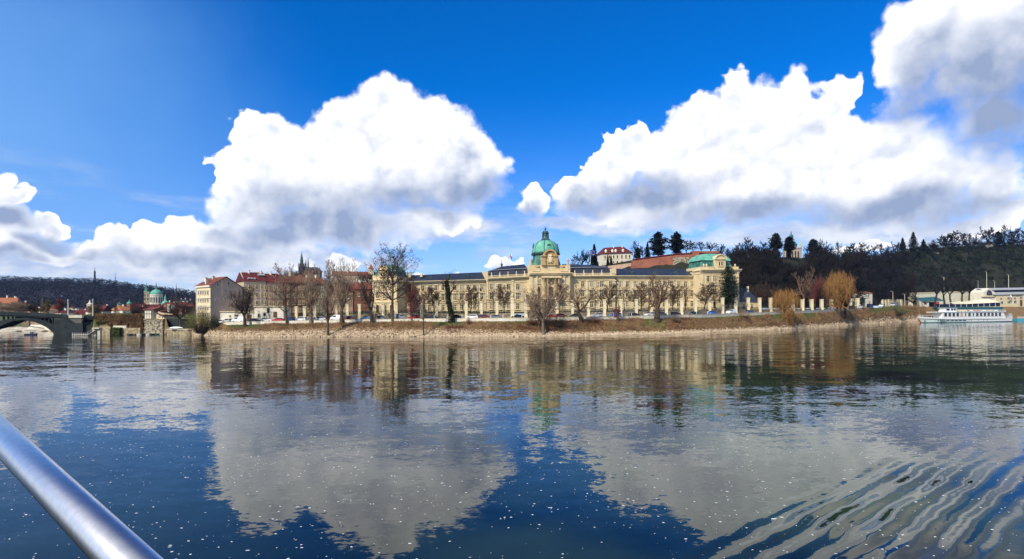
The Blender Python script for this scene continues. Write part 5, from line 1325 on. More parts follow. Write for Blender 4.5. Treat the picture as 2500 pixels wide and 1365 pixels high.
# ------------------------------------------------------------------ flags on the palace roof
def flag(name, px, pyb, pyt, Y, label, kind, fw, fh, pole_r=.09, ang=0.0, hang=0.0):
    b = P(px, pyb, Y); k = Y / FPX; H = P(px, pyt, Y).z - b.z; T = thing(name, label, 'flag', b)
    mb = MB(); mb.tube((0, 0, 0), (0, 0, H), pole_r, pole_r * .7, 8, True); mb.ball((0, 0, H), pole_r * 1.8, 8, 5); mb.build('pole', 'white_paint', T, local=True)
    W, Hh = fw * k, fh * k; nx, nz = 12, 6
    def pt(u, v):
        x = u * W * (1 - hang * .55); return (x * math.cos(ang), x * math.sin(ang) + .12 * W * math.sin(u * 7 + v), H - .15 - v * Hh - hang * u * Hh * 1.1)
    fab = {}
    for i in range(nx):
        for j in range(nz):
            u, v = (i + .5) / nx, (j + .5) / nz
            if kind == 'eu': m = 'flag_blue'
            else: m = 'flag_blue' if u < .5 and abs(v - .5) < .5 - u else ('flag_white' if v < .5 else 'flag_red')
            fab.setdefault(m, MB()).quad(pt(i / nx, j / nz), pt((i + 1) / nx, j / nz), pt((i + 1) / nx, (j + 1) / nz), pt(i / nx, (j + 1) / nz))
    mbf = MB(); mats = list(fab); idx = []
    for mi, m in enumerate(mats): mbf.add(fab[m].v, fab[m].f); idx += [mi] * len(fab[m].f)
    o = mbf.build('cloth', mats[0], T, local=True)
    for m in mats[1:]: o.data.materials.append(M[m])
    for p_, i in zip(o.data.polygons, idx): p_.material_index = i
    if kind == 'eu':
        s = MB()
        for i in range(12):
            a = i * math.pi / 6; c = pt(.5 + .21 * math.cos(a) * Hh / W * 1.5, .5 + .32 * math.sin(a))
            for sg in (-1, 1):
                q = [(c[0] + (.075 if j % 2 == 0 else .03) * Hh * math.sin(j * math.pi / 5), c[1] + sg * .03, c[2] + (.075 if j % 2 == 0 else .03) * Hh * math.cos(j * math.pi / 5)) for j in range(10)]; s.add(q, [tuple(range(10))])
        s.build('star_circle', 'flag_yellow', o, local=True)
    return T
flag('roof_flag', 1245, 650, 616, 272, 'small white, red and blue flag on a pole above the left slate roof', 'cz', 11, 9, hang=.9, ang=.1)
flag('roof_flag', 1441, 646, 609, 282, 'blue flag with a ring of gold stars above the right slate roof', 'eu', 15, 14, ang=-.05, hang=.1)

# ------------------------------------------------------------------ houses
def house(name, label, pl, px0, px1, base, eave, ridge, depth, wall, roof, wins=(), chims=(), gable=False, hip=0.0, over=0.4, cat='house', frame='cream_trim', group=None, wsize=(5, 9), extra=None):
    T = thing(name, label, cat, pl.at((px0 + px1) / 2, lr(base)[0]), group)
    w = MB(); block(w, pl, px0, px1, base, eave, depth)
    if gable:
        a, b = pl.at(px0, lr(eave)[0]), pl.at(px1, lr(eave)[1]); m = (a + b) / 2; m.z = Zof((px0 + px1) / 2, ridge, m.y) - .15
        w.prism([a, b, m], [p - pl.n * depth for p in (a, b, m)])
    wo = w.build('wall', wall, T)
    r = MB(); roof_mesh(r, pl, px0, px1, eave, ridge, depth, over, hip, hip, gable=gable); ro = r.build('roof', roof, T)
    for (px, yb, yt, wd) in chims:
        c = MB(); Yc = pl.Y(px) + depth * .45; k = Yc / FPX; x = Xof(px, Yc); zb, zt = Zof(px, yb, Yc), Zof(px, yt, Yc)
        c.box((x, Yc, (zb + zt) / 2), (wd * k, wd * k * .8, zt - zb)); c.box((x, Yc, zt + .05), (wd * k * 1.2, wd * k, .25)); c.build('chimney', 'white_plaster', ro)
    for wn in wins:
        px, py = wn[0], wn[1]; ww, hh = (wn[2], wn[3]) if len(wn) > 2 else wsize
        f = MB(); ring(f, pl, px, py, ww + 1.4, hh + 1.4, .8, .14, .2); slab(f, pl, px, py + hh / 2 + 1, ww + 2.2, .7, .25, .3); fo = f.build('window', frame, T)
        g = MB(); slab(g, pl, px, py, ww, hh, .06, .12); g.build('pane', 'window_glass', fo)
        if ww > 3.2: s = MB(); slab(s, pl, px, py, .6, hh, .10, .05); slab(s, pl, px, py - hh * .16, ww, .6, .103, .05); s.build('sash', 'window_frame', fo)
    return T

# ---- corner house with the bare grey gable and its sunlit street front
def corner_house():
    PG = Plane(515, 245, g=R(52)); k = PG.Y(515)
    lt = Vector((-math.sin(R(52)), math.cos(R(52)), 0)); A = PG.at(515, 784); Bq = PG.at(592, 784)
    T = thing('corner_house', 'corner house with bare grey gable, sunlit cream street front and red tiled roof', 'house', A)
    yt = lambda px, py: PG.at(px, py)
    e0, e1, rd = yt(515, 695.5), yt(592, 702), yt(552, 676.5)
    L = 13.0; zb = 3.5
    out = [Vector((A.x, A.y, zb)), Vector((Bq.x, Bq.y, zb)), e1, rd, e0]
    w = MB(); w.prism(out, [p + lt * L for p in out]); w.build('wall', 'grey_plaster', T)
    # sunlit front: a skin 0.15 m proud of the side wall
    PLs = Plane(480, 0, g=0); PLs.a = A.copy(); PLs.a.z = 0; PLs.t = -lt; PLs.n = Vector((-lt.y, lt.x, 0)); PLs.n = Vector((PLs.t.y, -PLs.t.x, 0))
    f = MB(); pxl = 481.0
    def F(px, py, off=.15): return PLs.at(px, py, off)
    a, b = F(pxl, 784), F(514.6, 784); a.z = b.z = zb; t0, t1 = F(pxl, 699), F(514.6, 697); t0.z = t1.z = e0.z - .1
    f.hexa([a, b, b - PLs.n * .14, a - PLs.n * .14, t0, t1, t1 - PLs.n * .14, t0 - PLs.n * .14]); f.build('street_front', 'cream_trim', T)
    c = MB(); q0, q1 = F(pxl, 699, .6), F(514.6, 697, .6); q0.z = q1.z = e0.z - .15; dz = Vector((0, 0, .7)); c.hexa([q0 - dz, q1 - dz, q1 - PLs.n * .6 - dz, q0 - PLs.n * .6 - dz, q0, q1, q1 - PLs.n * .6, q0 - PLs.n * .6])
    for z in (Zof(500, 729, 250), Zof(500, 750, 250)):
        q0, q1 = F(pxl, 720, .3), F(514.6, 720, .3); q0.z = q1.z = z; c.tube(q0, q1, .18, .18, 4)
    c.build('cornice', 'white_plaster', T)
    for px in (486, 492, 497.5, 503, 509):
        for i, py in enumerate((715, 733, 752, 769)):
            py -= (py - 772) * 0.10 * (515 - px) / 35 * -0; fr = MB(); ring(fr, PLs, px, py, 3.6, 9.5, .7, .36, .2); slab(fr, PLs, px, py - 5.6, 4.4, .8, .5, .35); fo = fr.build('window', 'white_plaster', T)
            g = MB(); slab(g, PLs, px, py, 2.3, 8.2, .26, .1); g.build('pane', 'window_glass', fo)
    r = MB(); ov = -lt * .5; u = Vector((0, 0, .12)); n_ = (e0 - rd).normalized()
    es, en = e0 + (e0 - rd).normalized() * .8 + u, e1 + (e1 - rd).normalized() * .8 + u; rr = rd + u * 2
    F3 = [es + ov, rr + ov, en + ov]; r.prism([*F3, rr + ov - Vector((0, 0, .35))], [p + lt * (L + 1) for p in (*F3, rr + ov - Vector((0, 0, .35)))]); ro = r.build('roof', 'red_tile', T)
    for (px, y0, y1, s) in ((522, 690, 679, 6), (547, 684, 673, 9), (563, 690, 677, 10), (534, 690, 676, 11)):
        c = MB(); q = PG.at(px, y1) + lt * s; kk = q.y / FPX; c.box((q.x, q.y, q.z - 1.5), (1.0, .8, 3.2), R(52)); c.box((q.x, q.y, q.z + .15), (1.2, 1.0, .2), R(52)); c.build('chimney', 'white_plaster', ro)
    for (px, py, w_, h_) in ((531.5, 695, 4, 5), (542, 695, 4, 5), (558, 691.5, 4.5, 5.5), (575, 697, 2.4, 2.4), (550.5, 709, 2.4, 3.6), (541.5, 712.5, 2.2, 3.4), (549, 729.5, 4.2, 3.6), (527.5, 731.5, 3, 2.6)):
        fr = MB(); ring(fr, PG, px, py, w_ + 1, h_ + 1, .6, .12, .2); fo = fr.build('window', 'white_plaster', T); g = MB(); slab(g, PG, px, py, w_, h_, .06, .1); g.build('pane', 'window_glass', fo)
    s = MB(); slab(s, PG, 541.5, 701, 4.6, 42, .08, .1); s.build('light_shaft', 'beige_plaster', T)
corner_house()
PH = Plane(584, 255, g=R(40))
house('gabled_house', 'tall beige house with steep dark red roof and skylights beside the grey gable', PH, 596, 650, 786, 687, 665, 11, 'beige_plaster', 'dark_red_tile',
      wins=[(px, py, w, 9.5) for px, w in ((611, 7), (627, 5), (648, 4.2)) for py in (701, 720, 739)] + [(637.5, py, 1.8, 4) for py in (695, 703, 714, 722, 733)], chims=[(608, 676, 660, 5), (637, 668, 662, 5), (661, 674, 664, 5)])
def skylights():
    T = [o for o in bpy.data.objects if o.name == 'gabled_house'][0]; ro = [c for c in T.children if c.name.startswith('roof')][0]
    for (px, py, w, h) in ((607, 681, 4, 3.4), (614, 681.5, 4, 3.4), (621, 682, 4, 3.4), (637.5, 672.5, 13, 5)):
        Y = PH.Y(px) + (687 - py) / 22 * 5.0 - .2; c = P(px, py, Y); k = Y / FPX; mb = MB(); t = PH.t; up = Vector((0, 0, 1)) * .8 - PH.n * .6
        f = [c - t * w * k * .6 - up * h * k * .5, c + t * w * k * .6 - up * h * k * .5, c + t * w * k * .6 + up * h * k * .5, c - t * w * k * .6 + up * h * k * .5]; nn = PH.n * .5 + Vector((0, 0, .4))
        mb.hexa([f[0] + nn, f[1] + nn, f[1], f[0], f[3] + nn, f[2] + nn, f[2], f[3]]); mb.build('skylight', 'steel_grey', ro)
skylights()
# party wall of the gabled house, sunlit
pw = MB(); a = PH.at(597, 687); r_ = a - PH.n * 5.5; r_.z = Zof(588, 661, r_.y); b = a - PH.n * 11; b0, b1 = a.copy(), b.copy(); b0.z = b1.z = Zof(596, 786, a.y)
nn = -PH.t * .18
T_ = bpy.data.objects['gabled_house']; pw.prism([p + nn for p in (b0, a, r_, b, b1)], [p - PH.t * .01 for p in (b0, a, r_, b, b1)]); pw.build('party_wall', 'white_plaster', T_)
house('brown_house', 'red-brown town house with dark bay between the beige house and the green house', PH, 694, 746, (780, 778), (690, 691), 672, 11, 'brown_plaster', 'red_tile',
      wins=[(px, py, 4.4, 9) for px in (704, 718, 732, 741) for py in (703, 721, 739, 757)], chims=[(708, 678, 662, 5), (750, 682, 672, 5)])
house('tan_house', 'narrow tan house behind the upswept pale tree', PH, 652, 692, (785, 782), (689, 690), 668, 11, 'pink_plaster', 'dark_red_tile',
      wins=[(px, py, 4.4, 9) for px in (660, 670, 681) for py in (703, 722, 741)], chims=[(682, 676, 664, 4)])
house('green_house', 'pale green town house behind the slender pale tree', PH, 747, 794, (776, 773), (692, 693), 676, 11, 'green_plaster', 'red_tile',
      wins=[(px, py, 4.2, 8.5) for px in (755, 764, 775, 787) for py in (704, 722, 740, 757)], chims=[(756, 682, 673, 5), (772, 682, 672, 5)])
P2 = Plane(560, 247, 760, 246)
def annex(name, label, pl, px0, px1, yb, yt, depth, wins, door=None, m='white_plaster', roofm='cream_trim'):
    T = thing(name, label, 'building', pl.at((px0 + px1) / 2, lr(yb)[0]))
    w = MB(); block(w, pl, px0, px1, yb, yt, depth); w.build('wall', m, T)
    r = MB(); (a, b) = lr(yt); block(r, pl, px0 - 1, px1 + 1, (a - .01, b - .01), (a - 1.6, b - 1.6), depth + .5, .4); r.build('roof_slab', roofm, T)
    for (px, py, ww, hh) in wins:
        f = MB(); ring(f, pl, px, py, ww + 1, hh + 1, .6, .12, .2); fo = f.build('window', 'cream_trim', T); g = MB(); slab(g, pl, px, py, ww, hh, .06, .1); g.build('pane', 'window_glass', fo)
    if door: g = MB(); slab(g, pl, *door, .12, .2); g.build('door', 'brown_frame', T)
    return T
annex('garage', 'low cream garage building left of the dark spreading tree', P2, 538, 596, 787, 762, 7, [(562, 772, 3, 6)], (577, 776, 8, 16))
annex('gatehouse', 'white flat-roofed gatehouse right of the dark spreading tree', P2, 620, 692, 785, 749, 8, [(655, 758, 6, 12), (632, 770, 5, 8), (646, 768, 5, 8)], (672, 768, 9, 14))
annex('wall_shed', 'low cream shed with dark doorway between garage and gatehouse', P2, 597, 619, 785, 763, 5, [], (608, 776, 12, 16))
# russet roofs behind the crooked tree, left of the palace
PB = Plane(780, 300, 910, 310)
house('rear_house', 'low house with dark red roof left of the palace pavilion', PB, 865, 905, 760, 706, 690, 10, 'brown_plaster', 'red_tile', wins=[(876, 720, 4, 7), (890, 720, 4, 7)], chims=[(880, 692, 686, 4)])
house('yard_house', 'ochre house half hidden behind the broad pale tree', PB, 795, 862, 765, 712, 696, 12, 'pink_plaster', 'dark_red_tile', wins=[(px, py, 4, 8) for px in (806, 822, 838, 852) for py in (724, 742)], chims=[(815, 700, 690, 4)])

# ------------------------------------------------------------------ castle hill behind
def hill(name, crest, foot, material, n=8, kind='structure', bulge=0.25, seed=0, rough=0.0, back=200):
    """crest, foot: lists of (photo x, photo y, distance)"""
    rng = random.Random(seed); mb = MB(); xs = [c[0] for c in crest]; W = n + 2
    for (px, py, Y) in crest:
        top = P(px, py, Y); fy = tab([(f[0], f[2]) for f in foot], px); fz = tab([(f[0], Zof(f[0], f[1], f[2])) for f in foot], px)
        for i in range(n + 1):
            t = i / n; yy = fy + (Y - fy) * t; z = fz + (top.z - fz) * (t + bulge * math.sin(math.pi * t) * .5); z += rng.gauss(0, rough) * (0 < i < n); mb.v.append((px_x(px, yy), yy, z))
        mb.v.append((px_x(px, Y + back), Y + back, top.z - 1))
    for i in range(len(crest) - 1):
        for j in range(W - 1): mb.f.append((i * W + j, (i + 1) * W + j, (i + 1) * W + j + 1, i * W + j + 1))
    o = mb.build(name, material, smooth=True); return tag(o, kind=kind)
def px_x(px, Y): return Xof(px, Y)
def dens_list(pts, step):
    out = []; x = pts[0][0]
    while x <= pts[-1][0]:
        out.append((x,) + tuple(tab([(p[0], p[k]) for p in pts], x) for k in range(1, len(pts[0])))); x += step
    return out
defmat('hill_soil', (0.016, 0.014, 0.012), (0.030, 0.024, 0.018), 0.08, 0.95)
defmat('hill_green', (0.010, 0.017, 0.007), (0.022, 0.020, 0.011), 0.06, 0.95)
defmat('far_wood', (0.010, 0.011, 0.015), (0.016, 0.016, 0.020), 0.02, 0.95)
hill('castle_hill', dens_list([(560, 735, 720), (640, 700, 700), (740, 676, 700), (800, 686, 690), (900, 686, 690), (960, 690, 680), (1060, 715, 650)], 20), [(500, 770, 430), (1060, 760, 420)], 'hill_soil', seed=2, rough=1.0)

def wood(name, spots, material, label_kind='stuff', seed=0, size=(3, 6), blades=26, tw=0.10, lean=0.3):
    """a far-off mass of bare crowns, every crown a spray of upright twigs and limbs"""
    rng = random.Random(seed); mb = MB()
    for (x, y, z, s) in spots:
        H = s * rng.uniform(.8, 1.25); mb.tube((x, y, z - 1), (x, y, z + H * .5), H * .03, H * .02, 3)
        for i in range(blades):
            a = rng.random() * 6.283; r = H * .36 * math.sqrt(rng.random()); zz = z + H * rng.uniform(.25, .6)
            p = (x + math.cos(a) * r * .4, y + math.sin(a) * r * .4, zz); q = (x + math.cos(a) * r * 1.25, y + math.sin(a) * r * 1.25, min(zz + H * rng.uniform(.25, .5), z + H * (1.02 - .25 * (r / H / .36) ** 2)))
            mb.tube(p, q, tw * H / 8, tw * .5 * H / 8, 3)
            for _ in range(2):
                f = rng.uniform(.3, 1); c = tuple(p[j] + (q[j] - p[j]) * f for j in range(3)); mb.tube(c, (c[0] + rng.gauss(0, .09) * H, c[1] + rng.gauss(0, .09) * H, c[2] + rng.uniform(.03, .18) * H), tw * .55 * H / 8, tw * .35 * H / 8, 3)
    return tag(mb.build(name, material), kind=label_kind)
def hill_spots(crest, foot, n, seed, s, tlo=0.0, thi=1.0, bulge=.25, xlo=None, xhi=None):
    rng = random.Random(seed); out = []
    for i in range(n):
        px = rng.uniform(xlo if xlo is not None else crest[0][0], xhi if xhi is not None else crest[-1][0]); t = rng.uniform(tlo, thi)
        Y1 = tab([(c[0], c[2]) for c in crest], px); zc = P(px, tab([(c[0], c[1]) for c in crest], px), Y1).z; fy = tab([(f[0], f[2]) for f in foot], px); fz = tab([(f[0], Zof(f[0], f[1], f[2])) for f in foot], px)
        Y = fy + (Y1 - fy) * t; out.append((Xof(px, Y), Y, fz + (zc - fz) * (t + bulge * math.sin(math.pi * t) * .5) - .3, s * rng.uniform(.7, 1.3)))
    return out
CHC = [(560, 735, 720), (640, 700, 700), (740, 676, 700), (800, 686, 690), (900, 686, 690), (960, 690, 680), (1060, 715, 650)]; CHF = [(500, 770, 430), (1060, 760, 420)]
wood('castle_hill_woods', hill_spots(CHC, CHF, 220, 4, 9), 'twig_dark', seed=4, blades=18, tw=.16)

def castle_wing():
    PC = Plane(800, 660, 912, 640)
    T = house('castle_wing', 'long white castle wing with red roof on the hill, many small windows', PC, 808, 905, (694, 694), (673, 674), (662, 664), 14, 'white_plaster', 'red_tile', wins=[(px, py, 1.8, 2.8) for px in range(846, 904, 7) for py in (678, 684.5)], cat='castle', chims=[(850, 668, 660, 2.5), (826, 667, 660, 2.5)])
    b = P(906, 692, 645); k = 645 / FPX; T2 = thing('castle_tower', 'square castle tower with pointed orange-red roof above the left pavilion', 'tower', b)
    w = MB(); zt = Zof(906, 656, 645); w.box((b.x, b.y, (b.z + zt) / 2), (11 * k, 11 * k, zt - b.z), .4); w.build('wall', 'cream_trim', T2)
    r = MB(); r.lathe((b.x, b.y, zt), [(9.4 * k, -.3), (8 * k, .6), (4 * k, 5.5 * k), (.2 * k, 12.5 * k)], 4, rot=math.pi / 4 + .4); r.build('roof', 'orange_tile', T2)
    for py in (662, 670): wn = MB(); slab(wn, Plane(890, 639, 920, 639), 904, py, 1.6, 2.6, 0, .3); wn.build('window', 'window_glass', T2)
castle_wing()

def cathedral():
    Y = 780; k = Y / FPX; b = P(757, 690, Y); T = thing('cathedral', 'dark gothic cathedral with tall spire and twin spires on the castle hill', 'cathedral', b)
    X = lambda px: Xof(px, Y); Z = lambda py: Zof(757, py, Y)
    t = MB(); x = X(737.5); t.box((x, Y, (Z(690) + Z(652)) / 2), (11.5 * k, 11.5 * k, Z(652) - Z(690))); t.box((x, Y, Z(652)), (12.8 * k, 12.8 * k, .9)); t.box((x, Y, (Z(652) + Z(644)) / 2), (9 * k, 9 * k, Z(644) - Z(652)))
    for dx in (-1, 1):
        for dy in (-1, 1): t.lathe((x + dx * 5.6 * k, Y + dy * 5.6 * k, Z(690)), [(1.1 * k, 0), (1.0 * k, Z(648) - Z(690)), (.1, Z(640) - Z(690))], 6)
    t.build('great_tower', 'gothic_stone', T)
    s = MB(); s.lathe((x, Y, Z(644)), [(4.6 * k, 0), (3.6 * k, Z(637) - Z(644)), (4.2 * k, Z(636) - Z(644)), (2.8 * k, Z(630) - Z(644)), (3.2 * k, Z(629) - Z(644)), (1.5 * k, Z(624) - Z(644)), (1.8 * k, Z(623.4) - Z(644)), (.5 * k, Z(618) - Z(644)), (.1, Z(612) - Z(644))], 8); s.build('tower_spire', 'lantern_copper', T)
    for px, yt in ((751.5, 633), (757, 628)):
        q = MB(); q.box((X(px), Y - 6, (Z(690) + Z(655)) / 2), (4.2 * k, 4.2 * k, Z(655) - Z(690))); q.lathe((X(px), Y - 6, Z(655)), [(2.4 * k, 0), (1.6 * k, Z(648) - Z(655)), (1.9 * k, Z(647.5) - Z(655)), (.1, Z(yt) - Z(655))], 8); q.build('spire', 'gothic_stone', T)
    n = MB(); n.box((X(765), Y + 3, (Z(690) + Z(664)) / 2), (34 * k, 18 * k, Z(664) - Z(690)))
    for i in range(9): px = 749 + i * 4.1; n.tube((X(px), Y + 3 - 9.6 * k, Z(690)), (X(px), Y + 3 - 9.2 * k, Z(660)), .5, .35, 4); n.lathe((X(px), Y + 3 - 9.2 * k, Z(660)), [(.7, 0), (.05, 3.0)], 4)
    n.build('nave', 'gothic_stone', T)
    r = MB(); a = [(X(744), Y + 3 - 9 * k, Z(664)), (X(786), Y + 3 - 9 * k, Z(664)), (X(786), Y + 3 + 9 * k, Z(664)), (X(744), Y + 3 + 9 * k, Z(664)), (X(746), Y + 3, Z(652)), (X(774), Y + 3, Z(652))]
    r.add(a, [(0, 1, 5, 4), (2, 3, 4, 5), (1, 2, 5), (3, 0, 4), (3, 2, 1, 0)]); r.build('roof', 'slate', T)
    for px in range(750, 783, 5): w = MB(); w.box((X(px + 1.5), Y + 3 - 9.05 * k, Z(672)), (1.6 * k, .3, 10 * k)); w.build('window', 'window_glass', T)
cathedral()

# ------------------------------------------------------------------ left: far wooded hill with its two towers
PHC = [(-700, 690, 1700), (0, 686, 1650), (60, 688, 1640), (130, 690, 1620), (225, 692, 1600), (260, 695, 1590), (330, 705, 1550), (400, 714, 1500), (480, 724, 1450), (560, 733, 1400), (700, 748, 1350)]
PHF = [(-700, 766, 900), (700, 766, 900)]
hill('wooded_hill', dens_list(PHC, 35), PHF, 'far_wood', seed=9, rough=3.0, bulge=.15)
def far_forest():
    rng = random.Random(10); mb = MB()
    for (x, y, z, s) in hill_spots(PHC, PHF, 2600, 10, 11, bulge=.15, xlo=-150, xhi=560) + hill_spots(PHC, PHF, 520, 12, 12, tlo=.95, thi=1.0, bulge=.15, xlo=-100, xhi=560):
        for _ in range(34):
            a, b = rng.random() * 6.283, rng.uniform(-1.4, 1.57); r = s * .45 * rng.uniform(.6, 1.05)
            leaf(mb, (x + math.cos(a) * math.cos(b) * r, y + math.sin(a) * math.cos(b) * r, z + s * .5 + math.sin(b) * s * .5), rng.uniform(.7, 1.9), rng)
    tag(mb.build('hill_forest', 'far_crowns'), kind='stuff')
far_forest()
def lookout_tower():
    Y = 1600; k = Y / FPX; b = P(231.5, 692, Y); T = thing('lookout_tower', 'tall iron lattice lookout tower on the wooded hill', 'tower', b)
    Z = lambda py: Zof(231.5, py, Y) - b.z; lat = MB(); w = [(3.4, 692), (2.2, 684), (1.5, 674), (1.2, 665)]
    C = lambda r, i, z: (r * k * math.cos(math.pi / 4 + i * math.pi / 2), r * k * math.sin(math.pi / 4 + i * math.pi / 2), z)
    for (r0, y0), (r1, y1) in zip(w, w[1:]):
        for i in range(4):
            lat.tube(C(r0, i, Z(y0)), C(r1, i, Z(y1)), .8, .7, 4); lat.tube(C(r0, i, Z(y0)), C(r1, i + 1, Z(y1)), .4, .4, 3); lat.tube(C(r0, i + 1, Z(y0)), C(r1, i, Z(y1)), .4, .4, 3); lat.tube(C(r1, i, Z(y1)), C(r1, i + 1, Z(y1)), .4, .4, 3)
    lat.lathe((0, 0, 0), [(1.0 * k, 0), (.9 * k, Z(665))], 8); lat.build('lattice', 'dark_metal', T, local=True)
    c = MB(); c.lathe((0, 0, Z(666)), [(1.2 * k, 0), (2.4 * k, .6 * k), (2.4 * k, 2.4 * k), (1.5 * k, 3 * k), (1.4 * k, 5 * k), (.5 * k, 6 * k)], 10); c.build('viewing_platform', 'dark_metal', T, local=True)
    m = MB(); m.tube((0, 0, Z(660)), (0, 0, Z(652)), .5 * k, .25 * k, 6, True); m.build('mast', 'dark_metal', T, local=True)
lookout_tower()
def radio_mast():
    Y = 1585; k = Y / FPX; b = P(282, 700, Y); T = thing('radio_mast', 'slim pale radio mast to the right of the lookout tower', 'mast', b); Z = lambda py: Zof(282, py, Y) - b.z
    m = MB()
    for i in range(3): a = i * 2.09; m.tube((1.6 * k * math.cos(a), 1.6 * k * math.sin(a), 0), (.7 * k * math.cos(a), .7 * k * math.sin(a), Z(676)), .45, .4, 4)
    for py in range(698, 676, -3):
        for i in range(3): a, c = i * 2.09, i * 2.09 + 2.09; r = k * (.7 + .9 * (py - 676) / 24); m.tube((r * math.cos(a), r * math.sin(a), Z(py)), (r * math.cos(c), r * math.sin(c), Z(py - 3)), .25, .25, 3)
    m.build('lattice', 'steel_grey', T, local=True)
    for py in (684, 678, 670): d = MB(); d.lathe((0, 0, Z(py)), [(1.3 * k, 0), (1.5 * k, .5 * k), (1.3 * k, 1.2 * k)], 8); d.build('antenna', 'steel_grey', T, local=True)
    t = MB(); t.tube((0, 0, Z(677)), (0, 0, Z(667)), .5 * k, .3 * k, 6, True); t.build('mast_top', 'steel_grey', T, local=True)
radio_mast()

# ---- church with bell tower and green dome, and its neighbours
def domed_church():
    Y = 820; k = Y / FPX; b = P(372, 752, Y); T = thing('domed_church', 'baroque church with big green dome and slender bell tower below the hill', 'church', b)
    X = lambda px: Xof(px, Y); Z = lambda py: Zof(372, py, Y)
    t = MB(); x = X(358.5); t.box((x, Y, (Z(752) + Z(712)) / 2), (10.5 * k, 10.5 * k, Z(712) - Z(752)), .5)
    for py in (736, 726, 713): t.box((x, Y, Z(py)), (12 * k, 12 * k, 1.0), .5)
    to = t.build('bell_tower', 'beige_plaster', T)
    h = MB(); h.lathe((x, Y, Z(712)), [(6.4 * k, 0), (5.2 * k, 2 * k), (4.6 * k, 5 * k), (4.9 * k, 6 * k), (2.4 * k, 8 * k), (1.8 * k, 12 * k), (2.2 * k, 12.5 * k), (.6 * k, 15.5 * k), (.8 * k, 16.5 * k), (.15 * k, 22 * k)], 8); h.build('tower_helm', 'copper_dark', to)
    for py, hh in ((721, 7), (731, 6)):
        for s in (-.25, .25): w = MB(); pl = Plane(340, Y - 6.2, 380, Y - 6.2); slab(w, pl, 358.5 + s * 14, py, 2.2, hh, 1.2, .6); w.build('window', 'window_glass', to)
    d = MB(); x = X(382); d.lathe((x, Y, Z(752)), [(14 * k, 0), (13.6 * k, Z(722) - Z(752)), (14.6 * k, Z(721.5) - Z(752)), (14.6 * k, Z(719.5) - Z(752)), (13 * k, Z(719) - Z(752))], 24)
    for i in range(16): a = 2 * math.pi * i / 16; d.tube((x + math.cos(a) * 13.9 * k, Y + math.sin(a) * 13.9 * k, Z(748)), (x + math.cos(a) * 13.9 * k, Y + math.sin(a) * 13.9 * k, Z(722)), .8 * k, .8 * k, 5)
    dr = d.build('drum', 'white_plaster', T)
    for i in range(16):
        a = 2 * math.pi * (i + .5) / 16
        if math.sin(a) < .2: w = MB(); w.box((x + math.cos(a) * 13.7 * k, Y + math.sin(a) * 13.7 * k, Z(733)), (.6, 2.0 * k, 13 * k), a); w.build('window', 'window_glass', dr)
    c = MB(); pr = [(13.6 * k * math.cos(math.pi / 2 * i / 9), (Z(707) - Z(719)) * math.sin(math.pi / 2 * i / 9)) for i in range(9)]; pr = [(max(r, 3 * k), z) for r, z in pr]; c.lathe((x, Y, Z(719)), pr, 20); c.build('dome', 'copper', T, smooth=True)
    l = MB(); l.lathe((x, Y, Z(708)), [(3.4 * k, 0), (3 * k, 1 * k), (2.7 * k, 6 * k), (3.3 * k, 6.6 * k), (1.6 * k, 9 * k), (.9 * k, 11 * k), (1.1 * k, 12 * k), (.1 * k, 19 * k)], 8); l.build('lantern', 'copper_dark', T)
    n = MB(); n.box((X(374), Y - 3, (Z(765) + Z(744)) / 2), (46 * k, 20 * k, Z(744) - Z(765))); n.build('nave', 'grey_plaster', T)
domed_church()
def cupola_church():
    Y = 760; k = Y / FPX; b = P(404, 756, Y); T = thing('small_church', 'small church with pale green cupola right of the big green dome', 'church', b); Z = lambda py: Zof(404, py, Y)
    w = MB(); w.box((b.x, Y, (Z(762) + Z(742)) / 2), (13 * k, 12 * k, Z(742) - Z(762))); w.build('wall', 'white_plaster', T)
    c = MB(); c.lathe((b.x, Y, Z(742)), [(8.5 * k, 0), (8.2 * k, 2 * k), (6 * k, 6 * k), (2.6 * k, 8 * k), (2.2 * k, 14 * k), (2.8 * k, 14.6 * k), (2.2 * k, 17 * k), (.6 * k, 18 * k), (.9 * k, 20 * k), (.1 * k, 24 * k)], 10); c.build('cupola', 'copper', T)
    for s in (-3, 3): q = MB(); slab(q, Plane(380, Y - 6.4 * k, 430, Y - 6.4 * k), 404 + s, 749, 2, 5, .3, .4); q.build('window', 'window_glass', T)
cupola_church()
def spire_church():
    Y = 780; k = Y / FPX; b = P(431, 758, Y); T = thing('spire_church', 'church tower with long needle spire beside the corner house', 'church', b); Z = lambda py: Zof(431, py, Y)
    w = MB(); w.box((b.x, Y, (Z(764) + Z(734)) / 2), (9 * k, 9 * k, Z(734) - Z(764))); w.build('wall', 'grey_plaster', T)
    s = MB(); s.lathe((b.x, Y, Z(734)), [(5.6 * k, 0), (4.6 * k, 2 * k), (2.6 * k, 7 * k), (2.3 * k, 9 * k), (.1 * k, 42 * k)], 8); s.build('spire', 'gothic_stone', T)
    q = MB(); slab(q, Plane(410, Y - 4.6 * k, 450, Y - 4.6 * k), 431, 742, 2, 5, .2, .3); q.build('window', 'window_glass', T)
spire_church()
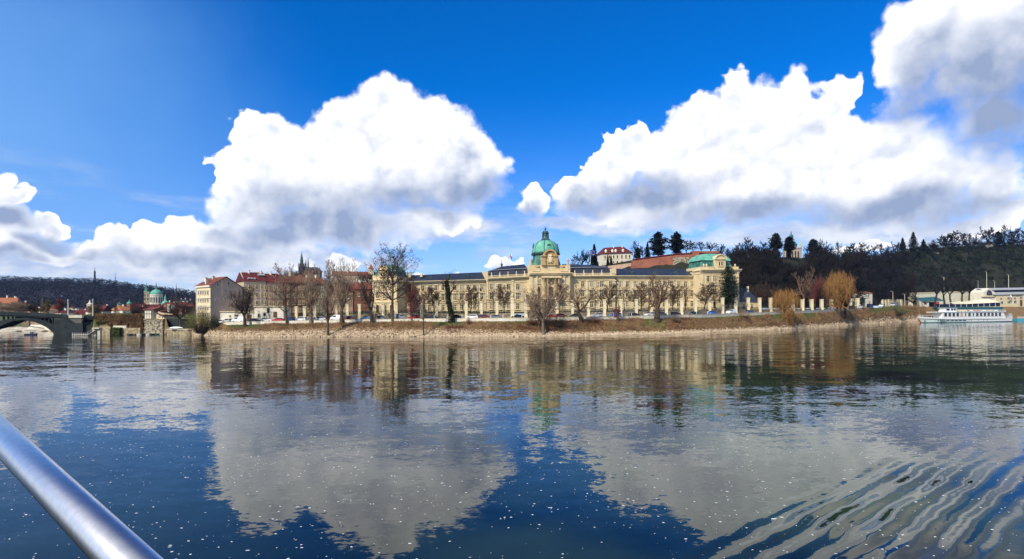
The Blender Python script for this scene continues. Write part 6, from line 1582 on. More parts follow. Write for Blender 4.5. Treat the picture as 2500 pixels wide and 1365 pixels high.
def turret(px, yb, yt, w, Y, label, wallm, roofm, onion=True):
    k = Y / FPX; b = P(px, yb, Y); T = thing('turret', label, 'turret', b); H = Zof(px, yt, Y) - b.z
    m = MB(); m.box((b.x, b.y, b.z + H * .27), (w * k, w * k, H * .54)); m.box((b.x, b.y, b.z + H * .54), (w * k * 1.2, w * k * 1.2, H * .04)); m.build('wall', wallm, T)
    r = MB(); r.lathe((b.x, b.y, b.z + H * .56), [(w * .55 * k, 0), (w * .72 * k, H * .06), (w * .62 * k, H * .14), (w * .25 * k, H * .22), (w * .10 * k, H * .26), (w * .12 * k, H * .30), (.02, H * .44)] if onion else [(w * .7 * k, 0), (w * .3 * k, H * .1), (.03, H * .44)], 10); r.build('roof', roofm, T)
    for s in (-.22, .22): g = MB(); g.box((b.x + s * w * k, b.y - w * k * .5, b.z + H * .34), (w * k * .2, .2, H * .16)); g.build('window', 'window_glass', T)
turret(315.5, 758, 731, 8, 520, 'little turret with round green roof above the orange-roofed house', 'orange_tile', 'copper')
turret(291.5, 758, 735, 8, 560, 'slender grey-green turret behind the dark conifer', 'grey_plaster', 'copper_dark')
turret(105, 756, 713, 6, 700, 'black church spire with flat platform rising before the wooded hill', 'gothic_stone', 'gothic_stone', False)
turret(219.5, 757, 731, 9, 900, 'pale rotunda with small lantern on the slope below the lookout tower', 'white_plaster', 'white_plaster', False)

PV = lambda Y: Plane(0, Y, 480, Y)
LEFT = [  # px0 px1 base eave ridge Y depth wall roof label gable
    (-30, 40, 765, 742, 727, 560, 18, 'pink_plaster', 'orange_tile', 'big house with faded orange roof at the far left above the bridge', False, [(10, 748, 3, 5), (24, 748, 3, 5)], [(18, 730, 722, 3), (38, 738, 724, 4)]),
    (40, 74, 764, 744, 738, 570, 14, 'pink_plaster', 'dark_red_tile', 'lower dark-roofed wing beside the big orange-roofed house', False, [(52, 750, 3, 5)], [(63, 740, 735, 3)]),
    (76, 106, 768, 757, 752, 440, 10, 'pink_plaster', 'orange_tile', 'low house with pale orange roof just above the bridge parapet', False, [], [(96, 756, 750, 3)]),
    (108, 136, 768, 758, 753, 438, 10, 'cream_plaster', 'orange_tile', 'yellowish low house left of the reddish poplar', False, [(118, 763, 2.5, 4)], [(114, 757, 750, 3)]),
    (118, 150, 764, 753, 745, 500, 12, 'white_plaster', 'red_tile', 'house with red roof behind the yellowish low house', False, [], [(122, 748, 744, 3)]),
    (148, 176, 772, 764, 757, 420, 9, 'white_plaster', 'dark_red_tile', 'dark red roof right of the reddish poplar', False, [], [(160, 758, 753, 4)]),
    (178, 228, 776, 770, 757, 410, 11, 'white_plaster', 'dark_red_tile', 'long dark red roof with two tall white chimneys by the bridge lamp', False, [], [(187, 768, 754, 4), (210, 768, 755, 4)]),
    (251, 272, 770, 760, 745.5, 330, 12, 'white_plaster', 'dark_red_tile', 'white gabled house left of the dark conifer', True, [(258, 756, 2.5, 3.5), (267, 766, 3, 5)], [(262, 750, 744, 3)]),
    (299, 322, 770, 758, 746, 400, 12, 'white_plaster', 'orange_tile', 'house with bright orange roof right of the dark conifer', False, [(305, 764, 3, 5)], [(301, 750, 744, 3)]),
    (350, 396, 762, 752, 743, 520, 14, 'grey_plaster', 'dark_red_tile', 'long dark maroon roof in front of the domed church', False, [], [(372, 746, 741, 3)]),
    (410, 436, 764, 750, 738, 480, 12, 'pink_plaster', 'dark_red_tile', 'dark red roof below the small green cupola', False, [(420, 756, 3, 4)], [(415, 742, 734, 3)]),
    (420, 444, 770, 745, 738, 460, 10, 'white_plaster', 'red_tile', 'pale house with red roof behind the bare tree on the quay', False, [(428, 755, 3, 5)], []),
    (444, 474, 772, 748, 737, 430, 11, 'brown_plaster', 'red_tile', 'red hipped roof next to the corner house', False, [(455, 756, 3, 5)], [(458, 741, 735, 3)]),
    (398, 424, 780, 757, 747, 330, 10, 'brown_plaster', 'red_tile', 'red-roofed annex behind the boathouse', False, [], []),
    (138, 158, 733, 727, 723.5, 1100, 16, 'white_plaster', 'slate', 'pale villa high on the wooded slope left of the lookout tower', False, [(146, 730, 1.5, 1.6)], [(152, 725, 721, 2)]),
    (156, 172, 730, 725, 722, 1120, 12, 'grey_plaster', 'slate', 'smaller grey villa beside the pale villa on the slope', False, [], []),
    (-8, 10, 718, 712, 708, 1200, 14, 'white_plaster', 'slate', 'tiny white house on the slope at the far left edge', False, [], [])]
for (a, b, bs_, ev, rg_, Y, dp_, wm_, rm_, lab, gb_, wn_, ch_) in LEFT:
    house('town_house', lab, Plane(a, Y, b, Y * 1.015), a, b, bs_, ev, rg_, dp_, wm_, rm_, wins=wn_, chims=ch_, gable=gb_, hip=0 if gb_ else 1.5, group='old town houses on the left', over=.5)
# a scatter of further roofs low on the slope
rng_ = random.Random(77)
for i in range(9):
    px = 168 + i * 8.6 + rng_.uniform(-2, 2); py = 752 + rng_.uniform(-5, 3); Y = 760 + rng_.uniform(-60, 80)
    house('town_house', 'tiny pale house on the lower slope between the two bridge lamps', Plane(px, Y, px + 8, Y), px, px + 6 + rng_.random() * 3, py + 6, py + 2, py - 1.5, 8, 'white_plaster' if i % 2 else 'grey_plaster', 'slate' if i % 3 else 'dark_red_tile', group='tiny houses on the lower slope', over=.3)
for i, (a, b, y) in enumerate(((440, 449, 733), (450, 460, 732), (462, 470, 734))):
    house('town_house', ('leftmost', 'middle', 'rightmost')[i] + ' of three small white houses under the ridge beside the needle spire', Plane(a, 700, b, 705), a, b, y + 14, y + 3, y - 2, 10, 'white_plaster', 'slate', group='small white houses under the ridge', chims=[(a + 3, y, y - 4, 2)], over=.3)

# ------------------------------------------------------------------ the bridge
def bridge():
    B = Plane(0, 287, 238, 293); T = thing('bridge', 'dark stone arch bridge with slender spandrel pillars at the left', 'bridge', B.at(150, 800))
    par_t = [(-60, 758.5), (0, 761.2), (60, 763), (120, 767), (165, 769.5), (238, 771.5)]; par_b = [(-60, 767), (0, 769.5), (60, 771), (120, 774), (165, 776), (238, 778)]
    def ribbon(top, bot, off, depth, xs):
        mb = MB(); 
        for px in xs:
            a, b = B.at(px, tab(top, px), off), B.at(px, tab(bot, px), off); b.x, b.y = a.x, a.y; mb.v.extend([tuple(b), tuple(a), tuple(a - B.n * depth), tuple(b - B.n * depth)])
        n = len(xs)
        for i in range(n - 1):
            for j in range(4): mb.f.append((4 * i + j, 4 * i + 4 + j, 4 * i + 4 + (j + 1) % 4, 4 * i + (j + 1) % 4))
        mb.f += [(0, 1, 2, 3), (4 * n - 1, 4 * n - 2, 4 * n - 3, 4 * n - 4)]
        return mb
    xs = list(range(-60, 239, 14)) + [238]
    ribbon(par_t, par_b, .4, .6, xs).build('parapet', 'concrete_dark_shaded', T, recalc=True)
    ribbon(par_t, par_b, -10.0, .6, xs).build('parapet', 'concrete_dark_shaded', T, recalc=True)
    dk_b = [(x, y + 3.0) for x, y in par_b]; ribbon(par_b, dk_b, 0.1, 10.4, xs).build('deck', 'concrete_dark_shaded', T, recalc=True)
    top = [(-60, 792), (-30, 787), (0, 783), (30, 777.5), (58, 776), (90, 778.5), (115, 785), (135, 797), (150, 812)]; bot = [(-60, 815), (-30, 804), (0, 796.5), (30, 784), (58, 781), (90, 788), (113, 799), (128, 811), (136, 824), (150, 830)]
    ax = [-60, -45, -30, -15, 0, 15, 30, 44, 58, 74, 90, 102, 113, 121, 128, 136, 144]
    ribbon(top, bot, 0.0, 10.0, ax).build('arch', 'concrete_dark_shaded', T, recalc=True)
    for px in (-34, -22, -10, 6, 17, 28, 38, 98, 108, 118, 128):
        c = MB(); slab(c, B, px, (tab(dk_b, px) + tab(top, px)) / 2, 2.2, tab(top, px) - tab(dk_b, px) + 3, -.3, 1.2); c.build('spandrel_pillar', 'concrete_dark_shaded', T)
    w = MB(); block(w, B, 58 - 24, 58 + 40, tab(top, 58) + 4, tab(par_b, 58) + 2.5, 8, -.8); w.build('crown_wall', 'concrete_dark_shaded', T)
    p = MB(); block(p, B, 134, 204, 838, 779, 10, .6); f = [B.at(x, 777, 1.0) for x in (172, 204)]; p.build('pier', 'concrete_dark_shaded', T)
    q = MB(); block(q, B, 174, 206, 776.5, 769, 2.2, 2.2); q.build('pier_parapet', 'concrete_pale', T)
    g = MB(); a = [B.at(176, 779, 2.0), B.at(205, 779, 2.0)]; c_ = [B.at(186, 789, .6), B.at(200, 789, .6)]; g.prism([a[0], a[1], c_[1], c_[0]], [v - B.n * 1.4 for v in (a[0], a[1], c_[1], c_[0])]); g.build('corbel', 'concrete_pale', T)
    e = MB(); block(e, B, 204, 240, 838, 786, 10, -.5); e.build('abutment', 'concrete_dark_shaded', T)
    for i, px in enumerate((166.5, 227)):
        Y = B.Y(px); b = P(px, 770.5, Y); t = P(px, 736 - i, Y); Tl = thing('lamp_post', ('pale lamp post standing on the bridge pier', 'pale lamp post at the land end of the bridge')[i], 'street lamp', b)
        m = MB(); H = t.z - b.z; m.lathe((0, 0, -1), [(.32, 0), (.28, 1.2), (.2, H + 1)], 8); m.build('pole', 'concrete_pale', Tl, local=True); l = MB(); l.lathe((0, 0, H - .1), [(.2, 0), (.34, .2), (.34, .8), (.1, 1.1)], 8); l.build('lantern', 'steel_grey', Tl, local=True)
bridge()
# beach and quay seen through the arch
defmat('beach_sand', (0.58, 0.52, 0.40), (0.44, 0.38, 0.28), 0.12, 0.95)
strip('beach', [lambda p: (sh(p) - 3, -.4), lambda p: (sh(p) + 6, .9 + .4 * math.sin(p * .1)), lambda p: (sh(p) + 26, 2.4 + .3 * math.sin(p * .17))], 'beach_sand', pxs=list(range(-300, 131, 8)))
def quay_wall():
    T = thing('quay_wall', 'long white quay wall with ramp seen under the bridge arch', 'wall', P(100, 806, 372)); pl = Plane(60, 376, 140, 366)
    w = MB(); f = [pl.at(66, 803), pl.at(140, 812), pl.at(140, 793), pl.at(76, 793)]; w.prism(f, [p - pl.n * 3 for p in f]); w.build('wall', 'white_plaster', T)
    r = MB()
    for a, b in ((74, 108),): 
        for i in range(12): px = a + (b - a) * i / 11; r.tube(pl.at(px, 796 + i * .45, .4), pl.at(px, 798.5 + i * .45, .4), .12, .12, 4)
        r.tube(pl.at(a, 796.2, .4), pl.at(b, 801, .4), .12, .12, 4)
    r.build('railing', 'dark_metal', T)
quay_wall()
for i, (a, b, t) in enumerate(((18, 30, 785), (54, 70, 778), (76, 104, 779))):
    house('quay_house', ('tiny pale kiosk', 'tan house', 'wide peach house')[i] + ' behind the beach, seen through the bridge arch', Plane(a, 430, b, 432), a, b, 800, t + 2, t - 4, 9, ('white_plaster', 'pink_plaster', 'pink_plaster')[i], 'orange_tile', wins=[((a + b) / 2, t + 8, 3, 6)], over=.3)

# ---- small canopied boat, jetty, dinghies
def cabin_boat():
    Y = 279; k = Y / FPX; b = P(75, 817, Y); b.z = 0; T = thing('canopy_boat', 'small dark boat with flat canopy under the bridge arch', 'boat', b)
    L, W = 15 * k, 5 * k; h = MB(); pr = [(-L, -.55), (-L * .97, .55), (L * .8, .55), (L * 1.05, .75), (L * .85, -.55)]
    h.prism([(x, -W * .5, z) for x, z in pr], [(x, W * .5, z) for x, z in pr]); h.build('hull', 'canvas_navy', T, local=True, recalc=True)
    c = MB(); c.box((-L * .08, 0, 2.15), (L * 1.75, W, .14)); c.build('canopy', 'dark_metal', T, local=True)
    for x in (-.88, -.6, -.3, 0, .3, .6, .76):
        for y in (-1, 1): p = MB(); p.tube((x * L, y * W * .44, .5), (x * L, y * W * .44, 2.1), .06, .06, 5); p.build('post', 'white_paint', T, local=True)
    s = MB(); s.box((L * .25, 0, .95), (L * .7, W * .6, .9)); s.build('bench', 'dark_metal', T, local=True)
cabin_boat()
def jetty():
    Y = 262; k = Y / FPX; b = P(200, 817, Y); b.z = 0; T = thing('jetty', 'low floating jetty with a row of pale posts beside the bridge abutment', 'jetty', b)
    d = MB(); d.box((-1.0 * k, 0, .35), (38 * k, 2.2, .22)); d.build('deck', 'concrete_pale', T, local=True)
    for i in range(9): p = MB(); x = (-19 + i * 4.5) * k; p.tube((x, -1.0, -.3), (x, -1.0, 1.25), .07, .07, 6, True); p.build('post', 'white_paint', T, local=True)
    r = MB(); r.hexa([(18 * k, -1, .5), (34 * k, -1, 1.9), (34 * k, 1, 1.9), (18 * k, 1, .5), (18 * k, -1, .7), (34 * k, -1, 2.1), (34 * k, 1, 2.1), (18 * k, 1, .7)]); r.tube((17 * k, -1, 1.4), (34 * k, -1, 3.0), .08, .08, 4); r.build('gangway', 'concrete_pale', T, local=True)
    for x in (30, 41): q = MB(); q.box((x * k, .6, 1.3), (1.2, 1.2, 3.4)); q.build('pile', 'concrete_pale', T, local=True)
    q = MB(); q.box((36 * k, .4, 3.1), (17 * k, 2.4, .5)); q.build('platform', 'concrete_pale', T, local=True)
jetty()
dnames = ['outermost left dark dinghy moored under the ivy wall', 'red-brown dinghy moored left of the stone bastion', 'white-edged dinghy moored at the bastion corner', 'dark dinghy under the middle of the stone bastion', 'pale dinghy under the middle of the stone bastion', 'black dinghy moored right of the pale one', 'last dark dinghy at the right corner of the stone bastion']
for i, px in enumerate((316, 328, 340, 351, 362, 373, 384)):
    Y = 263 + (i % 2); k = Y / FPX; b = P(px, 818, Y); b.z = 0; T = thing('dinghy', dnames[i], 'boat', b, 'dinghies moored in front of the stone bastion'); L = 5.6 * k * (1 + .1 * (i % 3))
    h = MB(); n = 9; out, inn = [], []
    for j in range(n):
        u = -1 + 2 * j / (n - 1); w = .75 * math.sqrt(max(0.02, 1 - abs(u) ** 2.6)); out.append((u * L, w, .55 + .15 * u * u))
    st_ = out + [(x, -y, z) for (x, y, z) in reversed(out)]; low = [(x * .88, y * .7, -.2) for (x, y, z) in st_]
    m = len(st_); h.add(st_ + low, [(j, (j + 1) % m, m + (j + 1) % m, m + j) for j in range(m)] + [tuple(range(2 * m - 1, m - 1, -1))]); h.build('hull', ('hull_teal', 'brown_plaster', 'white_plaster', 'dark_metal', 'white_plaster', 'dark_metal', 'hull_teal')[i], T, local=True, recalc=True)
    for u in (-.35, .3): s = MB(); s.box((u * L, 0, .42), (.3, 1.15, .07)); s.build('seat', 'beige_plaster', T, local=True)

# ---- ivy wall, stone bastion with boathouse, quay
def ivy_wall():
    pl = Plane(238, 284, 352, 277); T = thing('ivy_wall', 'high embankment wall hung with brown and green creeper left of the stone bastion', 'wall', pl.at(295, 812))
    w = MB(); block(w, pl, 238, 354, (818, 818), (768, 770), 3); w.build('wall', 'ashlar', T)
    w = MB(); block(w, pl, 240, 350, 820, 800.5, 1.8, 1.8); w.build('lower_wall', 'ashlar', T)
    w = MB(); block(w, pl, 284, 316, 800.4, 795, 1.7, 1.7); w.build('ledge', 'concrete_pale', T)
    w = MB(); block(w, pl, 250, 285, 820, 803, 2.2, 3.6); w.build('footing', 'ashlar', T)
    rng = random.Random(6); c, g = MB(), MB()
    for i in range(7000):
        px = rng.uniform(238, 352); low = 794 + 6 * math.sin(px * .09) + (10 if px > 318 else 0) + rng.gauss(0, 3) - (4 if px < 260 else 0); py = rng.uniform(765, low); p = pl.at(px, py, rng.uniform(.1, 1.5) * (1.2 - (py - 765) / 60))
        green = (px < 268 and py > 780) or (268 < px < 300 and py > 792 and rng.random() < .5)
        if green or rng.random() < .06: leaf(g, tuple(p), rng.uniform(.3, .6), rng)
        else:
            e = p + Vector((rng.gauss(0, .4), rng.gauss(0, .2), -rng.uniform(.5, 1.6))); c.tube(p, e, .06, .05, 3); leaf(c, tuple(e), rng.uniform(.2, .45), rng)
    for i in range(900):
        px = rng.uniform(286, 308); py = rng.uniform(800, 817); leaf(g, tuple(pl.at(px, py, rng.uniform(1.9, 3.6))), rng.uniform(.3, .6), rng)
    c.build('creeper', 'dry_brush', T); g.build('ivy', 'green_brush', T)
ivy_wall()
def bastion():
    pl = Plane(352, 272, 398, 270); T = thing('stone_bastion', 'square rubble stone bastion rising from the water, sunlit front and dark side', 'bastion', pl.at(375, 816))
    a = [pl.at(352, 820), pl.at(397, 820), pl.at(397, 779.5), pl.at(353, 779.5)]; back = [p - pl.n * 18 - pl.t * (0 if i in (0, 3) else -3.2) for i, p in enumerate(a)]
    w = MB(); w.prism(a, back); w.build('wall', 'rubble_stone', T, recalc=True)
    q = MB(); block(q, pl, 351, 399, 780.5, 778.5, 18.5, .3); q.build('coping', 'ashlar', T)
    ed = MB()
    for i in range(9): slab(ed, pl, 396.3 - (i % 2) * .6, 783 + i * 4, 2.6, 3.4, .12, .5)
    ed.build('quoin', 'ashlar', T)
bastion()
def boathouse():
    pl = Plane(352, 273, 398, 271); T = thing('boathouse', 'timber-framed cream house with red roofs on top of the stone bastion', 'house', pl.at(375, 779))
    w = MB(); block(w, pl, 353.5, 371, 779, 756, 9, .2); wo = w.build('wall', 'white_plaster', T)
    w = MB(); block(w, pl, 371.2, 384, 779, 760, 10, -1.5); w.build('wall', 'white_plaster', T)
    w = MB(); block(w, pl, 384.2, 399, 779, 768, 9, -.5); f = [pl.at(384.2, 768, -.5), pl.at(399, 768, -.5), pl.at(384.2, 760.5, -.5)]; w.prism(f, [p - pl.n * 9 for p in f]); w.build('wall', 'cream_trim', T)
    tb = MB()
    for px in (354, 359.5, 365, 370.5): slab(tb, pl, px, 767.5, .9, 23, .3, .2)
    for py in (757, 766, 778.4): slab(tb, pl, 362.2, py, 17.6, .9, .33, .2)
    for px in (375, 379.5): slab(tb, pl, px, 769, .9, 19, -1.4, .2)
    tb.build('timber', 'brown_frame', T)
    r = MB(); roof_mesh(r, pl, 351.5, 372, 756.5, 750.5, 9, .7, .5, .5); r.build('roof', 'red_tile', T)
    r = MB(); roof_mesh(r, pl, 371, 388, 760.5, 755.5, 10, .5, 0, 0, off=-1.5); r.build('roof', 'red_tile', T)
    r = MB(); a, b, c, d = pl.at(385, 766.5, .5), pl.at(401, 771, .5), pl.at(401, 770, -9), pl.at(383, 758, -9); u = Vector((0, 0, .3)); r.hexa([a, b, c, d, a + u, b + u, c + u, d + u]); r.build('roof', 'red_tile', T)
    for px in (388, 394.5): f = MB(); slab(f, pl, px, 774, 2.6, 4.2, -.35, .2); fo = f.build('window', 'white_plaster', T); g = MB(); slab(g, pl, px, 774, 1.6, 3.2, -.3, .2); g.build('pane', 'window_glass', fo)
    c = MB(); q = pl.at(392, 752, -5); c.box((q.x, q.y, q.z), (1.1, 1.1, 3.4)); c.build('chimney', 'white_plaster', T)
boathouse()
def quay():
    pl = Plane(408, 262, 470, 256); T = thing('stone_quay', 'low stone quay with sloping end right of the bastion', 'quay', pl.at(435, 816))
    f = [pl.at(407, 821), pl.at(467, 822), pl.at(458, 806), pl.at(409, 804.5)]; w = MB(); w.prism(f, [p - pl.n * 9 for p in f]); w.build('wall', 'ashlar', T, recalc=True)
    c = MB(); f = [pl.at(408, 804.8, .3), pl.at(459, 806.3, .3), pl.at(459, 805.2, .3), pl.at(408, 803.6, .3)]; c.prism(f, [p - pl.n * 9 for p in f]); c.build('coping', 'concrete_pale', T, recalc=True)
    pl2 = Plane(400, 272, 470, 270); T = thing('retaining_wall', 'shadow-toned retaining wall behind the low stone quay', 'wall', pl2.at(430, 800)); w = MB(); block(w, pl2, 404, 468, 806, 778.5, 2); w.build('wall', 'concrete_dark_shaded', T)  # the wall's shadow is put into its dark colour
    b = P(430, 803, 259.5); T = thing('upturned_boat', 'long white upturned boat lying on the low stone quay', 'boat', b); k = 259.5 / FPX; h = MB(); n = 11; L = 17 * k
    for j in range(n):
        u = -1 + 2 * j / (n - 1); r = .95 * math.sqrt(max(.03, 1 - u * u)); 
        for i in range(9): a = math.pi * i / 8; h.v.append((u * L, math.cos(a) * r, .28 + math.sin(a) * r * .72))
    for j in range(n - 1):
        for i in range(8): h.f.append((j * 9 + i, j * 9 + i + 1, (j + 1) * 9 + i + 1, (j + 1) * 9 + i))
    h.build('hull', 'white_paint', T, local=True, smooth=True)
    for x in (-.5, .5): s = MB(); s.box((x * L, 0, .15), (.3, 1.8, .3)); s.build('trestle', 'brown_frame', T, local=True)
quay()
shrub(493, 816, 84, 72, 'big olive green shrubby willow hanging over the water right of the quay', 'willow_green', 21, Y=246, z=1.0, n=420, leafy=.35, name='willow_shrub')
shrub(524, 812, 34, 44, 'dark round evergreen bush left of the grass bank', 'hedge_leaf', 22, Y=242, z=2.0, n=160, leafy=1.0, name='evergreen_bush')
Yb = 266; bare_tree(441, 790, 716, 70, Yb, 'dark bare tree standing behind the low quay', 'spread', 81, 'bark_dark', 'twig_dark', z=Zof(441, 797, Yb), thick=.8)
for (px, pb, pt, w, Y, lab, st, sd, bk, tw_) in (
    (14, 766, 731, 62, 330, 'pale bushy bare tree behind the bridge at the far left', 'bush', 82, 'bark_pale', 'twig_pale'), (48, 766, 737, 40, 340, 'second pale bare tree behind the bridge', 'vase', 83, 'bark_pale', 'twig_pale'),
    (76, 768, 736, 34, 350, 'dark bare tree behind the bridge near the black spire', 'vase', 84, 'bark_dark', 'twig_dark'), (96, 770, 742, 30, 360, 'greyish bare tree behind the bridge crown', 'vase', 85, 'bark_mid', 'twig_brown'),
    (143, 772, 727, 18, 350, 'narrow reddish poplar behind the bridge pier', 'upright', 86, 'bark_mid', 'twig_red'), (115, 770, 731, 14, 380, 'thin olive poplar beside the black spire', 'upright', 87, 'bark_mid', 'willow_green'),
    (344, 772, 735, 30, 320, 'reddish bare tree left of the boathouse', 'vase', 88, 'bark_dark', 'twig_red'), (330, 772, 748, 22, 310, 'dark low bare tree right of the orange-roofed house', 'vase', 89, 'bark_dark', 'twig_dark')):
    bare_tree(px, pb, pt, w, Y, lab, st, sd, bk, tw_)
conifer(237, 778, 737, 36, 310, 'large dark conifer at the land end of the bridge', 91, 'round', dens=1.3); conifer(283, 772, 738, 22, 320, 'dark conifer before the slender grey-green turret', 92, 'cone', dens=1.0)
bare_tree(230, 773, 740, 26, 330, 'pale thin bare tree behind the second bridge lamp', 'vase', 94, 'bark_pale', 'twig_pale'); shrub(188, 772, 14, 9, 'yellow-green bush on the bridge end beneath the red roof', 'green_brush', 95, Y=300, z=Zof(188, 771, 300), n=60, leafy=.8)

# ------------------------------------------------------------------ right-hand hill, its wall, houses and trees
RC = [(1340, 690, 420), (1380, 668, 420), (1420, 656, 420), (1470, 649, 415), (1550, 634, 402), (1640, 621, 399), (1745, 613, 398), (1775, 630, 402), (1800, 640, 405), (1850, 634, 415), (1900, 628, 425), (1950, 628, 440), (2000, 632, 480), (2050, 634, 520),
      (2100, 634, 560), (2150, 632, 610), (2200, 624, 675), (2250, 612, 730), (2300, 604, 765), (2400, 599, 790), (2500, 596, 810), (2700, 590, 860), (3200, 600, 1050)]
RF = [(1300, 757, 325), (1800, 752, 318), (1900, 752, 335), (2000, 752, 385), (2100, 748, 470), (2200, 745, 600), (2300, 743, 690), (2400, 742, 715), (2500, 740, 730), (3200, 740, 950)]
hill('park_hill', dens_list(RC, 20), RF, 'hill_green', seed=21, rough=.6)
wood('hill_woods', [q for q in hill_spots(RC, RF, 600, 22, 9.5, xlo=1790, xhi=2230, tlo=.02, thi=.86) if not (1903 < pxof(q[0], q[1]) < 1972 and q[2] > 33)], 'twig_far', seed=22, blades=26, tw=.14)
wood('crest_woods', hill_spots(RC, RF, 150, 27, 6.5, xlo=2240, xhi=2700, tlo=.94, thi=1.0) + [q for q in hill_spots(RC, RF, 90, 28, 6, xlo=1800, xhi=2240, tlo=.9, thi=.98) if not 1903 < pxof(q[0], q[1]) < 1972], 'twig_far', seed=29, blades=30, tw=.12)
wood('hill_brush', hill_spots(RC, RF, 420, 23, 6, xlo=2200, xhi=2700, tlo=.05, thi=1.0), 'twig_far', seed=23, blades=20, tw=.14)
def hill_greens():
    rng = random.Random(25); mb = MB()
    for (x, y, z, s) in hill_spots(RC, RF, 620, 24, 4.0, xlo=2205, xhi=2640, tlo=.30, thi=.99) + hill_spots(RC, RF, 60, 26, 3.0, xlo=1800, xhi=2000, tlo=.1, thi=.5):
        for _ in range(46):
            a, r = rng.random() * 6.28, s * math.sqrt(rng.random()); leaf(mb, (x + math.cos(a) * r * 1.6, y + math.sin(a) * r, z + s * rng.random() * (1 - .6 * r / s)), rng.uniform(.5, 1.2), rng)
    defmat('hill_leaf', (0.010, 0.022, 0.007), (0.030, 0.046, 0.013), 0.12, 0.9)
    tag(mb.build('hill_shrubbery', 'hill_leaf'), kind='stuff')
hill_greens()

def bastion_wall():
    pl = Plane(1545, 374, 1745, 370); T = thing('brick_bastion', 'long sloping red brick fortress wall above the right palace roof', 'wall', pl.at(1640, 655))
    top = [(1487, 648), (1545, 637), (1600, 628), (1650, 621.5), (1690, 619), (1740, 615), (1765, 622)]
    f = [pl.at(1540, 668), pl.at(1772, 668), pl.at(1768, 622), pl.at(1740, 620), pl.at(1690, 619.5), pl.at(1650, 621.5), pl.at(1600, 628), pl.at(1544, 635)]
    w = MB(); w.prism(f, [p - pl.n * 5 for p in f]); w.build('wall', 'brick', T)
    c = MB()
    for a, b in zip(f[2:], f[3:]): c.tube(a + pl.n * .1 + Vector((0, 0, .2)), b + pl.n * .1 + Vector((0, 0, .2)), .45, .45, 4, True)
    c.build('coping', 'dark_red_tile', T)
    s = MB(); block(s, pl, 1643, 1682, 667, 628, 1.0, .25); s.build('stone_patch', 'rubble_stone', T)
    u = MB(); block(u, pl, 1690, 1757, 622, 612.5, 6, -1.0); block(u, pl, 1690, 1706, 626, 612.5, 2, .6); u.build('upper_wall', 'brick', T)
    pl2 = Plane(1487, 392, 1545, 380); T2 = thing('terrace_wall', 'low pinkish terrace wall below the white villa on the hill', 'wall', pl2.at(1515, 655)); w = MB(); block(w, pl2, 1484, 1543, (662, 656), (649, 641), 2); w.build('wall', 'pink_plaster', T2); c = MB(); block(c, pl2, 1483, 1544, (649, 641), (647.8, 639.8), 2.4, .2); c.build('coping', 'hedge_leaf', T2)
bastion_wall()
PT = Plane(1470, 424, 1545, 428)
house('hill_villa', 'white villa with dark red hipped roof on the hill beside the fortress wall', PT, 1470, 1543, (652, 645), (620, 617), (605, 601.5), 15, 'white_plaster', 'dark_red_tile', wins=[(px, 628 - (px - 1470) * .03, 3, 7) for px in (1477, 1488, 1498, 1507, 1518, 1528, 1537)] + [(px, 641 - (px - 1470) * .03, 3, 5) for px in (1498, 1507, 1518)], chims=[(1499, 606, 598, 3), (1520, 606, 599, 3)], hip=4.5, over=.6)
T_ = [o for o in bpy.data.objects if o.name == 'hill_villa'][0]; ro_ = [c for c in T_.children if c.name.startswith('roof')][0]
for px in (1481, 1497, 1505, 1523): d = MB(); q = PT.at(px, 613.5 - (px - 1481) * .03, -1.6); d.lathe(q, [(.9, -1), (.9, .6), (.5, 1.3), (.1, 1.5)], 8); d.build('dormer', 'white_plaster', ro_)
def pavilion():
    Y = 446; k = Y / FPX; b = P(1932, 634, Y); T = thing('hill_pavilion', 'ornate pale pavilion with small green onion cupola on the hill crest', 'pavilion', b); X = lambda px: Xof(px, Y); Z = lambda py: Zof(1932, py, Y)
    w = MB(); w.box((X(1935), Y, (Z(640) + Z(607)) / 2), (38 * k, 20 * k, Z(607) - Z(640))); w.box((X(1935), Y, Z(607)), (40 * k, 22 * k, .7)); w.box((X(1933), Y, (Z(607) + Z(598)) / 2), (22 * k, 14 * k, Z(598) - Z(607))); w.build('wall', 'grey_plaster', T)
    pl = Plane(1900, Y - 10 * k, 1970, Y - 10 * k)
    for px in (1920, 1927, 1934, 1941, 1948): arch_window(T, pl, px, 630, 613, 4, 'beige_plaster', off=.4)
    r = MB(); r.lathe((X(1933), Y, Z(598)), [(15 * k, 0), (12 * k, 3 * k), (5 * k, 10 * k), (3.6 * k, 12 * k)], 8); r.build('roof', 'copper_dark', T)
    c = MB(); c.lathe((X(1933), Y, Z(588)), [(3.4 * k, 0), (3.4 * k, 6 * k), (4.6 * k, 7 * k), (5.2 * k, 10 * k), (4.4 * k, 13 * k), (1.6 * k, 16 * k), (1.0 * k, 17 * k), (1.2 * k, 18 * k), (.1, 24 * k)], 10); c.build('cupola', 'copper_dark', T)
    for px in (1918, 1952): q = MB(); q.lathe((X(px), Y - 8 * k, Z(640)), [(2.2 * k, 0), (2.0 * k, Z(606) - Z(640)), (2.6 * k, Z(605) - Z(640)), (.2, Z(590) - Z(640))], 8); q.build('corner_pinnacle', 'beige_plaster', T)
pavilion()

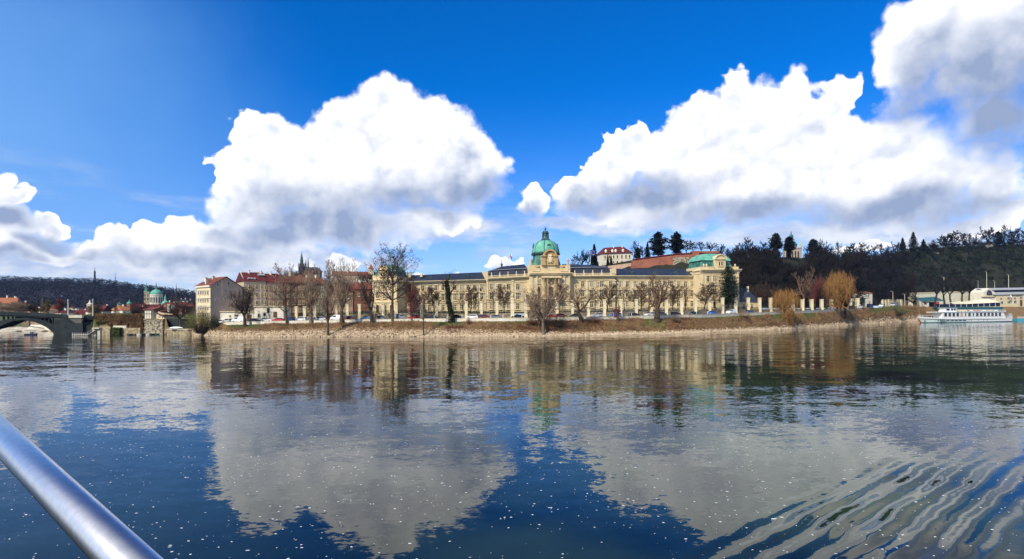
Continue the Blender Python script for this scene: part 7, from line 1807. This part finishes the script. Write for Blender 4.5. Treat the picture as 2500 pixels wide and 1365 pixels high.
def rcY(px): return tab([(c[0], c[2]) for c in RC], px)
for i, (px, pb, pt, w, shp, lab) in enumerate((
    (1451, 656, 598, 22, 'cone', 'dark spruce left of the white hill villa behind the blue flag'), (1484, 652, 622, 8, 'cone', 'small dark cypress before the left end of the white hill villa'), (1492, 651, 625, 8, 'cone', 'second small dark cypress before the white hill villa'),
    (1557, 638, 604, 18, 'round', 'dark round evergreen right of the white hill villa'), (1581, 632, 592, 16, 'cone', 'slim dark spruce left of the big cedar'), (1607, 630, 567, 46, 'cedar', 'biggest dark cedar with broad tiers above the fortress wall'),
    (1652, 624, 568, 36, 'cedar', 'tall open cedar right of the biggest cedar'), (1894, 634, 572, 34, 'pine', 'broad dark pine left of the hill pavilion'), (1927, 634, 580, 28, 'pine', 'dark pine standing in front of the hill pavilion'), (1986, 634, 586, 30, 'pine', 'flat-topped dark pine right of the hill pavilion'),
    (2204, 628, 581, 28, 'cone', 'smaller spruce left of the tallest spruce on the right crest'), (2230, 624, 567, 38, 'cone', 'tallest dark spruce on the right crest'), (2255, 620, 585, 28, 'cone', 'short spruce right of the tallest spruce on the right crest'), (2437, 602, 566, 32, 'round', 'dark round evergreen among the bare trees at the far right crest'))):
    Y = rcY(px) - (6 if px not in (1927,) else 12); conifer(px, pb, pt, w, Y, lab, 120 + i, shp, group='evergreens on the hill crest', dens=2.3 if w > 20 else 1.3, leafs=.75 if w > 20 else .45)
SKY = [(1404, 662, 622, 20, 'small bare tree at the left foot of the hill crest'), (1420, 660, 607, 30, 'rounded bare tree left of the spruce by the blue flag'), (1436, 656, 612, 20, 'thin bare tree touching the spruce by the blue flag'),
       (1547, 636, 587, 28, 'bushy bare tree at the right gable of the white hill villa'), (1570, 634, 600, 16, 'small bare tree between the round evergreen and the slim spruce'), (1677, 622, 585, 26, 'bare tree right beside the tall open cedar'), (1694, 620, 584, 30, 'tall hazy bare tree above the stone patch of the fortress wall'), (1712, 618, 588, 28, 'hazy bare tree above the upper brick wall, left one'), (1736, 618, 589, 32, 'broad bare tree above the right end of the upper brick wall'),
       (1761, 640, 592, 24, 'leaning sparse bare tree right of the fortress wall'), (1776, 640, 605, 16, 'small sparse bare tree above the right pavilion roof'), (1797, 644, 598, 14, 'thin bare tree just right of the right pavilion roof'), (1822, 642, 578, 30, 'tall slender bare tree alone on the crest right of the palace'), (1860, 638, 586, 34, 'wide bare tree left of the broad dark pine'), (1878, 638, 602, 18, 'small bare tree squeezed beside the broad dark pine'),
       (2010, 636, 582, 28, 'bare tree just right of the flat-topped pine'), (2028, 638, 598, 18, 'low bare tree second right of the flat-topped pine'), (2044, 638, 590, 26, 'upright bare tree above the big golden willow'), (2075, 640, 594, 24, 'bare tree above the tall dark evergreen by the willow'), (2102, 640, 591, 32, 'wide forked bare tree at the dip of the crest'), (2131, 640, 597, 24, 'rounded bare tree right of the dip of the crest'), (2152, 638, 592, 22, 'upright bare tree third right of the dip of the crest'), (2172, 634, 597, 24, 'low round bare tree left of the crest spruces'), (2190, 632, 588, 22, 'bare tree touching the smaller crest spruce'),
       (2276, 614, 586, 34, 'spreading low bare tree right of the crest spruces'), (2309, 610, 570, 36, 'dense dark bare tree left of the crest mast trees'), (2331, 609, 562, 26, 'narrow tall bare tree on the upper right crest'), (2349, 608, 564, 30, 'fan-shaped bare tree on the upper right crest'), (2369, 608, 568, 24, 'bare tree right of the fan-shaped one'), (2387, 606, 574, 22, 'last bare tree before the gap at the far right crest'), (2414, 606, 551, 32, 'crooked tall bare tree right of the gap in the crest'), (2448, 604, 548, 34, 'tallest bare tree of the far right crest'), (2474, 603, 558, 28, 'bare tree second from the right picture edge'), (2496, 602, 560, 26, 'bare tree cut by the right picture edge')]
for i, (px, pb, pt, w, lab) in enumerate(SKY):
    bare_tree(px, pb, pt, w * 1.1, rcY(px) - 4, lab, 'farvase' if i % 3 else 'far', 200 + i % 7, 'bark_dark', 'twig_far', 'bare trees along the hill crest', key='sky%d' % (i % 7), rmin=.085)
MID = [(1962, 754, 648, 66, 'pale-limbed bare tree on the slope between the two golden willows', 'twisted', 'bark_pale', 'twig_brown'), (1990, 754, 672, 40, 'reddish bare tree on the slope left of the large golden willow', 'vase', 'bark_mid', 'twig_red'), (1845, 757, 690, 40, 'dark bare tree over the villa right of the palace', 'vase', 'bark_dark', 'twig_dark'),
       (1880, 756, 684, 44, 'dark bare tree behind the small golden willow', 'spread', 'bark_dark', 'twig_dark'), (2018, 754, 664, 40, 'dark bare tree left behind the large golden willow', 'vase', 'bark_dark', 'twig_dark'), (2150, 748, 676, 50, 'dark tree behind the small yellow house', 'vase', 'bark_dark', 'twig_far'),
       (2212, 748, 660, 46, 'tall bare tree with pale trunk at the road bend', 'vase', 'bark_mid', 'twig_far'), (2186, 746, 690, 30, 'thin pale-trunked tree at the road bend, left of the taller one', 'upright', 'bark_pale', 'twig_far')]
for i, (px, pb, pt, w, lab, st, bk, tw_) in enumerate(MID): bare_tree(px, pb, pt, w, (yfence(px) + 18) if px < 2120 else sh(px) + 50, lab, st, 300 + i, bk, tw_)
shrub(2242, 660, 12, 14, 'pale blossoming tree on the dark slope below the crest spruces', 'blossom', 401, Y=tab(HB, 2242) + 60, z=Zof(2242, 660, tab(HB, 2242) + 60), n=50, leafy=1.0, name='blossom_tree', cat='tree')
shrub(2286, 622, 12, 10, 'pale blossoming bush just under the right crest', 'blossom', 402, Y=rcY(2286) - 12, z=Zof(2286, 622, rcY(2286) - 12), n=40, leafy=1.0, name='blossom_tree', cat='tree')
shrub(2416, 606, 18, 10, 'wide pale blossoming bush at the far right crest', 'blossom', 403, Y=rcY(2416) - 14, z=Zof(2416, 606, rcY(2416) - 14), n=60, leafy=1.0, name='blossom_tree', cat='tree')

# ------------------------------------------------------------------ buildings at the right
PVl = Plane(1802, 292, 1855, 296)
house('garden_villa', 'low cream garden villa with dark slate roof right of the palace', PVl, 1803, 1850, 759, 737, 703, 10, 'cream_plaster', 'slate', wins=[(1816, 748, 5, 11), (1835, 748, 5, 11)], chims=[(1826, 712, 700, 4)], hip=2.5)
PY = Plane(2108, 452, 2131, 456)
house('yellow_house', 'small two-storey yellow house at the end of the fence', PY, 2108, 2130, 751, 716, 711.5, 9, 'white_plaster', 'orange_tile', wins=[(2120, 722, 4, 6), (2122, 739, 4, 7)], hip=1.5)
pl_ = Plane(2150, 520, 2216, 560)
T_ = thing('park_fence', 'short row of white fence pillars by the far road bend', 'fence', pl_.at(2180, 748))
for px in (2158, 2165.5, 2173, 2181, 2188, 2195, 2203, 2212): m = MB(); slab(m, pl_, px, 740, 4.4, 17, 0, 1.4); slab(m, pl_, px, 731.5, 5.2, 1.2, .15, 1.7); m.build('pillar', 'pillar_plaster', T_)
m = MB(); block(m, pl_, 2156, 2214, 750, 744.5, .5, -.4); m.build('base_wall', 'wall_stone', T_)
PW = Plane(2236, 610, 2370, 640)
annex('long_white_building', 'long low whitish building behind the dark trunks near the ship', PW, 2234, 2366, 752, (716, 712.5), 14, [], m='canvas')
annex('grey_shed', 'grey flat shed left of the restaurant building', Plane(2368, 640, 2410, 645), 2368, 2408, 750, 719, 10, [], m='rubble_stone', roofm='slate')
def restaurant():
    pl = Plane(2404, 610, 2560, 640); T = thing('restaurant_building', 'cream riverside restaurant with arched gable window and grey metal roof, lettering under the eaves', 'restaurant', pl.at(2450, 750))
    w = MB(); block(w, pl, 2432, 2580, 752, (719.5, 716), 16); w.build('wall', 'cream_trim', T)
    g = MB(); f = [pl.at(2405, 752, -1.5), pl.at(2433, 752, -1.5), pl.at(2433, 714, -1.5), pl.at(2419, 703.5, -1.5), pl.at(2405, 714, -1.5)]; g.prism(f, [p - pl.n * 14 for p in f]); g.build('gable_wall', 'white_plaster', T)
    a = MB(); f = arch_pts(pl, 2419, 721, 711, 13, -1.2, 10); a.prism(f, [p - pl.n * .3 for p in f]); a.build('arched_window', 'window_glass', T)
    b = MB(); block(b, pl, 2403, 2435, 725, 722.5, 2, -.5); b.build('cornice', 'cream_trim', T)
    r = MB(); r.hexa([pl.at(2427, 720.5, .8), pl.at(2580, 717, .8), pl.at(2580, 712, -6), pl.at(2424, 714.5, -6), pl.at(2427, 719.5, .8), pl.at(2580, 716, .8), pl.at(2580, 711, -6), pl.at(2424, 713.5, -6)]); r.build('lower_roof', 'steel_grey', T)
    c = MB(); block(c, pl, 2424, 2580, (713.5, 711), (709, 706), 6, -6.5); c.build('clerestory', 'canvas_navy', T)
    u = MB(); u.hexa([pl.at(2413, 708.5, -5.5), pl.at(2580, 705.5, -5.5), pl.at(2580, 701, -12), pl.at(2412, 703.5, -12), pl.at(2413, 707.7, -5.5), pl.at(2580, 704.7, -5.5), pl.at(2580, 700, -12), pl.at(2412, 702.5, -12)]); u.build('upper_roof', 'steel_grey', T)
    for px, py, w_, h_ in [(2444, 729.5, 5, 4.6), (2462, 728.5, 6, 4.6), (2477, 728.5, 5, 4.6), (2492.5, 727, 6, 4.6), (2445.5, 739, 6.5, 6), (2462.5, 738, 6.5, 6), (2478, 737, 6.5, 6), (2510, 727, 6, 4.6), (2511, 737, 6.5, 6)]:
        f = MB(); ring(f, pl, px, py, w_ + 1.4, h_ + 1.4, .7, .2, .3); fo = f.build('window', 'white_plaster', T); q = MB(); slab(q, pl, px, py, w_, h_, .08, .2); q.build('pane', 'window_glass', fo); s = MB(); slab(s, pl, px, py, .6, h_, .14, .05); s.build('sash', 'white_plaster', fo)
    d = MB(); slab(d, pl, 2493, 740, 6, 15, .1, .3); d.build('door', 'brown_frame', T)
    tc = bpy.data.curves.new('lettering', 'FONT'); tc.body = 'RESTAURANT'; k = pl.Y(2485) / FPX; tc.size = 5.4 * k; tc.extrude = .05; tc.space_character = 1.15; tc.materials.append(M['dark_metal'])
    o0 = bpy.data.objects.new('lettering', tc); COL.objects.link(o0); me = bpy.data.meshes.new_from_object(o0.evaluated_get(bpy.context.evaluated_depsgraph_get())); bpy.data.objects.remove(o0)
    o = bpy.data.objects.new('lettering', me); COL.objects.link(o); o.parent = T; p = pl.at(2470, 723.2, .5) - T.location; o.location = p; o.rotation_euler = (math.pi / 2, 0, pl.rz)
    flag('facade_flag', 2466.5, 733, 719, pl.Y(2467) - 3, 'white, red and blue flag hanging on the restaurant front', 'cz', 9, 9, ang=.2, hang=.55, pole_r=.12)
restaurant()
def kiosk():
    pl = Plane(2240, 560, 2300, 568); T = thing('kiosk', 'white waterside kiosk with teal sheet roof and red gable edge', 'kiosk', pl.at(2270, 755))
    w = MB(); block(w, pl, 2250, 2268, 755, 738, 7); w.build('wall', 'white_plaster', T); w = MB(); block(w, pl, 2268, 2298, 751.5, 737, 7, -2); w.build('open_bay', 'canvas_navy', T)
    f = [pl.at(2243, 733), pl.at(2252, 743.5), pl.at(2252, 755), pl.at(2250, 755)]; s = MB(); s.prism(f, [p - pl.n * 7 for p in f]); s.build('wing_wall', 'white_plaster', T)
    r = MB(); r.hexa([pl.at(2250, 737.5, .8), pl.at(2302, 735, .8), pl.at(2299, 725.5, -6), pl.at(2246, 728.5, -6), pl.at(2250, 736, .8), pl.at(2302, 733.5, .8), pl.at(2299, 724, -6), pl.at(2246, 727, -6)]); r.build('roof', 'hull_teal', T)
    b = MB(); b.tube(pl.at(2242, 729.5, -3), pl.at(2251.5, 743.5, .3), .5, .5, 4, True); b.build('bargeboard', 'red_cloth', T)
    c = MB(); block(c, pl, 2266, 2302, 754, 751.6, 8, .5); c.build('counter', 'white_plaster', T)
    q = MB(); slab(q, pl, 2259, 741, 6, 5, .15, .3); q.build('window', 'window_glass', T)
    b = P(2287, 752, 556); T = thing('parasol', 'small red parasol in front of the kiosk bay', 'parasol', b); H = Zof(2287, 738.5, 556) - b.z; m = MB(); m.tube((0, 0, 0), (0, 0, H), .07, .07, 6); m.build('pole', 'white_paint', T, local=True); m = MB(); m.lathe((0, 0, H - 1.3), [(2.4, 0), (1.4, .8), (.1, 1.4)], 8); m.build('canopy', 'red_cloth', T, local=True)
kiosk()
def marquee():
    Y = 530; k = Y / FPX; b = P(2385, 752, Y); T = thing('floating_restaurant', 'floating restaurant with cream peaked canvas roof and navy side sheets behind the ship', 'restaurant boat', b); pl = Plane(2310, Y, 2445, Y + 6)
    w = MB(); block(w, pl, 2352, 2441, (749.5, 748), (742.5, 738.5), 10, .2); w.build('side_sheet', 'canvas_navy', T); w = MB(); block(w, pl, 2312, 2351, 749, 742.5, 8, 0); w.build('side_sheet', 'canvas_navy', T)
    r = MB(); a = [pl.at(2355, 742.5, 1), pl.at(2441, 738.5, 1), pl.at(2441, 737, -12), pl.at(2345, 740, -12)]; r.add([tuple(p) for p in a] + [tuple(pl.at(2404, 730.5, -5)), tuple(pl.at(2424, 729.5, -5))], [(0, 1, 5, 4), (1, 2, 5), (2, 3, 4, 5), (3, 0, 4), (3, 2, 1, 0)]); r.build('canvas_roof', 'canvas', T)
    r = MB(); a = [pl.at(2326, 742.6, .8), pl.at(2352, 742.4, .8), pl.at(2366, 735, -9), pl.at(2340, 738.5, -9)]; u = Vector((0, 0, .25)); r.hexa(a + [p + u for p in a]); r.build('canvas_roof', 'canvas', T)
    h = MB(); block(h, pl, 2300, 2446, 772, 749.2, 12, 1.0); h.build('pontoon', 'hull_teal', T)
    p = MB(); 
    for px in range(2316, 2442, 14): p.tube(pl.at(px, 750, .9), pl.at(px, 741, .9), .14, .14, 5)
    p.build('post', 'white_paint', T)
marquee()

# ------------------------------------------------------------------ the moored excursion ship
def ship():
    A, Bp = P(2240, HY, 440), P(2456, HY, 474); A.z = Bp.z = 0; d = Bp - A; L = d.length; C = (A + Bp) / 2; rz = math.atan2(d.y, d.x)
    T = thing('excursion_ship', 'long white river excursion ship moored at the right bank', 'ship', C, rz=rz); X = lambda u: (u - .5) * L            # u: 0 bow .. 1 stern
    Wd = 9.0; f = .30
    us = [0, .012, .03, .06, .10, .16, .24, .4, .6, .8, .95, 1.0]; wd = [.03, .16, .32, .52, .72, .88, 1, 1, 1, 1, .97, .93]
    def hull(z0, z1, name, m, grow_=0.0, lean0=0.0, lean1=0.0):
        mb = MB(); n = len(us)
        for s in (-1, 1):
            for zf, lean in ((z0, lean0), (z1, lean1)):
                for u, w in zip(us, wd): mb.v.append((X(u) + lean * (1 - u) ** 6, s * (Wd / 2 * w + grow_), zf(u)))
        for i in range(n - 1):
            mb.f += [(i, i + 1, n + i + 1, n + i), (3 * n + i, 3 * n + i + 1, 2 * n + i + 1, 2 * n + i), (n + i, n + i + 1, 3 * n + i + 1, 3 * n + i), (2 * n + i, 2 * n + i + 1, i + 1, i)]
        mb.f += [(0, n, 3 * n, 2 * n), (n - 1, 3 * n - 1, 4 * n - 1, 2 * n - 1)]
        return mb.build(name, m, T, local=True, recalc=True)
    sheer = lambda u: 2.75 + 2.0 * max(0, 1 - u / .45) ** 2; rub = lambda u: 2.1 + 1.0 * max(0, 1 - u / .45) ** 2
    h0 = hull(lambda u: -.6, lambda u: .45, 'bottom_paint', 'hull_teal', 0, 3.2, 2.6); hu = hull(lambda u: .45, rub, 'hull', 'hull_aqua', 0, 2.6, 1.0); hull(rub, sheer, 'bulwark', 'white_paint', .04, 1.0, 0.0)
    r = MB()
    for s in (-1, 1):
        p = [(X(u) + 1.0 * (1 - u) ** 6, s * (Wd / 2 * w + .12), rub(u)) for u, w in zip(us, wd)]
        for a, b in zip(p, p[1:]): r.tube(a, b, .16, .16, 5)
    r.build('rubbing_strake', 'canvas_navy', T, local=True)
    aft = MB()
    aft.box((X(.735), -Wd / 2 - .03, 1.35), (L * .52, .1, 1.35)); aft.build('white_panel', 'white_paint', T, local=True)
    for u in (.185, .205, .225): q = MB(); q.hexa([(X(u), -Wd / 2 - .06, .5), (X(u) + 1, -Wd / 2 - .06, .5), (X(u) + 1, -Wd / 2 + .1, .5), (X(u), -Wd / 2 + .1, .5), (X(u) - 1.3, -Wd / 2 - .06, 2.4), (X(u) - .3, -Wd / 2 - .06, 2.4), (X(u) - .3, -Wd / 2 + .1, 2.4), (X(u) - 1.3, -Wd / 2 + .1, 2.4)]); q.build('bow_stripe', 'hull_teal', T, local=True)
    for u in (.255, .305, .35, .395, .44): q = MB(); q.box((X(u), -Wd / 2 - .02, 1.45), (L * .036, .12, .95)); wo = q.build('lower_window', 'steel_grey', T, local=True); g = MB(); g.box((X(u), -Wd / 2 - .07, 1.45), (L * .031, .08, .72)); g.build('pane', 'hull_teal', wo, local=True)
    for u in (.155, .49, .515, .60, .655, .70): q = MB(); q.tube((X(u), -Wd / 2 + .2, 1.5), (X(u), -Wd / 2 - .12, 1.5), .34, .34, 12, True); q.build('porthole', 'canvas_navy', T, local=True)
    st = MB(); st.hexa([(X(0) + 3.4, -.2, -.4), (X(0) + 3.9, -.7, -.4), (X(0) + 3.9, .7, -.4), (X(0) + 3.4, .2, -.4), (X(0) + .3, -.15, 2.6), (X(0) + 1.2, -.5, 2.6), (X(0) + 1.2, .5, 2.6), (X(0) + .3, .15, 2.6)]); st.build('stem', 'red_cloth', T, local=True)
    # saloon
    u0, u1, zb, zt = .20, .905, 2.9, 7.5
    sl = MB(); w = Wd / 2 - .7; sl.hexa([(X(u0), -w, zb), (X(u1 + .03), -w, zb), (X(u1 + .03), w, zb), (X(u0), w, zb), (X(u0 + .012), -w, zt), (X(u1), -w, zt), (X(u1), w, zt), (X(u0 + .012), w, zt)]); sl.build('saloon', 'white_paint', T, local=True)
    rf = MB(); rf.box((X((u0 + u1) / 2 - .01), 0, zt + .22), (L * (u1 - u0 + .07), Wd - .6, .42)); rf.build('saloon_roof', 'white_paint', T, local=True)
    n = 15
    for i in range(n):
        u = .235 + (u1 - .245) * i / n + .01; mt = 'canvas_navy' if i == 0 else ('panel_tan' if i == 4 else 'panel_green' if i in (5, 7) else 'car_glass'); g = MB(); wl = L * .026 if i not in (5, 7) else L * .014
        g.box((X(u), -w - .02, 5.75), (wl, .14, 2.5)); g.build('saloon_window', mt, T, local=True)
    fb = MB(); fb.box((X(.56), -w - .04, 4.1), (L * .66, .1, .18)); fb.build('belt_strip', 'steel_grey', T, local=True)
    # wheelhouse and top deck railing
    wh = MB(); a0, a1 = .268, .385; wh.hexa([(X(a0 - .008), -2.6, zt + .43), (X(a1), -2.6, zt + .43), (X(a1), 2.6, zt + .43), (X(a0 - .008), 2.6, zt + .43), (X(a0 + .006), -2.4, zt + 3.1), (X(a1), -2.4, zt + 3.1), (X(a1), 2.4, zt + 3.1), (X(a0 + .006), 2.4, zt + 3.1)]); who = wh.build('wheelhouse', 'white_paint', T, local=True)
    for u, l in ((.29, .034), (.335, .020), (.365, .020)): g = MB(); g.box((X(u), -2.52, zt + 2.0), (L * l, .16, 1.5)); g.build('window', 'car_navy', who, local=True)
    g = MB(); g.box((X((a0 + a1) / 2), 0, zt + 3.2), (L * (a1 - a0 + .02), 5.4, .2)); g.build('wheelhouse_roof', 'white_paint', who, local=True)
    rl = MB()
    for s in (-1, 1):
        for z in (.5, 1.0, 1.5): rl.tube((X(.39), s * (w + .1), zt + .4 + z), (X(.93), s * (w + .1), zt + .4 + z), .06, .06, 4)
        for i in range(28): u = .39 + .54 * i / 27; rl.tube((X(u), s * (w + .1), zt + .4), (X(u), s * (w + .1), zt + 1.95), .06, .06, 4)
    rl.build('deck_railing', 'white_paint', T, local=True)
    rng = random.Random(2)
    for i in range(14):
        u = .42 + .036 * i; b = MB(); b.box((X(u), -1.6, zt + .9), (1.0, 3.0, .12)); b.box((X(u) - .4, -1.6, zt + 1.25), (.1, 3.0, .8)); b.box((X(u), -2.9, zt + .62), (.7, .1, .5)); b.box((X(u), -.3, zt + .62), (.7, .1, .5)); b.build('deck_bench', ('panel_yellow', 'white_paint', 'red_cloth', 'panel_green', 'steel_grey')[rng.randrange(5)], T, local=True)
    # bow and stern gear
    br = MB()
    for s in (-1, 1):
        p = [(X(u) + .2, s * (Wd / 2 * w_ - .1), sheer(u) + 1.2) for u, w_ in zip(us[1:7], wd[1:7])]
        for a, b in zip(p, p[1:]): br.tube(a, b, .06, .06, 4)
        for (x, y, z) in p: br.tube((x, y, z - 1.25), (x, y, z), .06, .06, 4)
    br.build('bow_railing', 'white_paint', T, local=True)
    m = MB(); m.tube((X(.02), 0, sheer(.02)), (X(.02), 0, sheer(.02) + 4.2), .12, .06, 6); m.tube((X(.02) - .3, 0, sheer(.02) + 3.0), (X(.02) + .9, 0, sheer(.02) + 3.0), .05, .05, 4); m.build('jackstaff', 'steel_grey', T, local=True)
    wn = MB(); wn.tube((X(.085), -1.2, sheer(.085) + .4), (X(.085), 1.2, sheer(.085) + .4), .55, .55, 10, True); wn.box((X(.13), 0, sheer(.13) + .5), (2.4, 3.6, 1.0)); wn.build('anchor_winch', 'dark_metal', T, local=True)
    an = MB(); an.box((X(.045), -Wd / 2 * .5, 1.7), (.9, .3, .25)); an.tube((X(.045), -Wd / 2 * .5 - .1, 1.0), (X(.045), -Wd / 2 * .5 - .1, 2.4), .12, .12, 5); an.tube((X(.045) - .6, -Wd / 2 * .5 - .1, 1.3), (X(.045), -Wd / 2 * .5 - .1, .95), .12, .1, 5); an.tube((X(.045) + .6, -Wd / 2 * .55 - .1, 1.3), (X(.045), -Wd / 2 * .5 - .1, .95), .12, .1, 5); an.build('anchor', 'dark_metal', T, local=True)
    sr = MB()
    for z in (.5, 1.0, 1.5): sr.tube((X(.95), -Wd / 2 + .3, sheer(1) + z), (X(.998), -Wd / 2 + .5, sheer(1) + z), .07, .07, 4); sr.tube((X(.998), -Wd / 2 + .5, sheer(1) + z), (X(.998), Wd / 2 - .5, sheer(1) + z), .07, .07, 4)
    for u in (.95, .965, .982, .998): sr.tube((X(u), -Wd / 2 + .4, sheer(1)), (X(u), -Wd / 2 + .4, sheer(1) + 1.55), .07, .07, 4)
    sr.build('stern_railing', 'white_paint', T, local=True)
    ld = MB(); ld.tube((X(.91), -w, zt + .4), (X(.955), -w, sheer(1)), .12, .12, 5); ld.tube((X(.92), -w + 1, zt + .4), (X(.965), -w + 1, sheer(1)), .12, .12, 5)
    for i in range(9): t = i / 8; ld.tube((X(.91 + .045 * t), -w, zt + .4 + (sheer(1) - zt - .4) * t), (X(.92 + .045 * t), -w + 1, zt + .4 + (sheer(1) - zt - .4) * t), .05, .05, 4)
    ld.build('stern_ladder', 'steel_grey', T, local=True)
ship()
def pontoon():
    Y = 520; k = Y / FPX; b = P(2495, HY, Y); b.z = 0; T = thing('landing_pontoon', 'bright blue landing pontoon with white railing at the right edge', 'pontoon', b)
    h = MB(); h.box((0, 0, .6), (34 * k, 5, 2.6)); h.build('float', 'pontoon_blue', T, local=True); r = MB()
    for z in (2.6, 3.4): r.tube((-17 * k, -2.4, z), (17 * k, -2.4, z), .08, .08, 4)
    for i in range(15): x = (-17 + 34 * i / 14) * k; r.tube((x, -2.4, 1.9), (x, -2.4, 3.5), .08, .08, 4)
    r.build('railing', 'white_paint', T, local=True)
    g = MB(); g.hexa([(-26 * k, 2, .5), (-16 * k, 2, 1.9), (-16 * k, 4, 1.9), (-26 * k, 4, .5), (-28 * k, 2, 6), (-20 * k, 2, 6.3), (-20 * k, 4, 6.3), (-28 * k, 4, 6)]); g.build('gangway', 'steel_grey', T, local=True)
pontoon()
TRK = [(2281, 754, 668, 52, 'triple-stemmed dark tree at the kiosk roof'), (2307, 756, 672, 48, 'dark double-trunked tree right of the kiosk'), (2323, 753, 676, 50, 'thick dark tree with a side bough in front of the white building'), (2349, 750, 672, 44, 'dark straight trunk before the right half of the white building'), (2367, 747, 674, 40, 'dark trunk at the right end of the white building'), (2232, 752, 706, 40, 'dark low-branching tree at the ship bow')]
for i, (px, pb, pt, w, lab) in enumerate(TRK): bare_tree(px, pb, pt, w, 535 + i * 3, lab, 'quay' if i != 5 else 'twisted', 500 + i, 'bark_dark', 'twig_far', 'dark trees on the quay behind the ship', thick=1.15)
for i, (px, pb, pt, r_, lab) in enumerate(((2305, 750, 677, .2, 'tall grey lamp mast among the dark quay trees'), (2409, 712, 664, .22, 'tallest lamp mast at the restaurant gable'), (2462.5, 706, 671, .22, 'lamp mast rising from the restaurant roof edge'), (2388, 712, 685, .14, 'thin short mast left of the tallest lamp mast'), (2428.5, 706, 686, .16, 'short mast right of the tallest lamp mast'), (2296, 730, 697, .12, 'thinnest mast left of the mast among the quay trees'), (2180, 748, 712, .16, 'pale lamp post left of the thin pale-trunked tree'), (2209, 748, 718, .16, 'pale lamp post at the tall tree by the road bend'))):
    Y = 660 if px > 2380 else 600 if px > 2290 else 520; b = P(px, pb, Y); H = P(px, pt, Y).z - b.z; T = thing('lamp_mast', lab, 'street lamp', b, 'lamp masts at the right quay'); m = MB(); m.lathe((0, 0, -3), [(r_ * 1.5, 0), (r_, H + 3)], 8); m.build('pole', 'concrete_pale', T, local=True)
    a = MB(); a.tube((0, 0, H - .1), (-1.3, 0, H + .25), r_ * .6, r_ * .6, 5, True); a.box((-1.5, 0, H + .22), (1.1, .5, .25)); a.build('lamp_head', 'steel_grey', T, local=True)

# ------------------------------------------------------------------ foreground: the railing of the boat we stand on
defmat('polished_metal', (0.88, 0.86, 0.83), (0.78, 0.77, 0.75), 90.0, 0.33, metal=1.0)
def boat_railing():
    a, b = P(-6, 1054, .90), P(311, 1368, .555); d = (b - a).normalized(); p0, p1 = a - d * 1.1, b + d * .9
    T = thing('boat_railing', 'polished metal handrail crossing the lower left corner', 'railing', (a + b) / 2)
    m = MB(); m.tube(p0, p1, 0.0190, 0.0190, 40, True); m.build('handrail', 'polished_metal', T, smooth=True)
    side = d.cross(Vector((0, 0, 1))).normalized(); q = Vector((0, 0, -.030)) - side * .004
    f = MB(); f.tube(p0 + q, p1 + q, .0075, .0075, 10, True); f.build('lower_bead', 'dark_metal', T, smooth=True)
boat_railing()

# ------------------------------------------------------------------ air
def haze():
    mb = MB(); mb.hexa([(-2450, -380, -6), (2450, -380, -6), (2450, 2650, -6), (-2450, 2650, -6), (-2450, -380, 175), (2450, -380, 175), (2450, 2650, 175), (-2450, 2650, 175)])
    m = bpy.data.materials.new('haze'); m.use_nodes = True; t = m.node_tree; t.nodes.clear(); v = t.nodes.new('ShaderNodeVolumePrincipled'); o = t.nodes.new('ShaderNodeOutputMaterial')
    v.inputs['Color'].default_value = (0.34, 0.52, 1.0, 1); v.inputs['Density'].default_value = 0.000035; v.inputs['Anisotropy'].default_value = 0.0
    t.links.new(v.outputs[0], o.inputs['Volume']); tag(mb.build('haze', m, recalc=True), kind='stuff')
haze()
